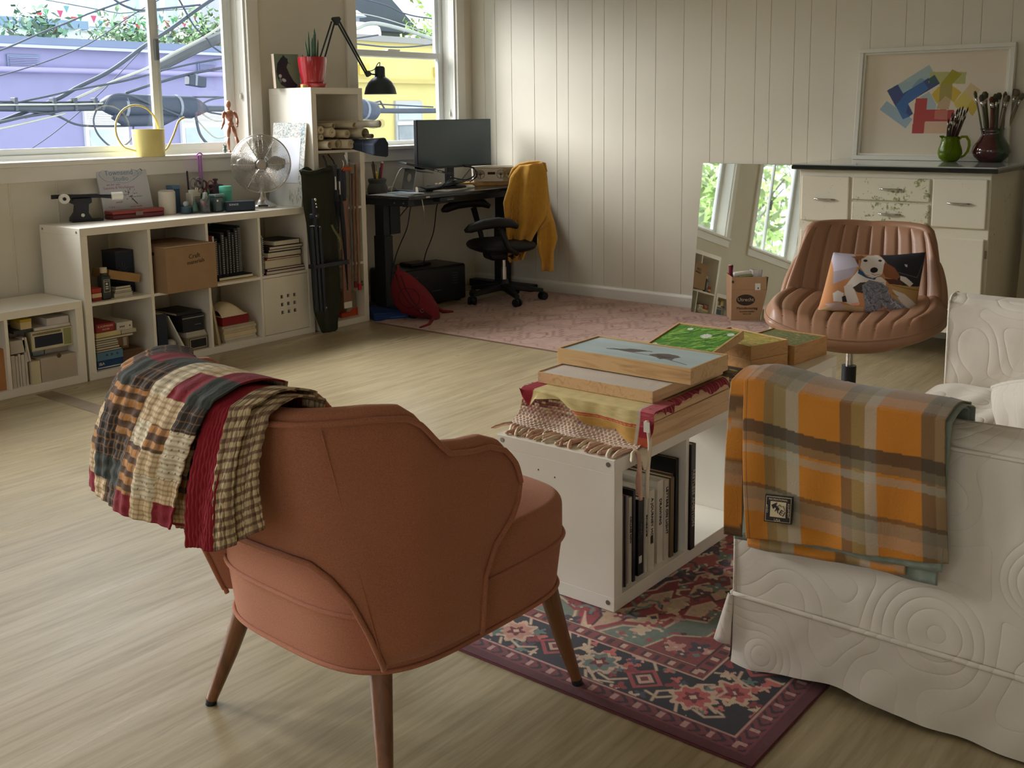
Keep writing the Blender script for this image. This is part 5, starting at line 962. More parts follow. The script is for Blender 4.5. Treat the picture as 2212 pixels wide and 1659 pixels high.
# box with round prints and wooden bar
t=thing('plank_offcut','long pale wooden bar lying across the desk under the printed carton','wood bar',(3.1,.05,DT)); Tb=TR(3.12,.06,DT)@Rz(math.radians(-28)); wb=wood('pine',(212,172,116),(190,146,92),1,0)
build('bar',MB(Tb).box(-.30,.30,-.03,.03,0,.03),wb,t,bevel=.004); build('carved_knob',MB(Tb).lathe([(.012,-.36),(.018,-.345),(.012,-.33),(.02,-.315),(.015,-.30)],(0,0,.016),12,Ry(math.pi/2)@Matrix.Identity(4)),wb,t,smooth=2)
t=thing('printed_box','flat white carton with round tree prints and a hand slot','box',(3.25,.06,DT+.031)); Tx=TR(3.235,.03,DT+.031)@Rz(math.radians(-46)); wbx=mat('carton_white',(214,206,192),.7)
build('box_body',MB(Tx).box(-.165,.13,-.10,.16,0,.095),wbx,t,bevel=.002); build('box_lid',MB(Tx).box(-.170,.135,-.105,.165,.096,.103),wbx,t,bevel=.001); mpr=mat('print_grey',(96,92,84),.7)
build('hand_slot',MB(Tx).box(-.062,-.008,-.1012,-.0995,.05,.068),MC['slot_dark'],t,bevel=.004); build('printed_flap',MB(Tx).box(.048,.129,-.1014,-.1,.004,.094),paint((176,158,120)),t)
for cxx in (-.115,.032,.09):
    mb=MB(Tx); r=.030
    mb.tube([(cxx+r*math.cos(a),-.1018,.052+r*math.sin(a)) for a in np.linspace(0,2*math.pi,24,endpoint=False)],.0014,4,closed=True)
    for k in range(9): a=math.radians(10+20*k); mb.tube([(cxx,-.1018,.045),(cxx+.5*r*math.cos(a),-.1018,.05+.55*r*math.sin(a)),(cxx+.9*r*math.cos(a*1.02),-.1018,.05+.85*r*math.sin(a))],.0011,4)
    mb.tube([(cxx,-.1018,.024),(cxx,-.1018,.05)],.0022,4); build('tree_print',mb,mpr,t)
# printer / black case, blue box, backpack
t=thing('printer','black box-shaped printer with vents on the floor beneath the desk','printer',(2.56,.15,0)); Tp=TR(2.57,.16,.0)@Rz(math.radians(-8)); mpn=mat('printer_black',(18,20,22),.35)
build('printer_body',MB(Tp).box(-.30,.30,-.13,.20,.012,.262),mpn,t,bevel=.018,segs=3); build('feeder',MB(Tp).box(-.10,.08,-.02,.12,.262,.285),mpn,t,bevel=.01); build('tray_slot',MB(Tp).box(-.10,.12,-.134,-.13,.03,.05),mat('slot_black',(8,8,9),.6),t); build('logo_bar',MB(Tp).box(-.02,.07,-.1325,-.13,.095,.102),paint((64,66,68)),t)
for x0 in (-.18,.17):
    for k in range(5): build('vent_slot',MB(Tp).box(x0,x0+.05,-.1325,-.13,.13+.018*k,.137+.018*k),paint((56,58,60)),t)
for x in (-.25,.25): build('foot',MB(Tp).box(x-.02,x+.02,-.1,-.06,0,.012),mpn,t)
t=thing('flat_box','flat blue box on the floor half under the red backpack','box',(2.10,-.05,0)); Tq=TR(2.10,-.03,0)@Rz(math.radians(-32)); build('box_body',MB(Tq).box(-.15,.15,-.12,.15,.0,.038),mat('blue_box',(22,54,112),.5),t,bevel=.003); build('box_lid',MB(Tq).box(-.152,.152,-.122,.152,.0382,.05),MC['blue_box'],t,bevel=.003); build('letter_strip',MB(Tq).box(-.05,.05,-.1212,-.12,.014,.022),paint((70,100,150)),t)
t=thing('backpack','slouched dark red backpack with straps on the floor beside the desk leg','backpack',(2.13,-.22,.0)); mrd=mat('backpack_red',(112,12,26),.8,var=.1,bump=.2,bs=90)
E3=Vector((.626,-.78,0)); A3=Vector((2.12,-.24,0)); N3=Vector((-.78,-.626,0))
outl=[(-.135,.325,.02),(-.155,.285,.05),(-.172,.215,.075),(-.168,.16,.09),(-.150,.10,.10),(-.11,.05,.105),(-.03,.022,.10),(.06,.010,.085)]; outr=[(-.128,.330,.02),(-.08,.31,.05),(-.03,.275,.07),(.005,.24,.085),(.045,.20,.095),(.085,.15,.10),(.125,.085,.095),(.137,.015,.07)]
def pk(u,v):
    v2=v*7; k=int(min(v2,6)); f=v2-k; l=[outl[k][q]*(1-f)+outl[k+1][q]*f for q in range(3)]; r=[outr[k][q]*(1-f)+outr[k+1][q]*f for q in range(3)]
    a=u*2*math.pi; c=((l[0]+r[0])/2,(l[1]+r[1])/2); h=((r[0]-l[0])/2,(r[1]-l[1])/2); d=(l[2]+r[2])/2; wr=1+.05*math.sin(6*a+5*v)
    s=c[0]+h[0]*math.cos(a)*wr; z=c[1]+h[1]*math.cos(a)*wr; p=A3+E3*s+N3*(d*math.sin(a)*.9); return (p.x,p.y,max(.052 if p.x<2.2 and False else .004,z))
build('pack_body',MB().grid(pk,28,22,cu=True),mrd,t,smooth=True)
for q in (.33,.66):
    pts=[pk(.25,v) for v in np.linspace(.08+.1*q,.95,10)]; build('seam_piping',MB().tube([Vector(p)+N3*.004+E3*(.05*(q-.5)*2) for p in pts],.004,6),mat('backpack_dark',(66,10,18),.7),t,smooth=True)
pts=[Vector(pk(.25+.10*math.cos(a),.55+.16*math.sin(a)))+N3*.003 for a in np.linspace(0,2*math.pi,20,endpoint=False)]; build('pocket_zip',MB().tube(pts,.003,5,closed=True),MC['backpack_dark'],t,smooth=True)
lc=Vector(pk(.24,.80))+N3*.006; build('ring_logo',MB().tube([lc+E3*.011*math.cos(a)+Vector((0,0,.011*math.sin(a))) for a in np.linspace(.9,.9+5.4,16)],.0011,5),paint((190,150,150)),t)
build('strap',MB().tube([(2.27,-.22,.06),(2.34,-.25,.02),(2.40,-.28,.012)],[.012,.011,.008],6),mrd,t,smooth=True); build('strap',MB().tube([(2.19,-.30,.06),(2.12,-.36,.02),(2.00,-.44,.01),(1.90,-.46,.009)],[.014,.011,.010,.008],6),mrd,t,smooth=True)
build('hanging_loop',MB().tube([Vector(pk(.1,.02))+Vector((0,0,-.01)),Vector(pk(.1,.02))+Vector((-.004,0,.03))],.006,6),mrd,t)
# swivel office chair
t=thing('office_chair','black office swivel chair at the desk, back draped with a sweater','chair',(2.95,-.26,.007)); mo2=mat('chair_black',(16,18,22),.55); CX,CY=2.95,-.27
build('hub',MB().lathe([(.045,.075),(.045,.115),(.03,.135),(.028,.15)],(CX,CY,.007),20),mo2,t,smooth=2)
build('gas_column',MB().cyl((CX,CY,.15),(CX,CY,.36),.014,.014,16),m_chrome,t,smooth=2); build('column_sleeve',MB().cyl((CX,CY,.15),(CX,CY,.245),.019,.019,16),m_chrome,t,smooth=2)
for k in range(5):
    a=math.radians(-50+72*k); c_,s_=math.cos(a),math.sin(a)
    l=build('leg',MB().hexa([(CX+.03*c_-.028*-s_*-1,CY+.03*s_-.028*c_,.085),(CX+.03*c_+.028*-s_*-1*-1*-1,CY+.03*s_+.028*c_,.085),(CX+.27*c_-.018*s_*1,CY+.27*s_+.018*c_,.062),(CX+.27*c_+.018*s_,CY+.27*s_-.018*c_,.062),(CX+.03*c_+.028*s_,CY+.03*s_-.028*c_,.125),(CX+.03*c_-.028*s_,CY+.03*s_+.028*c_,.125),(CX+.27*c_-.018*s_,CY+.27*s_+.018*c_,.084),(CX+.27*c_+.018*s_,CY+.27*s_-.018*c_,.084)]),mo2,t,bevel=.006) if False else build('leg',MB(TR(CX,CY,0)@Rz(a)).hexa([(.03,-.028,.085),(.275,-.018,.062),(.275,.018,.062),(.03,.028,.085),(.03,-.028,.130),(.275,-.018,.086),(.275,.018,.086),(.03,.028,.130)]),mo2,t,bevel=.005)
    cst=build('caster',MB(TR(CX+.272*c_,CY+.272*s_,0)@Rz(a+.6)).box(-.012,.012,-.010,.010,.030,.066),mo2,t,bevel=.003)
    for s in (-1,1): build('wheel',MB(TR(CX+.272*c_,CY+.272*s_,.0345)@Rz(a+.6)).lathe([(.026,-.009),(.0275,-.005),(.0275,.005),(.026,.009)],(0,s*.017,0),20,Rx(math.pi/2)),mo2,cst,smooth=2)
ca=math.radians(150); TS=TR(CX,CY,0)@Rz(ca)   # chair faces the desk's left end
build('seat',MB(TS).grid(lambda u,v:((.22)*math.copysign(abs(math.cos(2*math.pi*u))**.6,math.cos(2*math.pi*u))*math.sin(math.pi*v)**.45+.02,.235*math.copysign(abs(math.sin(2*math.pi*u))**.6,math.sin(2*math.pi*u))*math.sin(math.pi*v)**.45,.40-.045*math.cos(math.pi*v)),32,14,cu=True),mo2,t,smooth=True)
build('mechanism',MB(TS).box(-.13,.13,-.09,.09,.30,.37),mo2,t,bevel=.03,segs=3); build('lever',MB(TS).tube([(0,.09,.33),(.0,.2,.335)],.006,6),mo2,t)
for s,zz in ((1,.585),(-1,.68)):
    build('arm_post',MB(TS).tube([(-.02,s*.20,.36),(.06,s*.26,.40),(.12,s*.27,zz-.04)],[.02,.018,.022],10),mo2,t,smooth=True)
    build('armrest',MB(TS).tube([(-.00,s*.27,zz-.035),(.05,s*.27,zz-.01),(.14,s*.275,zz),(.24,s*.27,zz-.008),(.33,s*.25,zz-.035),(.365,s*.245,zz-.05)],[.018,.03,.036,.036,.03,.012],12),mo2,t,smooth=True)
build('back_upright',MB(TS).tube([(-.12,0,.34),(-.24,0,.40),(-.27,0,.60),(-.245,0,.74)],.022,10),mo2,t,smooth=True)
build('backrest',MB(TS).grid(lambda u,v:(-.235-.05*math.sin(math.pi*v)+.05*(2*u-1)**2,(.12-.03*v**2)*(2*u-1)*(1-.22*max(0,v-.7)*3.3*abs(2*u-1)),.50+.44*v),16,14),mo2,t,smooth=True,solid=.03)
# mustard sweater, hanging in front of the backrest as seen from the room
t=thing('sweater','mustard yellow knitted sweater draped over the office chair back','sweater',(3.08,-.36,.2)); msw=mat('mustard_knit',(196,146,52),.95,var=.08,vs=30,bump=.5,bs=170,sheen=.3)
EX=Vector((.626,-.780,0)); NX=Vector((-.780,-.626,0)); AX=Vector((3.08,-.36,0))
def strip(pl,pr,amp,freq,ph,dep,nm,nu=26,nv=34,rib=0):
    def f(u,v):
        i=v*(len(pl)-1); k=int(min(i,len(pl)-2)); q=i-k; l=[pl[k][j]*(1-q)+pl[k+1][j]*q for j in (0,1)]; r=[pr[k][j]*(1-q)+pr[k+1][j]*q for j in (0,1)]
        s=l[0]+(r[0]-l[0])*u; z=l[1]+(r[1]-l[1])*u; d=dep+amp*math.sin(freq*u*math.pi*2+ph+1.3*v)*min(1,v*1.6+.15)+.03*math.sin(math.pi*u)*(1-v)-.03*(1-v)**8
        p=AX+EX*s+NX*d; return (p.x,p.y,z)
    return build(nm,MB().grid(f,nu,nv),msw,t,smooth=True,solid=.006)
strip([(-.045,.945),(-.098,.872),(-.112,.809),(-.148,.70),(-.140,.616),(-.123,.423),(-.121,.306),(-.105,.285)],[(.120,.968),(.148,.90),(.150,.80),(.150,.70),(.140,.60),(.060,.47),(.01,.37),(-.016,.304)],.026,2.2,.5,.115,'front_panel',36,40)
strip([(.02,.90),(.05,.80),(.06,.70),(.07,.60),(.05,.50)],[(.148,.93),(.158,.80),(.176,.65),(.190,.56),(.135,.523)],.012,1.2,2.0,.10,'side_fold')
strip([(.11,.80),(.10,.62),(.085,.50),(.083,.39),(.112,.27),(.110,.215)],[(.150,.85),(.172,.66),(.205,.54),(.221,.44),(.195,.35),(.194,.211)],.018,1.3,.3,.075,'sleeve')
build('shoulder_roll',MB().tube([AX+EX*s+NX*d+Vector((0,0,z)) for s,z,d in ((-.105,.86,.09),(-.075,.918,.085),(-.03,.946,.08),(.03,.957,.075),(.09,.962,.07),(.135,.952,.07),(.148,.90,.075))],[.010,.016,.018,.018,.017,.015,.01],10),msw,t,smooth=True)
build('back_panel',MB().grid(lambda u,v:tuple(AX+EX*(-.04+.18*u)+NX*(.055-.12*v**.5)+Vector((0,0,.955-.35*v))),12,16),msw,t,smooth=True,solid=.005)
for k in range(3):
    s=-.075+.035*k; build('cable_stitch',MB().tube([AX+EX*(s-.02*min(1,abs(z-.9)*3)+.004*math.sin(z*140))+NX*(.125)+Vector((0,0,z)) for z in np.linspace(.88,.34,60)],.0045,5),msw,t,smooth=True)
# ================= along the panelled wall =================
# mirror
t=thing('mirror','large frameless mirror leaning on the panelled wall beside the painted cabinet','mirror',(3.31,-2.0,0))
mm=NT('mirror_glass'); mm.b.inputs['Metallic'].default_value=1; mm.b.inputs['Roughness'].default_value=.015; mm.b.inputs['Base Color'].default_value=(.90,.93,.90,1); mm=mm.m
q=[(3.318,.009),(3.448,.966)]; d=.004
mb=MB(); mb.add([(3.312,-1.545,.008),(3.312,-2.43,.008),(3.441,-2.43,.966),(3.441,-1.545,.966)],[(0,1,2,3)]); build('mirror_face',mb,mm,t)
mb=MB(); mb.hexa([(3.3130,-1.5445,.008),(3.3130,-2.4305,.008),(3.319,-2.4305,.008),(3.319,-1.5445,.008),(3.4420,-1.5445,.9665),(3.4420,-2.4305,.9665),(3.448,-2.4305,.9665),(3.448,-1.5445,.9665)]); build('mirror_backing',mb,mat('mirror_edge',(150,160,152),.3),t)
# cardboard box of supplies
t=thing('supply_box','open brown cardboard box with printed oval and shipping label, full of paper','box',(3.27,-2.06,.007)); BX=TR(3.215,-1.91,.007)@Rz(math.radians(-112)); kb=mat('kraft_supply',(176,140,108),.8,var=.06,vs=12)
# local x runs along the front face (towards the viewer's right), local y goes into the box
w_,dp,hh=.215,.215,.272
build('box_front',MB(TR(3.205,-1.885,.007)@Rz(math.radians(-52))).box(0,w_,-.004,0,0,hh),kb,t,bevel=.001) if True else None
BM=TR(3.205,-1.885,.007)@Rz(math.radians(-52))
build('box_side',MB(BM).box(w_-.004,w_,0,dp,0,hh),kb,t,bevel=.001); build('box_side',MB(BM).box(0,.004,0,dp,0,hh),kb,t,bevel=.001); build('box_back',MB(BM).box(.004,w_-.004,dp-.004,dp,0,hh),kb,t,bevel=.001); build('box_bottom',MB(BM).box(.004,w_-.004,0,dp-.004,0,.004),kb,t)
build('packing_tape',MB(BM).box(.0,w_,-.0048,-.0041,.19,.196),paint((166,130,100)),t)
build('logo_oval',MB(BM).lathe([(.058,.0),(.058,.0008),(0,.0008)],(.088,-.0042,.128),40,Rx(math.pi/2)@Matrix.Diagonal((1,.60,1,1))),mat('logo_dark',(52,40,32),.7,var=0),t)
def bl(s,sz,x,z,m,name='lettering'): lettering(s,sz,m,BM@Vector((x,-.0054,z)),BM.to_3x3()@Vector((1,0,0)),(0,0,1),t,name)
mlt=mat('logo_cream',(206,184,156),.7,var=0); bl('Utrecht',.032,.088,.130,mlt); bl('Manufacturing',.023,.098,.076,MC['logo_dark']); bl('Brand Art Supplies',.012,.098,.055,MC['logo_dark']); bl('Made in USA',.010,.098,.040,MC['logo_dark'])
build('ship_label',MB(BM).box(.145,.178,-.0052,-.0041,.190,.232),mat('label_white2',(226,222,214),.6),t); build('label_code',MB(BM).box(.160,.168,-.0060,-.0051,.197,.207),paint((70,66,62)),t); build('corner_mark',MB(BM).box(.0,.014,-.0052,-.0041,.235,.25),paint((60,46,38)),t)
def pb(nm,lab,cat,fn): 
    t=thing(nm,lab,cat,tuple(BM@Vector((.1,.1,.02)))); fn(t); return t
pb('catalogue','rolled catalogue lying across the open supply box','catalogue',lambda t:(build('cover',MB(BM).tube([(.02,.03,hh+.010),(.11,.05,hh+.017),(.19,.06,hh+.022)],[.018,.016,.014],10),paint((196,192,180)),t,smooth=True),build('pages',MB(BM).tube([(.05,.02,hh-.002),(.18,.045,hh+.006)],.012,8),paint((120,128,88)),t,smooth=True)))
pb('magenta_roll','magenta topped roll in the back left of the supply box','roll',lambda t:(build('roll',MB(BM).cyl((.03,.15,.02),(.02,.16,hh+.05),.010,.010,12),paint((150,40,70)),t,smooth=2),build('roll_cap',MB(BM).cyl((.02,.16,hh+.05),(.0195,.1605,hh+.055),.011,.011,12),m_wht,t)))
pb('plastic_bag','crumpled clear plastic bag at the right of the supply box','bag',lambda t:build('film',MB(BM).grid(lambda u,v:(.16+.035*math.cos(6.28*u)*(1+.2*math.sin(5*u*6.28)),.05+.03*math.sin(6.28*u),hh-.03+.07*v),18,8,cu=True),mat('bag_film',(216,206,210),.25,alpha=.7),t,smooth=True))
pb('black_pouch','dark looped tool handles rising from the supply box','tool',lambda t:[build('handle_loop',MB(BM).tube([(x+.018*math.cos(a),.12,hh+.06+.035*math.sin(a)) for a in np.linspace(0,2*math.pi,14,endpoint=False)],.007,6,closed=True),mat('tool_dark',(34,48,48),.5),t,smooth=True) for x in (.125,.155)]+[build('tool_body',MB(BM).box(.105,.17,.105,.135,.1,hh+.03),MC['tool_dark'],t,bevel=.004)])
for i,(x,dx,c,l,h) in enumerate(((.150,.085,(26,44,44),'long dark green portfolio edge slanting out of the supply box',.50),(.172,.075,(96,112,124),'grey blue folder slanting behind the dark one',.44),(.186,.07,(60,66,72),'dark grey board slanting out nearest the leaning canvases',.40))):
    single('portfolio_edge',MB(BM).hexa([(x-.006,.06,.02),(x+.006,.06,.02),(x+.006,.18,.02),(x-.006,.18,.02),(x+dx-.007,.06,h),(x+dx+.006,.06,h),(x+dx+.006,.18,h-.02),(x+dx-.007,.18,h-.02)]),paint(c,.4),l,'portfolio')
# canvases leaning between mirror and cabinet
def lean(lab,y,xb,xt,h,th,c,nm='leaning_canvas',yb=None,W=.5):
    # board standing on edge, its long edge leaning to the wall
    t=thing(nm,lab,'canvas',(xb,y,0)); build('canvas_side',MB().hexa([(xb-.0,y-th,.0005),(xb+W*.0+.035,y-th,.0005),(xb+.035,y,.0005),(xb,y,.0005),(xt-.03,y-th,h),(xt,y-th,h),(xt,y,h),(xt-.03,y,h)]),paint(c),t,bevel=.002); return t
for i,(y,xb,h,th,c,l,dy) in enumerate(((-2.20,3.06,.90,.030,(214,210,196),'white wooden stretcher leaning beside the supply box',.0),(-2.235,3.08,.93,.012,(176,180,172),'pale grey canvas edge behind the white stretcher',.0),(-2.275,3.10,.90,.018,(70,64,56),'dark board leaning close to the painted cabinet',.0))):
    t=thing('leaning_canvas',l,'canvas',(xb,y,0)); P=[(xb,.0005),(xb+.05,.0005),(3.425,h),(3.395,h)]
    build('stretcher_edge',MB().hexa([(xb,y-th,.0005),(xb+.05,y-th,.0005),(xb+.05,y,.0005),(xb,y,.0005),(3.385,y-th-.16,h),(3.42,y-th-.16,h),(3.42,y-.16,h),(3.385,y-.16,h)]),paint(c,.7),t,bevel=.003)
    build('canvas_sheet',MB().hexa([(xb+.05,y-th+.003,.0005),(3.42,y-th+.003,.0005),(3.42,y-.003,.0005),(xb+.05,y-.003,.0005),(3.42,y-th+.003-.16,h),(3.432,y-th+.003-.16,h),(3.432,y-.003-.16,h),(3.42,y-.003-.16,h)]),paint(tuple(int(v*.9) for v in c),.8),t)
# painted kitchen cabinet
def chippy(nm,base,spot,amt,scale=9):
    x=NT(nm); co=x.coord(); n1=x.noise(co,scale,6,.7,.4); n2=x.noise(co,scale*6,4,.7); m=x.mix(.5,n1,n2); c=x.ramp(m,[(.50-amt,rgb(*spot)),(.545-amt,rgb(*base))]); x.col(c); x.b.inputs['Roughness'].default_value=.42; x.bump(m,.08,.004); MC[nm]=x.m; return x.m
mcb=chippy('cabinet_paint',(230,224,206),(150,140,112),.145); mchp=chippy('cabinet_paint_chipped',(224,219,198),(140,146,98),.088,7); mtop=mat('enamel_grey',(176,182,182),.12,coat=.5,var=.04); mtrim=mat('enamel_black',(16,24,26),.1,coat=.6,var=0)
CX0,CX1,CY0,CY1,CT=2.80,3.438,-2.485,-3.470,1.010
t=thing('kitchen_cabinet','old white painted kitchen cabinet with chipped drawers and black-edged enamel top','cabinet',(3.1,-2.98,0))
build('cabinet_body',MB().box(CX0,CX1,CY1,CY0,.165,CT-.028),mcb,t,bevel=.004); build('plinth_rail',MB().box(CX0-.006,CX1,CY1-.004,CY0+.004,.195,.225),mcb,t,bevel=.003)
build('enamel_top',MB().box(CX0-.035,CX1,CY1-.03,CY0+.03,CT-.008,CT),mtop,t,bevel=.003); build('top_edge',MB().box(CX0-.040,CX1,CY1-.035,CY0+.035,CT-.030,CT-.006),mtrim,t,bevel=.006,segs=3)
for (x,y) in ((CX0+.03,CY0-.03),(CX0+.03,CY1+.03),(CX1-.03,CY0-.03),(CX1-.03,CY1+.03)): build('leg',MB().hexa([(x-.015,y-.015,0),(x+.015,y-.015,0),(x+.015,y+.015,0),(x-.015,y+.015,0),(x-.025,y-.025,.165),(x+.025,y-.025,.165),(x+.025,y+.025,.165),(x-.025,y+.025,.165)]),mcb,t,bevel=.002)
def front(nm,ya,yb,za,zb,m,hy=None,hz=None,sub='handle'):
    o=build(nm,MB().box(CX0-.019,CX0,yb,ya,za,zb),m,t,bevel=.007,segs=3)
    
    if hy: 
        h=MB(); x=CX0-.034; h.tube([(x+.012,hy+.056,hz+.002),(x+.003,hy+.050,hz+.001),(x-.001,hy+.030,hz),(x-.004,hy,hz-.001),(x-.001,hy-.030,hz),(x+.003,hy-.05,hz),(x+.012,hy-.056,hz)],[.0035,.0055,.0048,.006,.0048,.0055,.0035],10); h.cyl((CX0-.019,hy+.045,hz),(x+.004,hy+.045,hz),.004); h.cyl((CX0-.019,hy-.045,hz),(x+.004,hy-.045,hz),.004)
        build(sub,h,mat('chrome_pull',(190,188,180),.15,metal=1,var=0),o,smooth=True)
    return o
front('drawer',-2.503,-2.768,.704,.946,mcb,-2.637,.823); front('drawer',-2.783,-3.184,.828,.946,mchp,-2.988,.888); front('drawer',-2.783,-3.184,.699,.817,mchp,-2.987,.759); front('drawer',-3.196,-3.457,.706,.951,mcb,-3.328,.829)
front('door',-2.503,-2.955,.24,.655,mcb); front('door',-2.985,-3.455,.24,.657,mcb)
for z in (.30,.58): build('hinge',MB().box(CX0-.006,CX0-.001,-3.466,-3.458,z-.02,z+.02),m_screw,t,bevel=.001)
build('corner_foot',MB().box(CX0-.012,CX0+.02,-3.27,-3.25,.17,.20),mcb,t) if False else None
# framed print
t=thing('framed_art','white framed print of overlapping blue, red and yellow letter shapes on the cabinet','picture',(3.4,-2.97,CT)); lx0,lx1=3.383,3.438; zz0,zz1=CT+.001,1.640
ya,yb=-2.557,-3.395
def AP(u,v,o=0): return (lx0+(lx1-lx0)*v-o,ya+(yb-ya)*u,zz0+(zz1-zz0)*v)
def bar(nm,u0,u1,v0,v1,o0,o1,m): return build(nm,MB().hexa([AP(u0,v0,o0),AP(u1,v0,o0),AP(u1,v0,o1),AP(u0,v0,o1),AP(u0,v1,o0),AP(u1,v1,o0),AP(u1,v1,o1),AP(u0,v1,o1)]),m,t,bevel=.002)
mfr=mat('frame_paint',(226,224,214),.4,var=.02)
for (u0,u1,v0,v1) in ((0,1,0,.038),(0,1,.962,1),(0,.03,.038,.962),(.97,1,.038,.962)): bar('frame_rail',u0,u1,v0,v1,-.012,.022,mfr)
for (u0,u1,v0,v1) in ((.03,.97,.038,.058),(.03,.97,.942,.962),(.03,.045,.058,.942),(.955,.97,.058,.942)): bar('inner_bead',u0,u1,v0,v1,-.012,.010,mfr)
cv=Canvas(330,240,(224,212,192))
SX=lambda p:[((u*.79+.0)*1.0/ .838/.955+ .0- .0, (v*.55+.04)/.6) for u,v in p]
def MP(P): return [((( 2.575+.79*u)-2.557)/.838, ((1.05+.55*v)-1.011)/.629) for u,v in P]
shapes=[((150,176,192),[(.191,.533),(.143,.445),(.339,.251),(.384,.344),(.19,.533)]),((22,56,120),[(.187,.638),(.261,.698),(.513,.785),(.553,.695),(.40,.56),(.345,.50),(.384,.40),(.355,.365),(.325,.40),(.257,.473)]),((60,106,166),[(.323,.609),(.423,.756),(.478,.649),(.347,.502),(.335,.41),(.365,.375),(.315,.342),(.257,.482)]),((158,182,186),[(.261,.698),(.471,.885),(.513,.79),(.304,.605)]),((120,150,166),[(.40,.735),(.423,.756),(.452,.733),(.38,.67),(.36,.67)]),((166,186,190),[(.485,.618),(.541,.491),(.537,.438),(.477,.438),(.476,.544),(.419,.56)]),
 ((176,178,112),[(.478,.815),(.725,.802),(.723,.685),(.476,.702)]),((206,176,40),[(.549,.669),(.646,.665),(.703,.605),(.657,.505),(.594,.571),(.546,.491),(.501,.589)]),((160,152,20),[(.63,.833),(.696,.782),(.63,.673),(.549,.676)]),((158,146,80),[(.556,.68),(.64,.68),(.64,.53),(.596,.571),(.556,.50)]),((212,190,90),[(.718,.611),(.78,.536),(.752,.449),(.673,.451),(.657,.505)]),((206,176,50),[(.78,.536),(.822,.462),(.786,.371),(.738,.449)]),((214,186,140),[(.759,.696),(.825,.625),(.78,.536),(.718,.611)]),((190,162,124),[(.596,.571),(.635,.525),(.625,.44),(.542,.442),(.551,.498)]),
 ((176,42,42),[(.395,.553),(.476,.551),(.477,.438),(.663,.436),(.668,.318),(.471,.32),(.467,.2),(.384,.2)]),((216,180,150),[(.471,.315),(.638,.313),(.642,.202),(.467,.2)]),((198,116,100),[(.534,.431),(.622,.436),(.619,.336),(.532,.344)]),((36,80,92),[(.475,.745),(.513,.785),(.553,.695),(.48,.70)])]
for c,P in shapes: cv.poly(MP(P),c,.95)
printed('art_print',cv.a,lambda u,v:AP(u,v,-.006),cmat('art_paper',.5),t); build('back_board',MB().hexa([AP(.01,.01,-.0072),AP(.99,.01,-.0072),AP(.99,.01,-.010),AP(.01,.01,-.010),AP(.01,.99,-.0072),AP(.99,.99,-.0072),AP(.99,.99,-.010),AP(.01,.99,-.010)]),mfr,t)
# green glass jug of brushes
def brush(lab,base,tip,c,r=.003,wide=0,bc=(60,50,40)):
    t=thing('paint_brush',lab,'brush',base); b=Vector(base); e=Vector(tip); build('brush_handle',MB().tube([b,b+(e-b)*.5,b+(e-b)*.82],[r*.6,r*1.2,r],6),paint(c,.5),t,smooth=True); build('ferrule',MB().tube([b+(e-b)*.80,b+(e-b)*.90],[r*1.05,r*1.15+wide*.5],6),m_chrome,t,smooth=True)
    build('bristles',MB().tube([b+(e-b)*.90,b+(e-b)*.96,e],[r*1.1+wide*.6,r*1.2+wide,r*.3+wide*.8],6),paint(bc,.9),t,smooth=True)
JX,JY,JZ=3.285,-3.125,CT+.0005
t=thing('glass_jug','green crackle glass jug with a looped handle holding thin brushes','jug',(JX,JY,JZ)); mgg=mat('green_crackle_glass',(150,180,20),.08,trans=.75,var=.15,vs=30,ior=1.3,bump=.25,bs=120)
build('jug_body',MB().lathe([(.030,0),(.036,.002),(.056,.022),(.063,.045),(.060,.070),(.050,.10),(.046,.120),(.049,.136),(.046,.136),(.043,.12),(.046,.10),(.056,.07),(.059,.045),(.052,.024),(.034,.007),(.001,.006)],(JX,JY,JZ),40),mgg,t,smooth=True)
er=Vector((.626,-.78,0)); jc=Vector((JX,JY,JZ))
build('jug_handle',MB().tube([jc+er*a+Vector((0,0,b)) for a,b in ((.044,.118),(.060,.134),(.085,.134),(.100,.112),(.103,.085),(.095,.055),(.078,.032),(.058,.022))],[.006,.007,.0075,.0075,.0075,.007,.0065,.006],10),mgg,t,smooth=True); build('pouring_lip',MB().tube([jc-er*.040+Vector((0,0,.132)),jc-er*.060+Vector((0,0,.138))],[.010,.003],8),mgg,t,smooth=True)
rr=np.random.default_rng(4)
for i in range(22):
    a=(i/21)*2-1; dpt=rr.uniform(-.03,.03); n=Vector((-.78,-.626,0)); b=jc+er*(-.018+.01*a)+n*dpt*.4+Vector((0,0,.012)); zt=.215+.075*rr.random()+.02*a; e=jc+er*(.030+.058*a)+n*dpt+Vector((0,0,zt))
    c=[(60,44,40),(40,36,38),(120,92,62),(150,118,80),(52,46,60),(88,48,36)][i%6]; brush('thin brush, %s across the green jug from its spout side'%(['first','second','third','fourth','fifth','sixth','seventh','eighth','ninth','tenth','eleventh','twelfth','13th','14th','15th','16th','17th','18th','19th','20th','21st','last'][i]),tuple(b),tuple(e),c,.0034)
VX,VY=3.345,-3.32; vc=Vector((VX,VY,JZ))
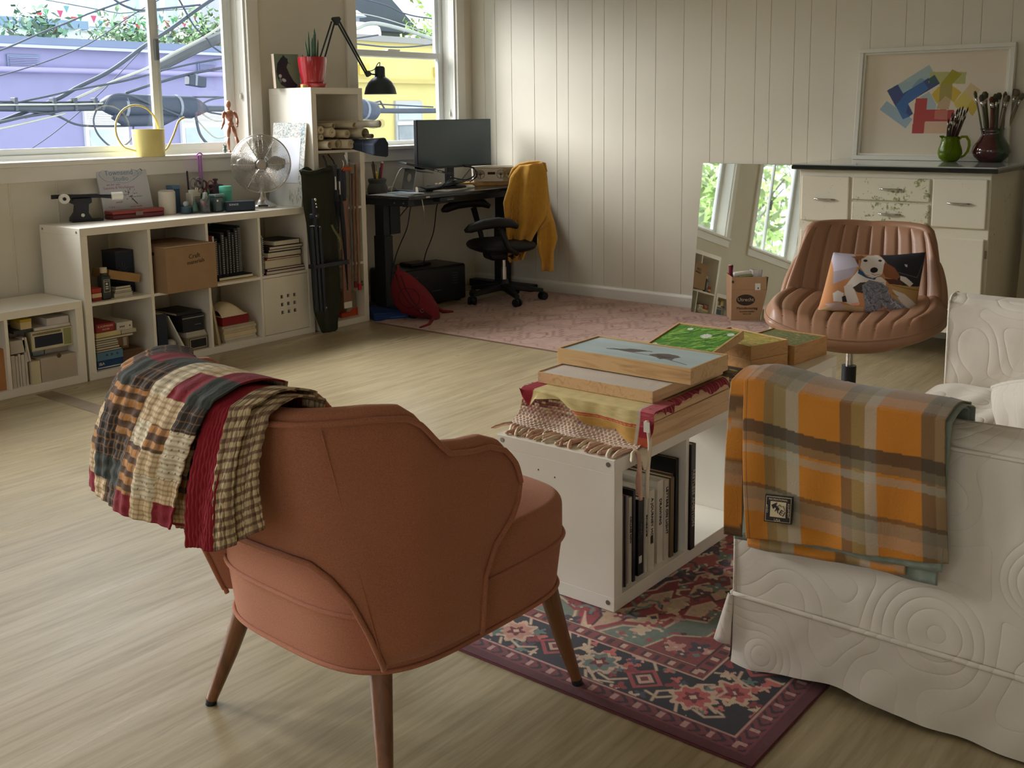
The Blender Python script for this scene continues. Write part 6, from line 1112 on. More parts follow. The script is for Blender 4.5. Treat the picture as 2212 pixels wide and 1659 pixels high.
t=thing('ceramic_vase','dark green and oxblood glazed bulbous vase full of wide brushes','vase',(VX,VY,JZ)); xv=NT('two_tone_glaze'); cc=xv.coord(); sp=xv.n('ShaderNodeSeparateXYZ'); xv.l(cc,sp.inputs[0]); ma=xv.n('ShaderNodeMath',operation='MULTIPLY_ADD'); ma.inputs[1].default_value=1.25; ma.inputs[2].default_value=0; xv.l(sp.outputs[1],ma.inputs[0]); md=xv.n('ShaderNodeMath',operation='SUBTRACT'); xv.l(sp.outputs[0],md.inputs[0]); xv.l(ma.outputs[0],md.inputs[1]); ad=xv.n('ShaderNodeMath',operation='ADD'); ad.inputs[1].default_value=.55; xv.l(md.outputs[0],ad.inputs[0])
xv.col(xv.ramp(ad.outputs[0],[(.52,rgb(70,24,30)),(.54,rgb(34,58,38))])); xv.b.inputs['Roughness'].default_value=.08; xv.b.inputs['Coat Weight'].default_value=.6
build('vase_body',MB(TR(VX,VY,JZ)).lathe([(.050,0),(.060,.004),(.088,.030),(.098,.055),(.090,.085),(.068,.118),(.055,.140),(.054,.160),(.062,.178),(.057,.178),(.048,.160),(.050,.14),(.08,.09),(.001,.02)],(0,0,0),44),xv.m,t,smooth=True)
n=Vector((-.78,-.626,0))
bd=[(-.105,.375,(96,104,76),.004,.006),(-.085,.355,(84,84,66),.007,.009),(-.05,.365,(110,112,84),.005,.004),(-.038,.372,(98,90,60),.009,.010),(-.02,.345,(110,64,52),.008,.008),(.0,.350,(70,78,66),.006,.008),(.018,.36,(88,120,60),.006,.009),(.035,.365,(96,88,70),.006,.012),(.05,.35,(170,160,140),.004,.006),(.07,.35,(120,108,86),.006,.006),(.09,.375,(140,128,104),.006,.005),(.118,.382,(150,138,114),.009,.020),(.135,.36,(126,118,96),.007,.010),(.06,.37,(104,98,80),.006,.004)]
for i,(dx,z,c,r,wd) in enumerate(bd): brush('%s in the dark vase, %s from its left side'%('wide worn brush' if wd>.008 else 'worn brush',['first','second','third','fourth','fifth','sixth','seventh','eighth','ninth','tenth','eleventh','twelfth','13th','last'][i]),tuple(vc+er*(dx*.22)+n*.02*math.sin(i*2)+Vector((0,0,.03))),tuple(vc+er*dx+n*.035*math.sin(i*1.7)+Vector((0,0,z))),c,r*1.05,wd*.7,tuple(int(v*.8) for v in c))
# shutters leaning right of the cabinet
t=thing('shutter','old panelled shutter leaning on the wall right of the cabinet','shutter',(3.2,-3.62,0)); ms_=mat('shutter_paint',(186,180,160),.6,var=.06)
def SP(y,z,o=0): return (3.16+.27*z/1.35-o,-3.52+.0*z-y+.05*(1.35-z)*0,z)
def sbar(nm,y0,y1,z0,z1,o0,o1,par=None): return build(nm,MB().hexa([SP(y1,z0,o0),SP(y0,z0,o0),SP(y0,z0,o1),SP(y1,z0,o1),SP(y1,z1,o0),SP(y0,z1,o0),SP(y0,z1,o1),SP(y1,z1,o1)]),ms_,par or t,bevel=.003)
sbar('stile',0,.055,.28,1.0,0,.025); sbar('stile',.055,.105,.05,1.0,-.02,.02); sbar('stile',.34,.40,.05,1.0,-.02,.02)
for z in (.05,.30,.52,.74,.95): sbar('rail',.105,.34,z,z+.05,-.02,.02)
for z in (.10,.35,.57,.79): p=sbar('panel',.105,.34,z,z+.17,-.015,.0); sbar('raised_field',.135,.31,z+.025,z+.145,.0,.008,p)
# ================= brown swivel chair with pillow =================
def bil(P,Q,x): 
    return float(np.interp(x,P,Q))
t=thing('swivel_chair','wide brown leather swivel chair with channel-stitched seat and back','chair',(1.57,-3.26,0)); ml2=mat('brown_leather',(158,118,92),.42,var=.07,vs=5,bump=.12,bs=260); msm=mat('leather_seam',(96,64,46),.6)
SA=math.radians(191); SC=Vector((1.560,-3.278,0)); ST=TR(SC.x,SC.y,0)@Rz(SA)    # local x = forward
NCH=10
def chan(c): # padded channel profile 0..1
    f=(c*NCH)%1.0; return 1-abs(2*f-1)**5
def seatf(u,v,top=True):
    a=2*math.pi*u; r=math.sin(math.pi/2*v); ca,sa=math.cos(a),math.sin(a); e=.62
    x=.275*math.copysign(abs(ca)**e,ca)*r+.01; y=.345*math.copysign(abs(sa)**e,sa)*r
    return x,y
def seat_top(u,v):
    # u across width (-y..y), v front-back ; superellipse
    y=(2*u-1); x=(2*v-1); 
    Y=.358*y*math.sqrt(max(0,1-.32*x*x)); X=.285*x*math.sqrt(max(0,1-.42*y*y))+.0
    edge=max(abs(x),abs(y)); z=.480+.045*abs(y)**2.2-.02*x-.055*max(0,edge-.86)/.14*max(0,edge-.86)/.14+.010*chan(u)*(1-edge**8)
    return (X,Y,z)
build('seat_cushion',MB(ST).grid(seat_top,121,30),ml2,t,smooth=True)
def skirt(u,v):
    s=u*4; k=int(s)%4; f=s-int(s); y,x=[(2*f-1,-1),(1,2*f-1),(1-2*f,1),(-1,1-2*f)][k]
    p=seat_top((y+1)/2,(x+1)/2); b=v; sc=1+.035*math.sin(math.pi*b)-.16*b*b
    return (p[0]*sc,p[1]*sc,p[2]-.062*b-.002)
build('seat_side',MB(ST).grid(skirt,120,8,cu=True),ml2,t,smooth=True)
build('seat_bottom',MB(ST).box(-.20,.20,-.24,.24,.385,.42),m_blk,t,bevel=.02)
build('piping',MB(ST).tube([Vector(skirt(u,0))+Vector((0,0,.001)) for u in np.linspace(0,1,80,endpoint=False)],.005,6,closed=True),ml2,t,smooth=True)
def bk(u,v,o=0):
    y=2*u-1; h=v; top=.335-.028*abs(y)**2.5-.13*max(0,abs(y)-.86)/.14*max(0,abs(y)-.86)/.14
    w=(.235+.085*math.sin(math.pi*(.15+.72*(1-h)))) if h<2 else .3; w=.325-.045*h**2-.12*max(0,h-.8)**2
    Y=w*y; xx=-.225-.10*h+.105*y*y-.02*h*h
    z=.455+.02*abs(y)+top*h; n=.012*chan(u)*(1-abs(2*h-1)**10)
    return (xx+n-o,Y,z)
build('backrest',MB(ST).grid(lambda u,v:bk(u,v),121,26),ml2,t,smooth=True)
build('back_shell',MB(ST).grid(lambda u,v:bk(u,v,.035+.02*math.sin(math.pi*u)),30,26),ml2,t,smooth=True)
loop=[bk(u,0,.02) for u in np.linspace(0,1,20)]+[bk(1,v,.02) for v in np.linspace(0,1,24)[1:]]+[bk(u,1,.02) for u in np.linspace(1,0,40)[1:]]+[bk(0,v,.02) for v in np.linspace(1,0,24)[1:-1]]
build('back_edge',MB(ST).tube(loop,.021,10,closed=True),ml2,t,smooth=True)
for c in range(1,NCH):
    build('channel_seam',MB(ST).tube([Vector(bk(c/NCH,v))+Vector((-.001,0,0)) for v in np.linspace(.02,.99,14)],.0022,5),msm,t,smooth=True)
    build('channel_seam',MB(ST).tube([Vector(seat_top(c/NCH,v))+Vector((0,0,-.001)) for v in np.linspace(.03,.97,14)],.0022,5),msm,t,smooth=True)
scx,scy=1.57,-3.26
build('tilt_mechanism',MB(TR(scx,scy,0)@Rz(SA)).box(-.09,.11,-.075,.075,.355,.395),m_blk,t,bevel=.01); build('tilt_lever',MB().tube([(scx,scy,.37),(scx-.09,scy+.09,.36),(scx-.11,scy+.11,.33)],[.01,.012,.018],8),m_blk,t)
build('gas_lift',MB().cyl((scx,scy,.20),(scx,scy,.36),.015,.015,20),m_chrome,t,smooth=2); build('lift_sleeve',MB().cyl((scx,scy,.07),(scx,scy,.235),.030,.030,24),m_blk,t,smooth=2)
for k in range(5):
    a=math.radians(15+72*k); build('base_leg',MB(TR(scx,scy,0)@Rz(a)).hexa([(.02,-.022,.055),(.27,-.014,.02),(.27,.014,.02),(.02,.022,.035),(.02,-.022,.075),(.27,-.014,.04),(.27,.014,.04),(.02,.022,.075)]),m_blk,t,bevel=.004); build('glide',MB().cyl((scx+.255*math.cos(a),scy+.255*math.sin(a),0),(scx+.255*math.cos(a),scy+.255*math.sin(a),.04),.022,.018,16),m_blk,t)
# dog pillow
t=thing('dog_pillow','photo cushion printed with a brown and white dog chewing a grey rope toy','cushion',(1.42,-3.22,.50))
cv=Canvas(230,190,(196,140,92)); A=lambda P:[((x-205)/1770.0*1.0,1-(y-85)/960.0) for x,y in P]
# unwarp: pillow corner quad in zoom pixels -> unit square
Q=[(330,760),(1660,1040),(1985,85),(590,100)]   # bl, br, tr, tl
def unw(x,y):
    u,v=.5,.5
    for _ in range(12):
        px=(1-u)*(1-v)*Q[0][0]+u*(1-v)*Q[1][0]+u*v*Q[2][0]+(1-u)*v*Q[3][0]; py=(1-u)*(1-v)*Q[0][1]+u*(1-v)*Q[1][1]+u*v*Q[2][1]+(1-u)*v*Q[3][1]
        ux=(1-v)*(Q[1][0]-Q[0][0])+v*(Q[2][0]-Q[3][0]); uy=(1-v)*(Q[1][1]-Q[0][1])+v*(Q[2][1]-Q[3][1]); vx=(1-u)*(Q[3][0]-Q[0][0])+u*(Q[2][0]-Q[1][0]); vy=(1-u)*(Q[3][1]-Q[0][1])+u*(Q[2][1]-Q[1][1]); d=ux*vy-uy*vx; ex,ey=x-px,y-py
        u+=(ex*vy-ey*vx)/d; v+=(ux*ey-uy*ex)/d
    return (u,v)
Q=[(205,890),(1650,1050),(1985,85),(590,100)]
def D(c,*P,al=1): cv.poly([unw(*p) for p in P],c,al)
D((196,190,208),(560,60),(900,60),(880,260),(520,360)); D((176,164,178),(520,350),(870,250),(760,400),(470,520)); D((200,138,92),(460,520),(900,380),(1300,420),(1900,560),(1700,1100),(150,1000),(200,760))
D((40,38,48),(1270,60),(2050,40),(1830,580),(1480,520),(1400,380)); cv.line([unw(1460,330),unw(1750,420),unw(1960,150)],.010,(96,96,104)); D((214,212,214),(1580,215),(1625,225),(1615,260),(1585,250))
D((186,150,96),(1300,500),(1860,560),(1800,760),(1700,1080),(1200,1080),(1350,700)); cv.line([unw(1350,520),unw(1830,620)],.015,(150,112,66))
D((142,84,54),(1235,200),(1310,190),(1420,260),(1480,400),(1400,440),(1260,400),(1225,300)); D((84,50,40),(1245,420),(1500,440),(1500,520),(1300,500))
D((232,224,220),(1480,380),(1560,400),(1670,500),(1600,540),(1470,440))
D((150,96,66),(820,130),(1000,105),(1050,130),(960,170),(900,160)); D((120,70,50),(860,150),(910,160),(880,240))
D((236,228,224),(960,150),(1090,105),(1260,98),(1310,160),(1270,240),(1235,330),(1190,385),(1060,395),(960,360),(905,260)); D((236,228,224),(880,290),(960,380),(1200,400),(1260,460),(1240,560),(760,540),(700,620),(620,560),(740,430))
D((226,216,212),(620,540),(740,500),(790,700),(810,800),(700,820),(600,770)); D((226,220,218),(440,640),(520,600),(600,640),(560,760),(430,750)); D((40,34,34),(560,690),(620,670),(630,770),(560,760)); D((240,170,160),(680,790),(800,770),(800,820),(700,820))
D((30,84,130),(880,280),(930,330),(960,380),(1060,420),(1130,400),(1090,440),(960,410),(850,350)); D((66,52,48),(740,560),(860,480),(960,470),(900,640),(790,620)); D((220,210,206),(1330,580),(1500,640),(1720,820),(1640,900),(1480,820),(1400,700))
for (x,y,rx,ry) in ((1016,168,.028,.020),(1243,164,.024,.017)): u=unw(x,y); cv.ell(u[0],u[1],rx,ry,(60,44,38)); cv.ell(u[0],u[1],rx*.45,ry*.5,(20,16,16))
u=unw(1108,298); cv.ell(u[0],u[1],.052,.046,(34,32,36)); cv.line([unw(1060,350),unw(1100,372),unw(1190,360)],.008,(150,90,96)); cv.line([unw(960,400),unw(1100,410),unw(1210,370)],.006,(120,80,76))
D((200,170,130),(205,880),(420,780),(860,850),(880,1010),(560,960),(230,900)); D((196,170,168),(300,790),(520,760),(600,850),(450,890)); rr=np.random.default_rng(6)
D((134,136,152),(880,520),(1000,440),(1180,480),(1290,560),(1260,640),(1330,700),(1650,930),(1600,1040),(1480,1040),(1180,820),(1050,900),(1060,1030),(870,1010),(880,820))
for k in range(150):
    tt=rr.random(); x=900+ (rr.random()*330 if tt<.6 else 330+rr.random()*400); y=(480+rr.random()*500) if tt<.6 else (680+(x-1230)*.75+rr.normal()*45); a=rr.random()*3; L=25+25*rr.random(); 
    cv.line([unw(x-L*math.cos(a),y-L*math.sin(a)),unw(x+L*math.cos(a),y+L*math.sin(a))],.010,[(178,178,194),(96,98,116),(150,152,168),(70,72,90)][k%4],.85)
for k in range(7): x=1290+52*k; cv.line([unw(x,720+40*k),unw(x+36,770+36*k),unw(x-10,800+36*k)],.012,(206,206,216),.8)
AP_=Vector((1.36,-3.13,0)); EP=Vector((.626,-.780,0)); NP=Vector((-.780,-.626,0))
PQ=[(-.150,.482,.055),(.225,.438,.105),(.322,.705,-.045),(-.052,.705,-.075)]   # s along view-right, z, towards viewer
def pil(u,v,sg=1):
    b=[(1-u)*(1-v)*PQ[0][i]+u*(1-v)*PQ[1][i]+u*v*PQ[2][i]+(1-u)*v*PQ[3][i] for i in range(3)]
    e=(1-(2*u-1)**4)*(1-(2*v-1)**4); pn=1-.06*math.sin(math.pi*u)*(1 if v<.02 or v>.98 else 0); s=b[0]; z=b[1]+.012*math.sin(math.pi*u)*(2*v-1)*-1; d=b[2]+sg*.055*max(0,e)**.55+.004*math.sin(14*u+5*v)
    p=SC+EP*s+NP*(d)+Vector((-.0,0.02,z+.0)); return (p.x,p.y,z)
SC_=SC
printed('printed_face',cv.a,lambda u,v:pil(u,v,1),cmat('pillow_print',.85,bump=.15,bs=90),t,smooth=True)
build('pillow_back',MB().grid(lambda u,v:pil(u,v,-1),24,20),mat('pillow_back_cloth',(206,196,180),.85),t,smooth=True)
# ================= low shelf used as coffee table =================
cT,cW,cH=kallax('cube_shelf','white cube shelf laid low as a coffee table between armchair and sofa',-.507,-3.445,4,1,.0075)
screws(cT,[(-.507,-3.425,.405),(-.507,-3.075,.405),(-.507,-3.425,.03)],'x')
for (y,z) in ((-3.20,.345),(-3.255,.335),(-3.255,.30)): build('peg_hole',MB().cyl((-.5075,y,z),(-.5065,y,z),.0022,.0022,8),MC['slot_dark'],cT)
CB=.0075+.038; yb=-3.43
for i,(x0,x1,h,c,l) in enumerate(((-.466,-.458,.315,(26,30,32),'very thin dark green magazine at the left end of the book row'),(-.457,-.450,.310,(40,58,58),'thin teal spined magazine, second in the book row'),(-.449,-.442,.298,(92,108,110),'thin grey green magazine in the book row'),(-.441,-.434,.300,(120,112,104),'thin taupe magazine in the book row'),(-.433,-.427,.297,(66,60,66),'thin dark grey magazine in the book row'),(-.426,-.419,.298,(150,36,40),'thin book with a red spine edge'),(-.418,-.409,.292,(150,140,130),'beige booklet with print on the spine'),(-.408,-.394,.285,(206,196,178),'cream book with fine dark print'),(-.393,-.382,.302,(34,36,44),'dark navy album a little taller than its neighbours'),(-.380,-.368,.272,(96,78,70),'brown picture-spined book'),(-.355,-.327,.262,(14,14,18),'thick black book with a white spine patch'),(-.325,-.313,.262,(206,200,182),'slim white book next to the black one'),(-.311,-.284,.275,(218,212,196),'thick white book with dark lettering and a mark'),(-.282,-.266,.270,(200,192,170),'cream book with grey lettering'),(-.255,-.225,.285,(222,216,202),'large white book with scrawled print'),(-.222,-.200,.278,(208,200,184),'white book with small vertical print'),(-.196,-.178,.280,(104,88,54),'olive brown book near the right end'),(-.176,-.163,.283,(96,62,36),'rust brown book near the right end'))):
    t=book(l+(', under the coffee table' if len(l.split())<12 else ''),x0,x1,yb+.004*((i*7)%4),-3.20,CB,CB+h-.045,c,rough=.45,cat='book'); cxm=(x0+x1)/2
    if i in (7,10,11,12,13,14,15):
        txt={7:'COLLAGE NOW',10:'PAINT',11:'ENVIABLE LIVES',12:'A JOURNEY HOME',13:'THE ART SPIRIT',14:'DRAWING',15:'LETTERS ON LIGHT'}[i]
        lettering(txt,min(.016,(x1-x0)*.75),mat('spine_ink',(40,38,38),.6,var=0) if c[0]>100 else mat('spine_grey',(90,90,96),.6,var=0),(cxm,yb+.004*((i*7)%4)-.0008,CB+(h-.045)*.62),(0,0,-1),(1,0,0),t)
    if i==10: build('spine_patch',MB().box(x0+.004,x1-.010,yb+.004*2-.0012,yb+.0082,CB+.035,CB+.055),m_wht,t)
    if i==12: build('spine_mark',MB().box(cxm-.006,cxm+.006,yb+.004*0-.0012+.0,yb+.001,CB+.08,CB+.10),MC['slot_dark'],t)
t=book('tall yellow-edged book with black cover at the back right of the book row',-.355,-.345,-3.10,-3.07,CB,CB+.01,(20,20,20)) if False else None
book('large black-backed book with an olive cover at the right of the row',-.160,-.145,-3.425,-3.17,CB,.325,(24,24,24),pm=paint((176,164,60)))
book('wide olive art book standing behind the row',-.45,-.165,-3.19,-3.175,CB,.318,(140,132,44),spine='-x')
book('cream folder behind the row of books',-.44,-.19,-3.197,-3.1915,CB,.285,(206,198,176),spine='-x',name='folder',cat='folder')
t=book('tall black book with white lettering, second cube of the coffee table',-.1165,-.092,-3.450,-3.18,CB,CB+.315,(18,20,24),rough=.3)
lettering('RESTLESS AMBITION',.019,mat('spine_white',(206,200,190),.6,var=0),(-.1045,-3.4510,CB+.155),(0,0,-1),(1,0,0),t)
# ================= framed panels and cloths on the table =================
TZ=.0075+.411+.0005
woak=wood('frame_maple',(214,176,124),(186,144,94),1.6,1,.5); wpine=wood('panel_birch',(220,182,138),(196,154,108),1.8,0,.5)
def framed(name,label,M,L,W,H,img=None,rim=.006,m=None,cat='painting',flat=None,facem=None):
    """deep box panel; local x 0..L, y 0..W, z 0..H, M places it"""
    t=thing(name,label,cat,tuple(M@Vector((L/2,W/2,0)))); mm_=m or woak
    if img is None and flat is None: build('panel_box',MB(M).box(0,L,0,W,0,H),mm_,t,bevel=.0015); return t
    for (a,b,c,d) in ((0,L,0,rim),(0,L,W-rim,W),(0,rim,rim,W-rim),(L-rim,L,rim,W-rim)): build('frame_rail',MB(M).box(a,b,c,d,0,H),mm_,t,bevel=.001)
    g=.004 if rim>.003 else 0
    build('panel_block',MB(M).box(rim+g,L-rim-g,rim+g,W-rim-g,.002,H-.0035),mat('panel_edge',(190,184,170),.8),t)
    if img is not None: printed('painted_face',img,lambda u,v:M@Vector((rim+g+(L-2*rim-2*g)*u,rim+g+(W-2*rim-2*g)*v,H-.003)),cmat('panel_paint_'+name,.5,bump=.2,bs=150),t)
    return t
# three deep wooden panels at the bottom
for i,(z,dx,dy,h) in enumerate(((0,0,0,.033),(.0335,.004,-.004,.033),(.067,.0,-.002,.033))): framed('wood_panel','%s of the three deep birch panels stacked at the near end of the coffee table'%['bottom','middle','top'][i],TR(-.360+dx,-3.462+dy,TZ+z)@Rz(.004*i),.445,.43,h,m=wpine)
S3=TZ+.1005
# woven runner with fringe
t=thing('table_runner','chunky woven pink and cream runner with knotted fringe hanging off the panel stack','runner',(-.39,-3.25,TZ))
prof=[(-.300,S3+.001),(-.350,S3+.001),(-.366,S3-.004),(-.370,S3-.02),(-.372,TZ+.06),(-.376,TZ+.03),(-.384,TZ+.012),(-.400,TZ+.006),(-.425,TZ+.004)]
pa=[0]; 
for i in range(1,len(prof)): pa.append(pa[-1]+math.dist(prof[i-1],prof[i]))
h,w_=120,230; cv=Canvas(w_,h,(206,176,158)); yy,xx=np.mgrid[0:h,0:w_]; r_=np.floor(yy/5).astype(int); c_=np.floor((xx+(r_%2)*4)/8).astype(int); rn=np.random.default_rng(9).random((60,60)); pal=np.array([arr((196,150,134)),arr((222,204,178)),arr((150,92,92)),arr((206,176,150)),arr((178,128,116)),arr((214,190,150))]); idx=(rn[r_%60,c_%60]*6).astype(int)
fxx=((xx+(r_%2)*4)%8)/8; fyy=(yy%5)/5; shade=np.clip(1.15-1.0*(((fxx-.5)*2)**4+((fyy-.5)*2)**4),.35,1.1); cv.a=pal[idx]*shade[...,None]; fade=np.clip((yy/h-.0),0,1); plain=arr((214,190,172))*(.8+.3*vnoise(h,w_,40,4))[...,None]; k=np.clip((.42-fade)*6,0,1)[...,None]; cv.a=cv.a*(1-k)+plain*k
def run(u,v):   # v=1 top, v=0 fringe end
    s=(1-v)*pa[-1]; x=float(np.interp(s,pa,[p[0] for p in prof])); z=float(np.interp(s,pa,[p[1] for p in prof])); y=-3.035-.425*u*(1-.0*v)+.006*math.sin(9*v)
    bmp=.0022*math.sin(u*230*math.pi/4)*math.sin(v*120*math.pi/5); zz=z+(.006*math.sin(7*u+1)**2 if v<.3 else 0); return (x-.002-bmp-(.012*math.sin(3*u*math.pi)**2*(1-v) ),y,zz+bmp*.5)
printed('woven_cloth',cv.a,run,cmat('chunky_weave',.95,sheen=.2),t,smooth=True)
rr=np.random.default_rng(12); cf=[(214,176,156),(226,212,190),(196,150,132),(222,200,172)]
for k in range(30):
    u=k/29; y0=-3.04-.415*u; x0=run(u,0)[0]; L=.045+.025*rr.random(); dy=rr.uniform(-.03,.02); pts=[(x0+.006,y0,TZ+.006),(x0-L*.4,y0+dy*.4,TZ+.009),(x0-L*.8,y0+dy,TZ+.0055),(x0-L*1.1,y0+dy*1.4,TZ+.004)]
    if x0-L*1.1<-.502: pts=[(max(-.50,a),b,c) for a,b,c in pts]
    build('fringe_tassel',MB().tube(spline(pts,4),[.0054]*9+[.006,.004,.003,.002],6),mat('fringe_%d'%(k%4),cf[k%4],.95,bump=.4,bs=300),t,smooth=True)
for (P,cI) in (([(-.43,-3.455,TZ+.006),(-.437,-3.470,TZ+.004),(-.441,-3.478,TZ-.03),(-.436,-3.476,TZ-.08),(-.428,-3.474,TZ-.12)],0),([(-.385,-3.465,S3-.02),(-.388,-3.476,TZ+.02),(-.402,-3.480,TZ-.03),(-.405,-3.478,TZ-.08),(-.396,-3.474,TZ-.125)],1),([(-.425,-3.455,TZ+.006),(-.43,-3.473,TZ-.01),(-.446,-3.476,TZ-.06),(-.440,-3.474,TZ-.10)],2)): build('fringe_tassel',MB().tube(spline(P,5),.006,7),MC['fringe_%d'%cI],t,smooth=True)
build('runner_corner',MB().grid(lambda u,v:(-.43+.05*u-.01*v,-3.462-.016*math.sin(math.pi/2*min(1,v*2)),TZ+.006-.055*v*(1-abs(2*u-1)*.8)),8,8),MC['fringe_1'],t,smooth=True,solid=.003)
# tea towel over the stack
t=thing('tea_towel','mustard and cream striped tea towel with red borders draped over the panel stack','towel',(-.33,-3.25,S3))
low_=[(-3.045,.525),(-3.060,.50),(-3.088,.478),(-3.105,.502),(-3.18,.509),(-3.225,.490),(-3.28,.460),(-3.349,.452),(-3.399,.440),(-3.447,.428),(-3.470,.428),(-3.484,.47)]
ys=[-p[0] for p in low_]; zs=[p[1] for p in low_]
h,w_=90,150; U,V=np.meshgrid(np.linspace(0,1,w_),np.linspace(0,1,h)); 
def towel(u,v):   # u: y from back to front ; v: 0 bottom of drop .. 1 on top of the stack
    y=3.045+.440*u; zl=float(np.interp(y,ys,zs)); e=S3+.004
    if v<.72:
        f=v/.72; z=zl+(e-.004-zl)*f; x=-.382-.010*math.sin(16*u+2*f)*(1-f)-.008*(1-f)-.004*math.sin(40*u)*.3
    else:
        f=(v-.72)/.28; z=e+.0005; x=-.378+.11*f; z+= .004*math.sin(math.pi*min(1,f*3))*0
    return (x,-y,z)
img=np.zeros((h,w_,3)); cream=arr((216,198,142)); mus=arr((200,156,84)); red=arr((160,40,56)); org=arr((196,92,60))
zz=np.array([[towel(u,v)[2] for u in np.linspace(0,1,w_)] for v in np.linspace(0,1,h)]); ex=S3-zz
img[:]=cream; tri=np.clip((ex-(.030+.014*U))*200,0,1)[...,None]; img=img*(1-tri)+mus*tri
for o_,wd in ((.026,.0022),(.0305,.0015)): m=(np.abs(ex-(o_+.014*U))<wd)[...,None]&((U>.25)[...,None]); img=np.where(m,org,img)
m=((U>.90)|(U<.10))[...,None]; img=np.where(m,red,img); m=((U>.88)&(U<.90))[...,None]; img=np.where(m,arr((206,190,170)),img); m=((U>.90)&(np.sin(zz*1600)>.2)&(V>.4))[...,None]; img=np.where(m,arr((186,96,106)),img); m=((U>.9)&(ex>.068))[...,None]; img=np.where(m,arr((186,84,54)),img)
img*=(.9+.2*vnoise(h,w_,24,5))[...,None]
printed('towel_cloth',img,towel,cmat('towel_weave',.95,bump=.3,bs=400),t,smooth=True)
def edge(u,v):
    x=-.370+.43*u; y=-3.452-.022*math.sin(math.pi/2*v)-.004*math.sin(60*u)*v; z=S3+.004+.005*math.sin(23*u)*v+.004*math.sin(75*u)*v-.022*v*v*(.6+.4*math.sin(9*u)); return (x,y,max(z,TZ+.05))
img=np.zeros((14,160,3)); img[:]=arr((134,40,54)); img[:,::4]=arr((166,66,76)); img[:,::9]=arr((196,110,110))
printed('red_border',img,edge,MC['towel_weave'],t,smooth=True)
build('care_label',MB().box(-.3935,-.392,-3.478,-3.460,.470,.498),m_wht,t)
# white-topped panel, bird panel
cv=Canvas(120,110,(216,208,200)); n=vnoise(110,120,7,3); cv.a*=(.93+.1*n)[...,None]
for k in range(4): cv.ell(.2+.25*k,.12+.04*k,.10,.02,(190,184,176),.2,.35)
framed('primed_panel','deep birch panel with a cloudy white painted top, under the bird painting',TR(-.315,-3.440,S3+.0055)@Rz(.0),.40,.385,.033,cv.a,rim=.0015,m=wpine)
S4=S3+.0055+.0335
cv=Canvas(200,110,(186,206,210)); cv.a*=(.9+.16*vnoise(110,200,6,8)[...,None]); bk_=(78,68,64)
# across = from near (front) edge ... image axis u runs from back-left (y high) to front (y low)
def BP(P): return [((x-375)/905,0) for x,y in P]
cv.poly([(.30,.46),(.335,.50),(.39,.60),(.47,.63),(.52,.62),(.55,.64),(.545,.60),(.50,.52),(.46,.42),(.40,.40),(.34,.42)],(90,80,76)); cv.poly([(.545,.62),(.57,.60),(.545,.58)],(176,60,70)); cv.poly([(.24,.42),(.33,.48),(.36,.43),(.25,.39)],(64,56,54)); cv.poly([(.24,.47),(.32,.49),(.33,.46)],(84,76,72))
cv.line([(.36,.42),(.50,.40),(.64,.38),(.80,.28),(.93,.18)],.022,(74,64,66)); cv.poly([(.58,.44),(.62,.56),(.68,.62),(.76,.60),(.80,.52),(.78,.42),(.79,.30),(.74,.34),(.71,.26),(.66,.34),(.60,.38)],(96,88,86)); cv.poly([(.62,.50),(.70,.44),(.76,.46),(.72,.34),(.66,.38)],(66,58,56)); cv.line([(.44,.40),(.45,.44)],.012,(190,96,90))
MBd=TR(-.200,-3.490,S4)
M2=Matrix(((0,1,0,-.200),(-1,0,0,-3.040),(0,0,1,S4),(0,0,0,1)))
framed('bird_painting','maple-framed painting of two dark birds on a branch, pale blue ground, topmost near the sofa',M2,.450,.218,.046,cv.a,rim=.007)
# dark floral book/tile
cv=Canvas(120,90,(46,44,34)); rr=np.random.default_rng(14)
for k in range(90): cv.ell(rr.random(),rr.random(),.03+.03*rr.random(),.02+.03*rr.random(),[(96,104,56),(180,160,60),(60,72,40),(130,120,90),(30,26,24),(166,150,130)][k%6],rr.random()*3,.9)
framed('floral_panel','dark green and yellow floral painted panel lying flat among the stacks',TR(.10,-3.435,TZ),.43,.36,.016,cv.a,rim=.003)
framed('pine_panel','plain wood panel under the raised green grass painting',TR(.25,-3.26,TZ+.0165),.22,.21,.040,m=woak)
cv=Canvas(150,150,(70,130,40)); rr=np.random.default_rng(15)
for k in range(260):
    x,y=rr.random(),rr.random(); L=.08+.16*rr.random(); a=.75+.35*rr.normal(); cv.line([(x,y),(x+L*math.cos(a),y+L*math.sin(a))],.008+.012*rr.random(),[(120,176,50),(150,200,80),(60,120,40),(90,150,50),(176,214,110),(36,84,36)][k%6],.9)
for (cx,cy,r) in ((.62,.70,.085),(.93,.86,.05),(.25,.88,.04),(.06,.2,.03)):
    for k in range(26): a=k/26*6.28; cv.line([(cx+r*.3*math.cos(a),cy+r*.3*math.sin(a)),(cx+r*(.85+.2*rr.random())*math.cos(a),cy+r*(.85+.2*rr.random())*math.sin(a))],.012,(232,234,226) if k%3 else (190,200,200))
    cv.ell(cx,cy,r*.35,r*.35,(206,206,190))
cv.a=np.transpose(cv.a,(1,0,2))[::-1]
MG=TR(.275,-3.285,TZ+.070)@Ry(math.radians(-9.5))
framed('grass_painting','small maple-framed painting of green grass with white clover flowers, propped at a slant',MG,.265,.25,.030,cv.a,rim=.007)
cv=Canvas(110,130,(176,156,66)); rr=np.random.default_rng(16)
for k in range(240): cv.ell(rr.random(),rr.random(),.015+.04*rr.random(),.01+.02*rr.random(),[(206,176,60),(120,140,60),(190,160,110),(160,140,50),(214,196,120),(100,120,50),(196,170,140)][k%7],rr.random()*3,.75)
MY=TR(.545,-3.325,TZ)@Rz(math.radians(-18))
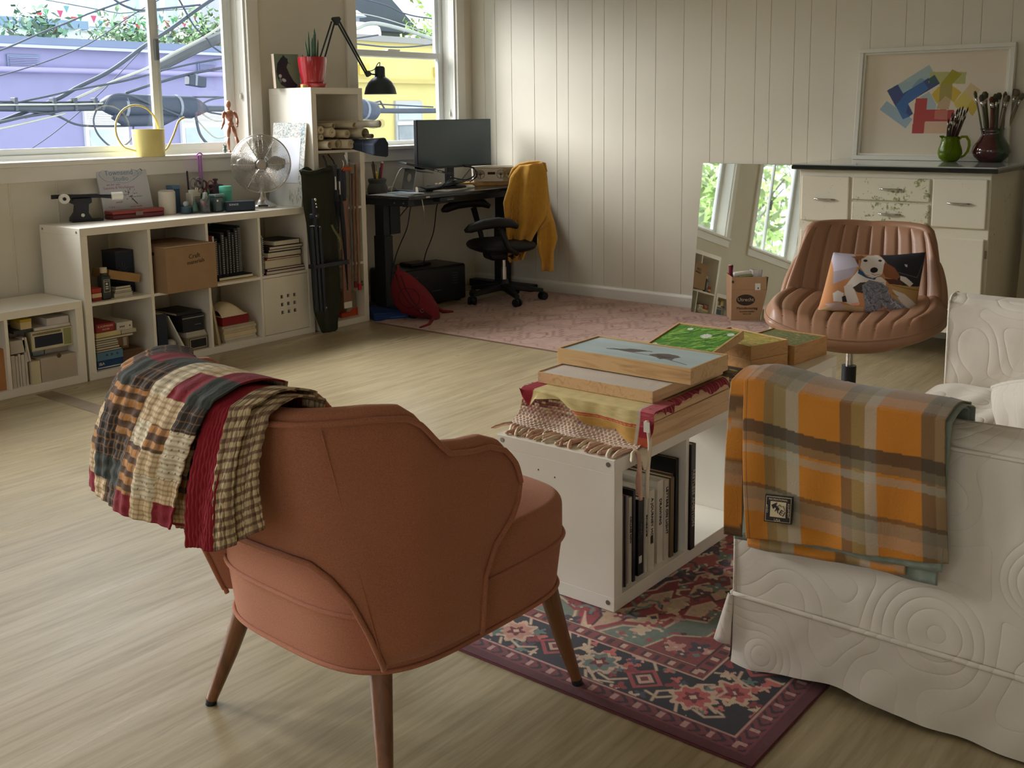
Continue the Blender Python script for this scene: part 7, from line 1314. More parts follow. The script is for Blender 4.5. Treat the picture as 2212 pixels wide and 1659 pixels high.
framed('panel_box_lower','lower of two deep golden wood panels at the middle of the table',MY,.185,.265,.046,m=woak) if False else None
t=framed('wood_panel','deep golden wood panel under the yellow meadow painting',TR(.520,-3.318,TZ)@Rz(math.radians(-17)),.185,.27,.046,m=wood('frame_honey',(196,148,90),(168,120,68),1.4,0,.5))
framed('meadow_painting','yellow and green meadow painting on a deep golden frame, atop another panel',TR(.520,-3.318,TZ+.0465)@Rz(math.radians(-17)),.185,.27,.048,cv.a,rim=.003,m=MC['frame_honey'])
cv=Canvas(110,90,(112,120,72)); rr=np.random.default_rng(17)
for k in range(200): cv.ell(rr.random(),rr.random(),.015+.03*rr.random(),.01+.02*rr.random(),[(60,74,40),(150,150,96),(90,100,60),(186,170,130),(120,96,60)][k%5],rr.random()*3,.75)
framed('pond_painting','dark green garden painting in a deep maple frame at the far end of the table',TR(.722,-3.385,TZ)@Rz(math.radians(-6)),.23,.22,.068,cv.a,rim=.005,m=MC['frame_honey'])
# ================= Persian rug =================
RX0,RX1,RY0,RY1=-.892,.93,-4.022,-2.83
h,w_=420,640; L=RX1-RX0; W=RY1-RY0
cv=Canvas(w_,h,(44,34,44)); X=cv.X*L; Y=cv.Y*W; asp=w_/h
D=np.minimum(np.minimum(X,L-X),np.minimum(Y,W-Y)); rr=np.random.default_rng(31)
def dd(m,c,al=1): cv.blend(m.astype(float),c,al)
dd(D<.028,(98,38,48)); dd((D>.028)&(D<.075),(126,58,66)); dd((D>.075)&(D<.235),(38,34,46)); dd((D>.235)&(D<.275),(134,62,62)); dd(D>.275,(202,172,142))
dd((D>.072)&(D<.077),(200,150,140)); dd((D>.232)&(D<.237),(210,170,150)); dd((D>.272)&(D<.277),(60,34,44))
# guard stripes
ph=np.where(np.minimum(X,L-X)<np.minimum(Y,W-Y),Y,X)
dd((D>.034)&(D<.068)&(np.sin(ph*210+np.sin(D*160)*2)>.35),(60,30,44)); dd((D>.040)&(D<.062)&(np.cos(ph*105)>.78),(196,150,144)); dd((D>.243)&(D<.268)&(np.sin(ph*190)>.3),(70,34,44)); dd((D>.246)&(D<.266)&(np.cos(ph*95)>.8),(206,170,150))
def blob(x,y,r,c,n=6,a=.3,rot=0,al=1):   # metric coordinates
    pts=[((x+r*(1+a*math.cos(n*q))*math.cos(q+rot))/L,(y+r*(1+a*math.cos(n*q))*math.sin(q+rot))/W) for q in np.linspace(0,2*math.pi,6*n,endpoint=False)]; cv.poly(pts,c,al)
def dia(x,y,a,b,c): cv.poly([((x-a)/L,y/W),(x/L,(y+b)/W),((x+a)/L,y/W),(x/L,(y-b)/W)],c)
# main border : alternating palmettes, diamonds, leaves
def border(fx,n,flip):
    for k in range(n):
        s=(k+.5)/n; x,y,ux,uy=fx(s); c=[(196,96,96),(214,186,158),(112,130,124),(160,70,70),(206,150,134)][k%5]
        if k%2==0:
            blob(x,y,.050,(214,180,156),8,.18,.2); blob(x,y,.038,c,8,.16,.2); blob(x,y,.020,(120,40,52),5,.3); blob(x,y,.008,(222,196,170),4,.2)
        else:
            dia(x,y,.050,.050,(176,78,80)); dia(x,y,.036,.036,(60,34,48)); dia(x,y,.026,.026,(206,170,150)); dia(x,y,.013,.013,(126,52,60))
        for q in range(10):
            a=rr.random()*6.28; r=.052+.045*rr.random(); px,py=x+r*math.cos(a),y+r*math.sin(a); 
            blob(px,py,.008+.010*rr.random(),[(206,110,104),(216,190,160),(104,126,120),(150,60,66),(70,76,96),(214,164,150)][q%6],[3,4,5][q%3],.45,rr.random()*3)
        for q in range(4):
            a=rr.random()*6.28; p0=(x+.05*math.cos(a),y+.05*math.sin(a)); p1=(x+.08*math.cos(a+.3),y+.08*math.sin(a+.3)); p2=(x+.095*math.cos(a+.75),y+.095*math.sin(a+.75)); cv.line([(p[0]/L,p[1]/W) for p in (p0,p1,p2)],.006,(214,186,160))
sv=cv.a.copy()
nl=11; nw=7
border(lambda s:(.155+(L-.31)*s,.155,1,0),nl,0); border(lambda s:(.155+(L-.31)*s,W-.155,1,0),nl,0); border(lambda s:(.155,.155+(W-.31)*s,0,1),nw,0); border(lambda s:(L-.155,.155+(W-.31)*s,0,1),nw,0)
mk=((D>.079)&(D<.230))[...,None]; cv.a=np.where(mk,cv.a,sv)
# field with medallion, corner pieces
sv=cv.a.copy(); cx,cy=L/2,W/2
def medal(sx,sy,c,out=None,wob=.06):
    q=np.linspace(0,2*math.pi,160,endpoint=False); pts=[]
    for a in q:
        r=1/(abs(math.cos(a))**1.15+abs(math.sin(a))**1.15)**.87*(1+wob*math.copysign(1,math.sin(14*a))); pts.append(((cx+sx*r*math.cos(a))/L,(cy+sy*r*math.sin(a))/W))
    cv.poly(pts,c)
    if out: cv.line(pts+[pts[0]],.006,out)
medal(.66,.34,(150,50,58),(216,180,156),.05); medal(.60,.30,(196,166,138),(70,34,44),.07); medal(.48,.24,(132,40,50),(214,180,150),.09); medal(.36,.18,(44,40,56),(206,160,140),.08); medal(.25,.12,(170,80,80),(222,200,176),.1); medal(.10,.055,(60,66,90),(220,196,170),.1)
for sx in (-1,1):
    for sy in (-1,1):
        ox,oy=cx+sx*(L/2-.275),cy+sy*(W/2-.275); P=[(0,0),(.50,0),(.44,.05),(.34,.05),(.31,.10),(.22,.10),(.20,.16),(.12,.17),(.08,.26),(0,.30)]
        cv.poly([((ox-sx*a)/L,(oy-sy*b)/W) for a,b in P],(112,124,112)); cv.line([((ox-sx*a)/L,(oy-sy*b)/W) for a,b in P[1:]],.012,(160,56,62)); cv.line([((ox-sx*(a-.012))/L,(oy-sy*(b-.012))/W) for a,b in P[1:]],.006,(214,180,152))
        Q_=[(0,0),(.26,0),(.24,.04),(.14,.05),(.10,.12),(0,.15)]; cv.poly([((ox-sx*a)/L,(oy-sy*b)/W) for a,b in Q_],(140,62,62)); cv.line([((ox-sx*a)/L,(oy-sy*b)/W) for a,b in Q_[1:]],.005,(206,180,150))
for k in range(520):
    x=.28+rr.random()*(L-.56); y=.28+rr.random()*(W-.56); c=[(170,74,76),(84,56,66),(112,128,120),(206,150,136),(60,52,66),(214,190,160),(150,60,64)][k%7]
    if k%3==0: blob(x,y,.010+.014*rr.random(),c,[4,5,6][k%3],.35,rr.random()*3); blob(x,y,.005,(216,190,160),4,.2)
    elif k%3==1: a=rr.random()*6; p=[(x,y),(x+.03*math.cos(a),y+.03*math.sin(a)),(x+.045*math.cos(a+.5),y+.045*math.sin(a+.5)),(x+.05*math.cos(a+1),y+.05*math.sin(a+1))]; cv.line([(u/L,v/W) for u,v in p],.0075,c)
    else: dia(x,y,.011,.011,c)
mk=(D>.279)[...,None]; cv.a=np.where(mk,cv.a,sv)
cv.a=cv.a*(.70+.20*vnoise(h,w_,200,6)+.10*vnoise(h,w_,24,7))[...,None]
rug('persian_rug','red, navy and cream Persian style rug under armchair, coffee table and sofa',RX0,RX1,RY0,RY1,cv.a,th=.005,edge=(96,44,52),bump=.2)
# ================= sofa in a quilted white slipcover =================
def quilt_mat(nm,c):
    x=NT(nm); co=x.coord(); v=x.n('ShaderNodeTexVoronoi',feature='SMOOTH_F1'); v.inputs['Scale'].default_value=5.2; x.l(co,v.inputs[0])
    wv=x.n('ShaderNodeMath',operation='SINE'); ml=x.n('ShaderNodeMath',operation='MULTIPLY'); ml.inputs[1].default_value=42; x.l(v.outputs['Distance'],ml.inputs[0]); x.l(ml.outputs[0],wv.inputs[0])
    pw=x.n('ShaderNodeMath',operation='POWER'); ab=x.n('ShaderNodeMath',operation='ABSOLUTE'); x.l(wv.outputs[0],ab.inputs[0]); x.l(ab.outputs[0],pw.inputs[0]); pw.inputs[1].default_value=.25
    n=x.noise(co,7,4,.55,.8); mx=x.n('ShaderNodeMath',operation='MULTIPLY_ADD'); mx.inputs[1].default_value=.55; x.l(n,mx.inputs[0]); mm=x.n('ShaderNodeMath',operation='MULTIPLY'); mm.inputs[1].default_value=.28; x.l(pw.outputs[0],mm.inputs[0]); x.l(mm.outputs[0],mx.inputs[2])
    x.bump(mx.outputs[0],.38,.022); x.col(x.ramp(n,[(.3,rgb(*[int(v*.97) for v in c])),(.7,rgb(*c))])); x.b.inputs['Roughness'].default_value=.85; x.b.inputs['Sheen Weight'].default_value=.15; MC[nm]=x.m; return x.m
mso=quilt_mat('slipcover',(226,218,206))
t=thing('sofa','white quilted slipcovered sofa with plain low arms at the right of the room','sofa',(.33,-4.25,0))
def rbox(nm,x0,x1,y0,y1,z0,z1,r=.02,par=None,segs=4,m=None):
    return build(nm,MB().box(x0,x1,y0,y1,z0,z1),m or mso,par or t,bevel=r,segs=segs,smooth=2)
def panel(nm,fn,nu,nv,par=None): return build(nm,MB().grid(fn,nu,nv),mso,par or t,smooth=True)
# near arm: rounded slab
def arm(x0,x1,nm,yf=-3.797,yb=-4.72,zt=.655):
    def f(u,v):
        # cross-section loop in x-z, swept along y
        a=u; pts=[(x0,.175),(x0,.60),(x0+.006,.632),(x0+.025,.651),(x0+.055,zt+.003),((x0+x1)/2,zt+.006),(x1-.03,zt),(x1-.004,.64),(x1,.60),(x1,.30)]
        s=a*(len(pts)-1); k=int(min(s,len(pts)-2)); q=s-k; x=pts[k][0]*(1-q)+pts[k+1][0]*q; z=pts[k][1]*(1-q)+pts[k+1][1]*q; y=yf+(yb-yf)*v; w=.004*math.sin(7*y*3+z*9)*math.sin(z*13); return (x-w if x<(x0+x1)/2 else x+w,y,z)
    o=build(nm,MB().grid(f,64,44),mso,t,smooth=True)
    build('arm_front',MB().prism([(x0+.001,.175),(x0+.001,.60),(x0+.008,.632),(x0+.027,.650),(x0+.055,zt),(x1-.03,zt-.002),(x1-.005,.638),(x1-.001,.60),(x1-.001,.175)],yf-.03,yf,'y'),mso,o)
    pip=[(x0,yf,.175),(x0,yf,.60),(x0+.008,yf,.634),(x0+.027,yf,.652),(x0+.055,yf,zt+.002),(x1-.03,yf,zt),(x1-.005,yf,.64),(x1,yf,.60),(x1,yf,.30)]; build('piping',MB().tube(spline(pip,3),.0045,6),mso,o,smooth=True)
    return o
arm(-.530,-.405,'arm'); arm(1.058,1.185,'arm')
build('arm_seam',MB().tube([(-.5325,y,.618) for y in np.linspace(-3.80,-4.72,30)],.005,6),mso,t,smooth=True)
rbox('seat_base',-.41,1.06,-4.70,-3.80,.17,.285)
def cush(u,v):
    y=-3.775-.75*v; x=-.400+1.455*u; e=(1-abs(2*u-1)**8)*(1-(abs(2*v-1))**7); z=.335+.052*max(0,e)**.6+.006*math.sin(38*v+3*math.sin(5*u))*math.sin(3.1*u)+.004*math.sin(21*u+9*v); return (x,y,z)
panel('seat_cushion',cush,90,60); build('cushion_side',MB().grid(lambda u,v:(-.400+1.455*u,-3.775+.012*math.sin(math.pi*v),.335-.05*v),40,8),mso,t,smooth=True); rbox('cushion_core',-.398,1.052,-4.5,-3.782,.285,.334,.01)
rbox('back_rest',-.53,1.185,-4.92,-4.70,.17,.82,.04)
def skirt(nm,p0,p1,off,hem=None):
    P0,P1=Vector(p0),Vector(p1); d=P1-P0; n=Vector((d.y,-d.x,0)).normalized(); n=n if n.dot(Vector(off))>0 else -n
    def f(u,v):
        p=P0+d*u; w=.006*math.sin(u*23)*v+.004*math.sin(u*51+v*6)*v+.010*v*v; z=.172-(.166-(hem(u) if hem else 0))*v; q=p+n*(.003+w); return (q.x,q.y,z)
    return panel(nm,f,110,24)
skirt('skirt_side',(-.532,-3.797,0),(-.532,-4.92,0),(-1,0,0),lambda u:.010*math.sin(math.pi*min(1,max(0,(u-.03)/.5)))**2+.012*max(0,math.sin(u*11-.6))*(u>.05)); skirt('skirt_front',(-.532,-3.797,0),(1.185,-3.797,0),(0,1,0)); skirt('skirt_side',(1.187,-3.797,0),(1.187,-4.92,0),(1,0,0))
build('skirt_piping',MB().tube([(-.536,y,.174) for y in np.linspace(-3.797,-4.92,40)],.006,7),mso,t,smooth=True); build('skirt_piping',MB().tube([(x,-3.793,.174) for x in np.linspace(-.536,1.185,40)],.006,7),mso,t,smooth=True)
build('corner_pleat',MB().grid(lambda u,v:(-.536-.012*v-.008*math.sin(math.pi*u),-3.797+.030*u*(.4+v),.172-.12*v),8,10),mso,t,smooth=True,solid=.004)
t=thing('sofa_cushion','white quilted cushion leaning at the near end of the sofa seat','cushion',(-.12,-4.28,.39))
def sc_(u,v,sg):
    a=2*u-1; b=2*v-1; e=max(0,(1-a**4)*(1-b**4)); s=.178*a*(1-.06*b*b); w=.178*b*(1-.06*a*a); d=sg*.065*e**.5+.005*math.sin(9*a+4*b)*e
    return (s,d,w)
MSC=TR(-.07,-4.385,.515)@Rz(math.radians(48))@Rx(math.radians(-24))@Ry(math.radians(18))
for sg,nm in ((1,'cushion_back'),(-1,'cushion_face')): build(nm,MB(MSC).grid(lambda u,v:sc_(u,v,sg),30,30),mso,t,smooth=True)
build('cushion_piping',MB(MSC).tube([sc_(u,0,0) for u in np.linspace(0,1,16)]+[sc_(1,v,0) for v in np.linspace(0,1,16)[1:]]+[sc_(u,1,0) for u in np.linspace(1,0,16)[1:]]+[sc_(0,v,0) for v in np.linspace(1,0,16)[1:-1]],.005,6,closed=True),mso,t,smooth=True)
# ================= plaid blanket over the near arm =================
t=thing('plaid_blanket','ochre, grey and teal plaid blanket with a stitched badge folded over the near sofa arm','blanket',(-.5,-4.05,.4))
# colours across (y) and down (d = distance from the ridge)
vst=[(3.80,(188,118,24)),(3.874,(140,110,60)),(3.899,(150,128,84)),(3.926,(170,154,128)),(3.954,(190,120,22)),(4.046,(126,86,40)),(4.072,(146,116,60)),(4.100,(174,150,122)),(4.126,(190,118,24)),(4.215,(122,90,54)),(4.243,(140,112,76)),(4.267,(160,120,76)),(4.40,(160,120,76))]
hst=[(0,(206,150,60),0),(.0,(206,150,60),0.0)]
def plaid(ya,d,ph=0):
    c=vst[0][1]; strong=True
    for y0,cc in vst:
        if ya>=y0: c=cc
    c=arr(c)
    dd_=(d+ph)%.30
    if dd_<.028: k,hc=.55,(120,124,112)
    elif dd_<.056: k,hc=.35,(160,156,140)
    elif .150<=dd_<.178: k,hc=.82,(56,48,36)
    elif .178<=dd_<.198: k,hc=.6,(84,88,74)
    elif .204<=dd_<.222: k,hc=.45,(160,160,144)
    elif .290<=dd_<.30: k,hc=.6,(60,52,38)
    else: k,hc=0,(0,0,0)
    return c*(1-k)+arr(hc)*k
ridge=lambda ya: float(np.interp(ya,[3.80,3.85,3.90,3.95,4.00,4.06,4.14,4.22,4.27,4.31],[.690,.698,.692,.684,.680,.678,.680,.680,.676,.664]))
def layer(nm,off,ya0,ya1,zend,back=.22,ph=0,teal=False,amp=.006,nu=90,nv=80,par=None,ypull=0,seed=0,zend2=None):
    def path(u,s):
        ya=ya0+(ya1-ya0)*u; r=ridge(ya)+off*.6; ze=zend+( (zend2 if zend2 is not None else zend)-zend)*u
        front=r-ze; tot=back+.13+front; d=s*tot
        # from inner hang (back) over the arm and down the outer side
        if d<back: x=-.398+off*.5; z=r-.012-(back-d)*.75; x+=.0
        elif d<back+.13: q=(d-back)/.13; x=-.398-.140*q-off*q; z=r-.012*(1-math.sin(math.pi*min(1,q*1.0+.0)))*0-.010+.016*math.sin(math.pi*q)
        else: q=d-back-.13; x=-.538-off-.006*min(1,q*12)-.0*q; z=r-.010-q
        f=max(0,d-back-.13); w=amp*math.sin(19*ya+seed+2*f)*min(1,f*6)+.5*amp*math.sin(47*ya+seed*2+9*f)*min(1,f*5)
        if d>=back: x-=w+.012*min(1,f*4)*(.5+.5*math.sin(9*ya+seed))
        else: x+=abs(w)*.3
        y=-(ya+ypull*f)
        return (x,y,z),max(0,d-back-.065)
    mb=MB(); cols=[]
    us=np.linspace(0,1,nu); ss=np.linspace(0,1,nv)
    for s in ss:
        for u in us:
            p,d=path(u,s); mb.v.append(p); ya=ya0+(ya1-ya0)*u; cols.append(arr((134,146,134))*(.95+.06*math.sin(90*u)) if teal else plaid(ya,d,ph)*(1 if abs((ya-3.835))>.0012 else .5))
    mb.f=[(j*nu+i,j*nu+i+1,(j+1)*nu+i+1,(j+1)*nu+i) for j in range(nv-1) for i in range(nu-1)]; mb.c=np.array(cols)
    return build(nm,mb,cmat('flannel',.95,bump=.35,bs=230,sheen=.25),par or t,smooth=True,solid=.003)
layer('under_fold',.004,3.800,4.262,.325,ph=.10,teal=True,seed=1,zend2=.345); layer('plaid_fold',.010,3.838,4.20,.318,ph=.13,seed=2,zend2=.352); layer('grey_lining',.017,3.812,4.272,.350,ph=.0,teal=True,seed=3,zend2=.378); layer('top_fold',.026,3.826,4.262,.352,ph=0.0,ypull=.07,seed=4,amp=.007,nu=210,nv=250,zend2=.398); 
layer('edge_fold',.021,3.792,3.834,.345,ph=.05,seed=5,nu=20); layer('edge_lining',.012,3.786,3.812,.352,teal=True,seed=6,nu=14)
for off,ya in ((.0285,3.828),) if False else (): 
    build('hem_stitch',MB().tube([(-.538-off-.022-.004*math.sin(9*z),-ya,z) for z in np.linspace(.70,.36,20)],.0016,5),mat('hem_thread',(150,104,44),.8),t,smooth=True)
# stitched badge
PX=-.5895; bd=[(-3.899,.456),(-3.960,.463),(-3.958,.403),(-3.897,.396)]
def BD(u,v,o=0): 
    a=[(1-u)*(1-v)*bd[3][i]+u*(1-v)*bd[2][i]+u*v*bd[1][i]+(1-u)*v*bd[0][i] for i in (0,1)]; return (PX-o,a[0],a[1])
def quad(nm,u0,u1,v0,v1,o,m,par=None,th=.0015):
    P=[BD(u0,v0,o),BD(u1,v0,o),BD(u1,v1,o),BD(u0,v1,o)]; Q=[(p[0]-th,p[1],p[2]) for p in P]; return build(nm,MB().hexa(P+Q),m,par or t,bevel=.0004)
mbk=mat('badge_black',(34,26,24),.6); mbc=mat('badge_cream',(196,180,146),.6,var=0)
bdg=quad('badge',-.03,1.03,-.03,1.03,0,mbk,th=.004); quad('badge_border',.02,.98,.02,.98,.0042,mbc,bdg,.0006); quad('badge_ring',.04,.96,.04,.96,.0046,mbk,bdg,.0008); quad('badge_field',.20,.80,.20,.80,.0052,mbc,bdg,.0008)
xd=(Vector(BD(1,0))-Vector(BD(0,0))).normalized(); yd=Vector((0,0,1))
def bt(s,sz,u,v,m,rot=0,o=.0068):
    c=math.cos(rot); s_=math.sin(rot); lettering(s,sz,m,BD(u,v,o),xd*c+yd*s_,-xd*s_+yd*c,bdg,depth=.0002)
bt('RECREATIONAL',.0062,.5,.885,mbc); bt('USA',.0085,.5,.09,mbc); bt('EQUIPMENT',.006,.905,.5,mbc,-math.pi/2); bt('CO-OP',.006,.095,.5,mbc,math.pi/2); bt('REI',.018,.58,.42,mbk,-.5)
mb=MB(); mb.v=[Vector(BD(u,v,.0066)) for u,v in ((.24,.66),(.46,.78),(.43,.66),(.56,.54),(.50,.48),(.38,.58),(.32,.50))]; mb.v=[tuple(p) for p in mb.v]; mb.f=[(0,1,2,3,4,5,6)]; build('badge_arrow',mb,mbk,bdg); build('badge_peak',MB().tube([BD(u,v,.0068) for u,v in ((.46,.60),(.56,.70),(.62,.62),(.70,.66),(.76,.48))],.0006,4),mbk,bdg)
# ================= terracotta armchair =================
AZ=math.radians(-2.5); AT=TR(-1.1255,-3.263,0)@Rz(AZ)
t=thing('armchair','terracotta upholstered armchair seen from behind, with piped wing back and tapered wooden legs','armchair',(-1.1255,-3.263,0),AZ)
xa=NT('terracotta_wool'); co=xa.coord(); n1=xa.noise(co,420,3,.7); n2=xa.noise(co,3,3); xa.col(xa.mix(.5,xa.ramp(n1,[(.35,rgb(146,88,62)),(.65,rgb(192,128,98))]),xa.ramp(n2,[(.3,rgb(158,100,74)),(.7,rgb(180,116,88))]))); xa.b.inputs['Roughness'].default_value=.9; xa.b.inputs['Sheen Weight'].default_value=.35; xa.b.inputs['Sheen Tint'].default_value=rgb(236,190,170); xa.bump(n1,.25,.001); mch=xa.m; MC['terracotta_wool']=mch
lo=[(-.305,0),(-.300,.17),(-.275,.240),(-.205,.280),(-.130,.294),(0,.300),(.08,.300)]; hi=[(-.462,0),(-.455,.165),(-.398,.265),(-.250,.325),(-.130,.318),(-.02,.312),(.08,.310)]
def cat(P,k):
    k=max(0,min(len(P)-1.0001,k)); i=int(k); q=k-i; p0=P[max(i-1,0)] if i>0 else (P[1][0],-P[1][1]); p1=P[i]; p2=P[i+1]; p3=P[min(i+2,len(P)-1)]
    return [.5*((2*b)+(-a+c)*q+(2*a-5*b+4*c-d)*q*q+(-a+3*b-3*c+d)*q**3) for a,b,c,d in zip(p0,p1,p2,p3)]
def shell(k,z,d=0):
    sg=1 if k>=0 else -1; kk=abs(k); a=cat(lo,kk); b=cat(hi,kk); f=(z-.27)/.50; f=f if f<1 else 1+(f-1)*.6; f=f**.85 if f>0 else f*.8
    x=a[0]+(b[0]-a[0])*f; y=a[1]+(b[1]-a[1])*f
    a2=cat(lo,kk+.05); a1=cat(lo,kk-.05) if kk>.05 else (a[0],-.02); b2=cat(hi,kk+.05); b1=cat(hi,kk-.05) if kk>.05 else (b[0],-.02)
    tx=(a2[0]-a1[0])*(1-f)+(b2[0]-b1[0])*f; ty=(a2[1]-a1[1])*(1-f)+(b2[1]-b1[1])*f; L=math.hypot(tx,ty) or 1; nx,ny=-ty/L,tx/L   # outward normal
    if kk>6: pass
    return Vector((x-nx*d*-1*-1 if False else x+nx*(-d)*1,(y+ny*(-d))*1,z)) if sg>0 else Vector((x+nx*(-d),-(y+ny*(-d)),z))
KT=[0,1,2,2.6,3,3.25,3.5,3.75,3.98,4.5,5,5.4,5.75,5.95]; ZT=[.778,.779,.778,.774,.765,.745,.715,.688,.668,.656,.651,.632,.594,.552]
KB=[0,.8,1.3,1.65,1.95,2.15,2.3,4.73,4.8,5.1,5.6,5.85,5.95]; ZB=[.500,.505,.500,.472,.424,.350,.272,.272,.380,.440,.482,.515,.548]
def zt(k): return float(np.interp(abs(k),KT,ZT))
def zbm(k): return float(np.interp(abs(k),KB,ZB))
def smooth_k(n=150):
    r=[]; 
    for i in range(n+1):
        s=-1+2*i/n; r.append(math.copysign(5.95*math.sin(math.pi/2*abs(s)) **1.0,s) if False else 5.95*s)
    return r
KS=sorted(set([round(v,4) for v in smooth_k(150)]+[s*v for s in (-1,1) for v in (5.9,5.93,2.2,2.25,2.3,4.73,4.77,5.85)]))
TH=.052
def sect(k):
    a,b=zbm(k),zt(k); th=TH*min(1,((b-a)/.12)); out=[]
    n=16
    for i in range(n+1): z=a+(b-a)*i/n; bulge=.006*math.sin(math.pi*i/n); out.append(shell(k,z,-bulge))
    for i in range(1,6): q=math.pi*i/6; out.append(shell(k,b,0)*(1-(1-math.cos(q))/2)+shell(k,b,th)*((1-math.cos(q))/2)+Vector((0,0,.020*math.sin(q)*min(1,th/TH))))
    for i in range(n+1): z=b+(a-b)*i/n; out.append(shell(k,z,th))
    for i in range(1,4): q=i/4; out.append(shell(k,a,th)*(1-q)+shell(k,a,0)*q)
    return out
mb=MB(AT); S=[sect(k) for k in KS]; m_=len(S[0]); 
vs=[tuple(p) for s in S for p in s]; fs=[(i*m_+j,(i+1)*m_+j,(i+1)*m_+(j+1)%m_,i*m_+(j+1)%m_) for i in range(len(S)-1) for j in range(m_)]; fs+=[tuple(range(m_))[::-1],tuple((len(S)-1)*m_+j for j in range(m_))]
mb.add(vs,fs); build('wing_back',mb,mch,t,smooth=True)
def pipe(nm,pts,r=.0056): return build(nm,MB(AT).tube(pts,r,8),mch,t,smooth=True)
top=[shell(k,zt(k),-.0065) for k in KS]; pipe('outer_piping',top); pipe('inner_piping',[shell(k,zt(k)+.002,TH-.002) for k in KS if abs(k)<5.7])
for sg in (-1,1):
    fr=[shell(sg*k,zbm(k),-.004) for k in np.linspace(5.95,4.73,30)]+[shell(sg*4.73,.262,-.001)]; pipe('front_piping',fr)
    ml_=[Vector((-.0,0,0))]; pipe('corner_seam',[shell(sg*(2.05+.25*(1-v)),.285+(.765-.285)*v,-.0065+.002) for v in np.linspace(0,1,24)],.0014)
pipe('arch_piping',[shell(k,zbm(k),-.005) for k in np.linspace(-2.3,2.3,70)]+[]); 
for sg in (-1,1): pipe('arch_piping',[shell(sg*2.3,z,-.002) for z in (.275,.262)])
# seat
def plan(a,g=0):
    ca,sa=math.cos(a),math.sin(a); ex=.42 if ca>0 else .56; ey=.42 if ca>0 else .56
    return ((.318+g)*math.copysign(abs(ca)**ex,ca)*(1 if ca>0 else .945)+.0,(.282+g)*math.copysign(abs(sa)**ey,sa))
hs=[(.245,-.004),(.247,.0),(.27,.002),(.33,.008),(.362,.012)]
def band(u,v):
    s=v*(len(hs)-1); k=int(min(s,len(hs)-2)); q=s-k; z=hs[k][0]*(1-q)+hs[k+1][0]*q; g=hs[k][1]*(1-q)+hs[k+1][1]*q; x,y=plan(2*math.pi*u,g); return (x,y,z)
build('seat_rail',MB(AT).grid(band,96,10,cu=True),mch,t,smooth=True); build('seat_underside',MB(AT).add([(plan(2*math.pi*i/48,-.004)[0],plan(2*math.pi*i/48,-.004)[1],.2455) for i in range(48)],[tuple(range(48))]),mat('dust_cover',(40,34,30),.9),t)
def cus(u,v):
    r=v; a=2*math.pi*u; x,y=plan(a,.012+.006*math.sin(math.pi*min(1,(1-v)*3)))
    if v<.25: q=v/.25; z=.366+.066*q; g=1+.0*q
    elif v<.42: q=(v-.25)/.17; z=.432+.026*math.sin(math.pi/2*q); g=1-.055*(1-math.cos(math.pi/2*q))
    else: q=(v-.42)/.58; z=.458+.014*math.sin(math.pi/2*q); g=.945*(1-q)
    return (x*g,y*g,z)
build('seat_cushion',MB(AT).grid(cus,96,34,cu=True),mch,t,smooth=True)
for z,g in ((.364,.0145),(.247,.003)): build('seat_piping',MB(AT).tube([(plan(2*math.pi*i/100,g)[0],plan(2*math.pi*i/100,g)[1],z) for i in range(100)],.0046,8,closed=True),mch,t,smooth=True)
mleg=wood('walnut_leg',(122,76,44),(92,54,30),1,2,.35,.3)
for sx,sy in ((1,1),(1,-1),(-1,1),(-1,-1)):
    z0=.0065 if (sx>0) else 0; x1,y1=.29*sx,.29*sy
    if sx<0 and sy<0: x0,y0=-.228,-.212
    elif sx<0: x0,y0=-.238,.205
    else: x0,y0=.245,.235*sy
    l=build('leg',MB(AT).tube([(x1,y1,z0+.012),(x1+(x0-x1)*.5,y1+(y0-y1)*.5,.13),(x0,y0,.262)],[.0125,.0185,.024],20),mleg,t,smooth=2); build('foot_cap',MB(AT).cyl((x1+(x1-x0)*.03,y1+(y1-y0)*.03,z0),(x1,y1,z0+.0125),.0128,.0128,16),m_blk,l)
# ================= patchwork quilt over its back =================
t=thing('patchwork_quilt','red, black, tan and cream patchwork quilt folded over the back of the terracotta armchair','quilt',tuple(AT@Vector((-.44,.15,.4)))); 
hq,wq=210,190; cv=Canvas(wq,hq,(206,186,152)); rr=np.random.default_rng(41)
TILE={'red':(134,22,40),'blk':(40,36,36),'grn':(60,66,60),'tan':(214,192,150),'ora':(196,140,84),'crm':(222,206,176),'brn':(84,56,44)}
def patch(x0,x1,y0,y1,k):
    cv.rect(x0,x1,y0,y1,TILE[k]); m=((cv.X>=x0)&(cv.X<x1)&(cv.Y>=y0)&(cv.Y<y1))
    if k=='tan': cv.blend((m&(np.sin(cv.Y*260)>.4)).astype(float),(150,96,80),.5); cv.blend((m&(np.sin(cv.X*240)>.5)).astype(float),(120,84,70),.4)
    if k=='ora': cv.blend((m&(np.sin(cv.Y*100)>0)).astype(float),(44,34,30),.85); cv.blend((m&(np.sin(cv.X*90)>0)).astype(float),(80,56,40),.5)
    if k=='blk': cv.blend((m&(np.sin(cv.X*170)>.86)).astype(float),(150,110,70),.6); cv.blend((m&(np.sin(cv.Y*170)>.9)).astype(float),(150,110,70),.5)
    if k=='crm': cv.blend((m&(np.sin(cv.Y*300)>.3)).astype(float),(130,120,96),.45); cv.blend((m&(np.sin(cv.X*150)*np.sin(cv.Y*90)>.86)).astype(float),(70,66,50),.8)
    if k=='grn': cv.blend((m&(np.sin(cv.X*200)>.3)).astype(float),(38,40,40),.6)
    if k=='brn': cv.blend((m&(np.sin(cv.X*160)>.7)).astype(float),(190,160,120),.6)
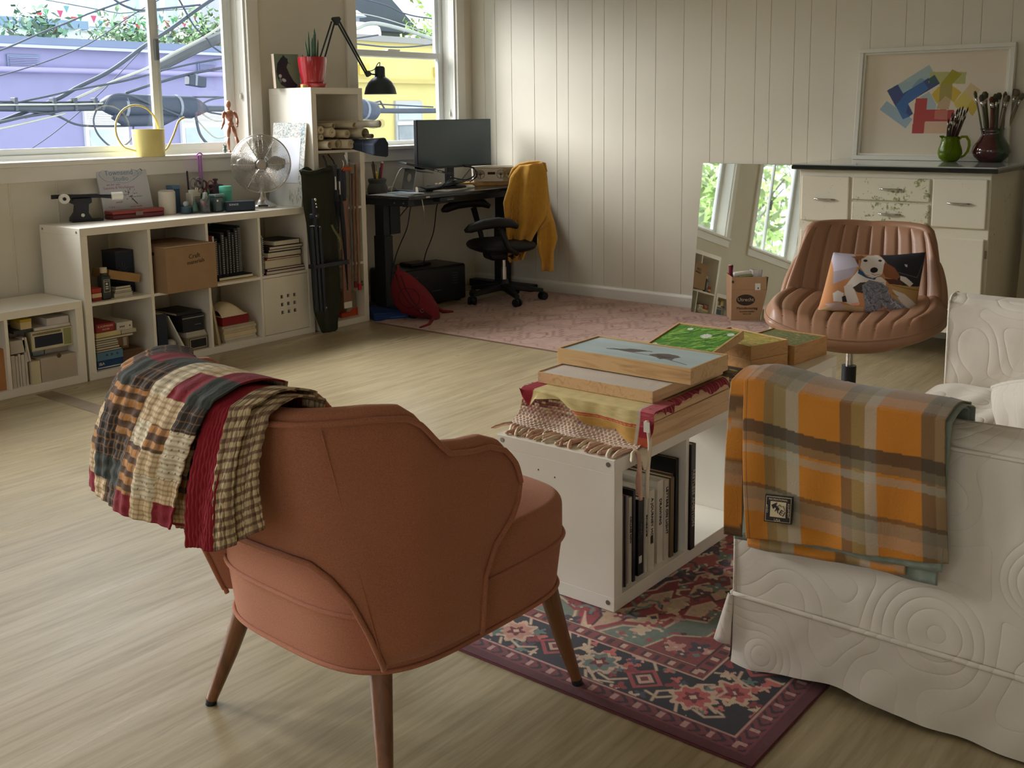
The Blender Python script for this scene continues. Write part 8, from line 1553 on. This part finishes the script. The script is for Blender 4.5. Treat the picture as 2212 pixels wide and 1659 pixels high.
rows=[['tan','ora','tan','blk','tan','crm'],['brn','grn','red','tan','crm','tan'],['blk','red','grn','crm','tan','red'],['ora','grn','blk','crm','red','grn'],['blk','ora','ora','tan','tan','blk'],['tan','blk','ora','crm','ora','crm'],['ora','blk','blk','ora','tan','crm'],['tan','grn','grn','ora','crm','tan'],['red','tan','blk','red','tan','red']]
nr=len(rows)
for i,rw in enumerate(rows):
    for j,k in enumerate(rw): patch(j/6,(j+1)/6,1-(i+1)/nr,1-i/nr,k)
qc=cv.a*(.86+.25*vnoise(hq,wq,30,3))[...,None]
# path over the back: s=0 inner hang -> ridge -> s=1 outer hem. Frame: local armchair coordinates
def over(sy,s,off,zh,yt,yb_,inner=.10,flare=.0):
    """sy 0..1 across (left -> right), s 0..1 down; yt: (left,right) y at ridge; yb_: (left,right) y at hem"""
    rz=.800+off; front=rz-zh; tot=inner+.085+front; d=s*tot
    y0=yt[0]+(yt[1]-yt[0])*sy; y1=yb_[0]+(yb_[1]-yb_[0])*sy
    f=max(0,d-inner-.085)/front; y=y0+(y1-y0)*f**.8
    k=np.interp(abs(y0),[0,.165,.27,.33],[0,1,2,3])
    xr=-.455+.06*max(0,(abs(y0)-.15)/.12)**1.6*.9
    if d<inner: x=xr+.075-.02*(inner-d)/inner+off; z=rz-.012-(inner-d)
    elif d<inner+.085: q=(d-inner)/.085; x=xr+.075+off-(.092+2*off)*q; z=rz-.012+.018*math.sin(math.pi*q)-.0*q
    else: x=xr-.017-off-flare*f-.012*math.sin(math.pi*f)+ .06*f**2*0; z=rz-.012-(front-.012)*f
    return x,y,z,f
def qlayer(nm,img,off,zl,zr,yt,yb_,amp,freq,ph,flare=.0,m=None,nu=None):
    h_,w__=(img.shape[0],img.shape[1]) if img is not None else (80,40)
    def f(u,v):
        s=1-v; zh=zl+(zr-zl)*u; x,y,z,ff=over(u,s,off,zh,yt,yb_,flare=flare); w=amp*math.sin(freq*u*6.28+ph+2.2*ff)*min(1,ff*1.5+.15)+.0014*math.sin(v*95+3*math.sin(u*9))*(.4+.6*math.sin(u*40+2)**2)+.0016*math.sin(u*63+v*8)
        p=AT@Vector((x-w,y,z+.3*w*(ff<.05))); return tuple(p)
    if img is not None: return printed(nm,img,f,cmat('quilt_cotton',.9,bump=.4,bs=160),t,smooth=True,solid=.004)
    return build(nm,MB().grid(f,w__,h_),m,t,smooth=True,solid=.004)
# plaid lining image
cl=Canvas(60,200,(206,186,146)); cl.blend((np.sin(cl.Y*150)>.25).astype(float),(92,40,36),.7); cl.blend((np.sin(cl.X*44)>.45).astype(float),(80,44,38),.6); cl.a*=(.9+.15*vnoise(200,60,20,2))[...,None]
ck=Canvas(60,160,(40,36,36)); ck.blend((np.sin(ck.X*60)>.8).astype(float),(170,130,84),.7); ck.blend((np.sin(ck.Y*110)>.85).astype(float),(150,110,70),.6)
qlayer('lower_fold',qc[:, ::-1][20:],.004,.520,.548,(.245,-.08),(.352,.02),.008,1.2,.3,.014)
qlayer('dark_lining',ck.a,.007,.535,.548,(-.04,-.14),(.06,-.06),.005,1.0,1.5,.006)
redm=mat('quilt_red',(136,18,34),.9,bump=.3,bs=120)
qlayer('red_backing',None,.018,.520,.535,(-.095,-.175),(-.005,-.092),.005,1.0,.2,.010,m=redm)
qlayer('plaid_edge',cl.a[:, ::-1],.013,.556,.590,(-.188,-.222),(-.130,-.190),.006,1.3,.4,.006); qlayer('plaid_edge',cl.a,.023,.535,.556,(-.162,-.200),(-.092,-.140),.006,1.0,2.0,.010)
qlayer('top_fold',qc,.030,.548,.550,(.262,-.125),(.382,.025),.010,1.5,.0,.022)
bpy.context.view_layer.update()
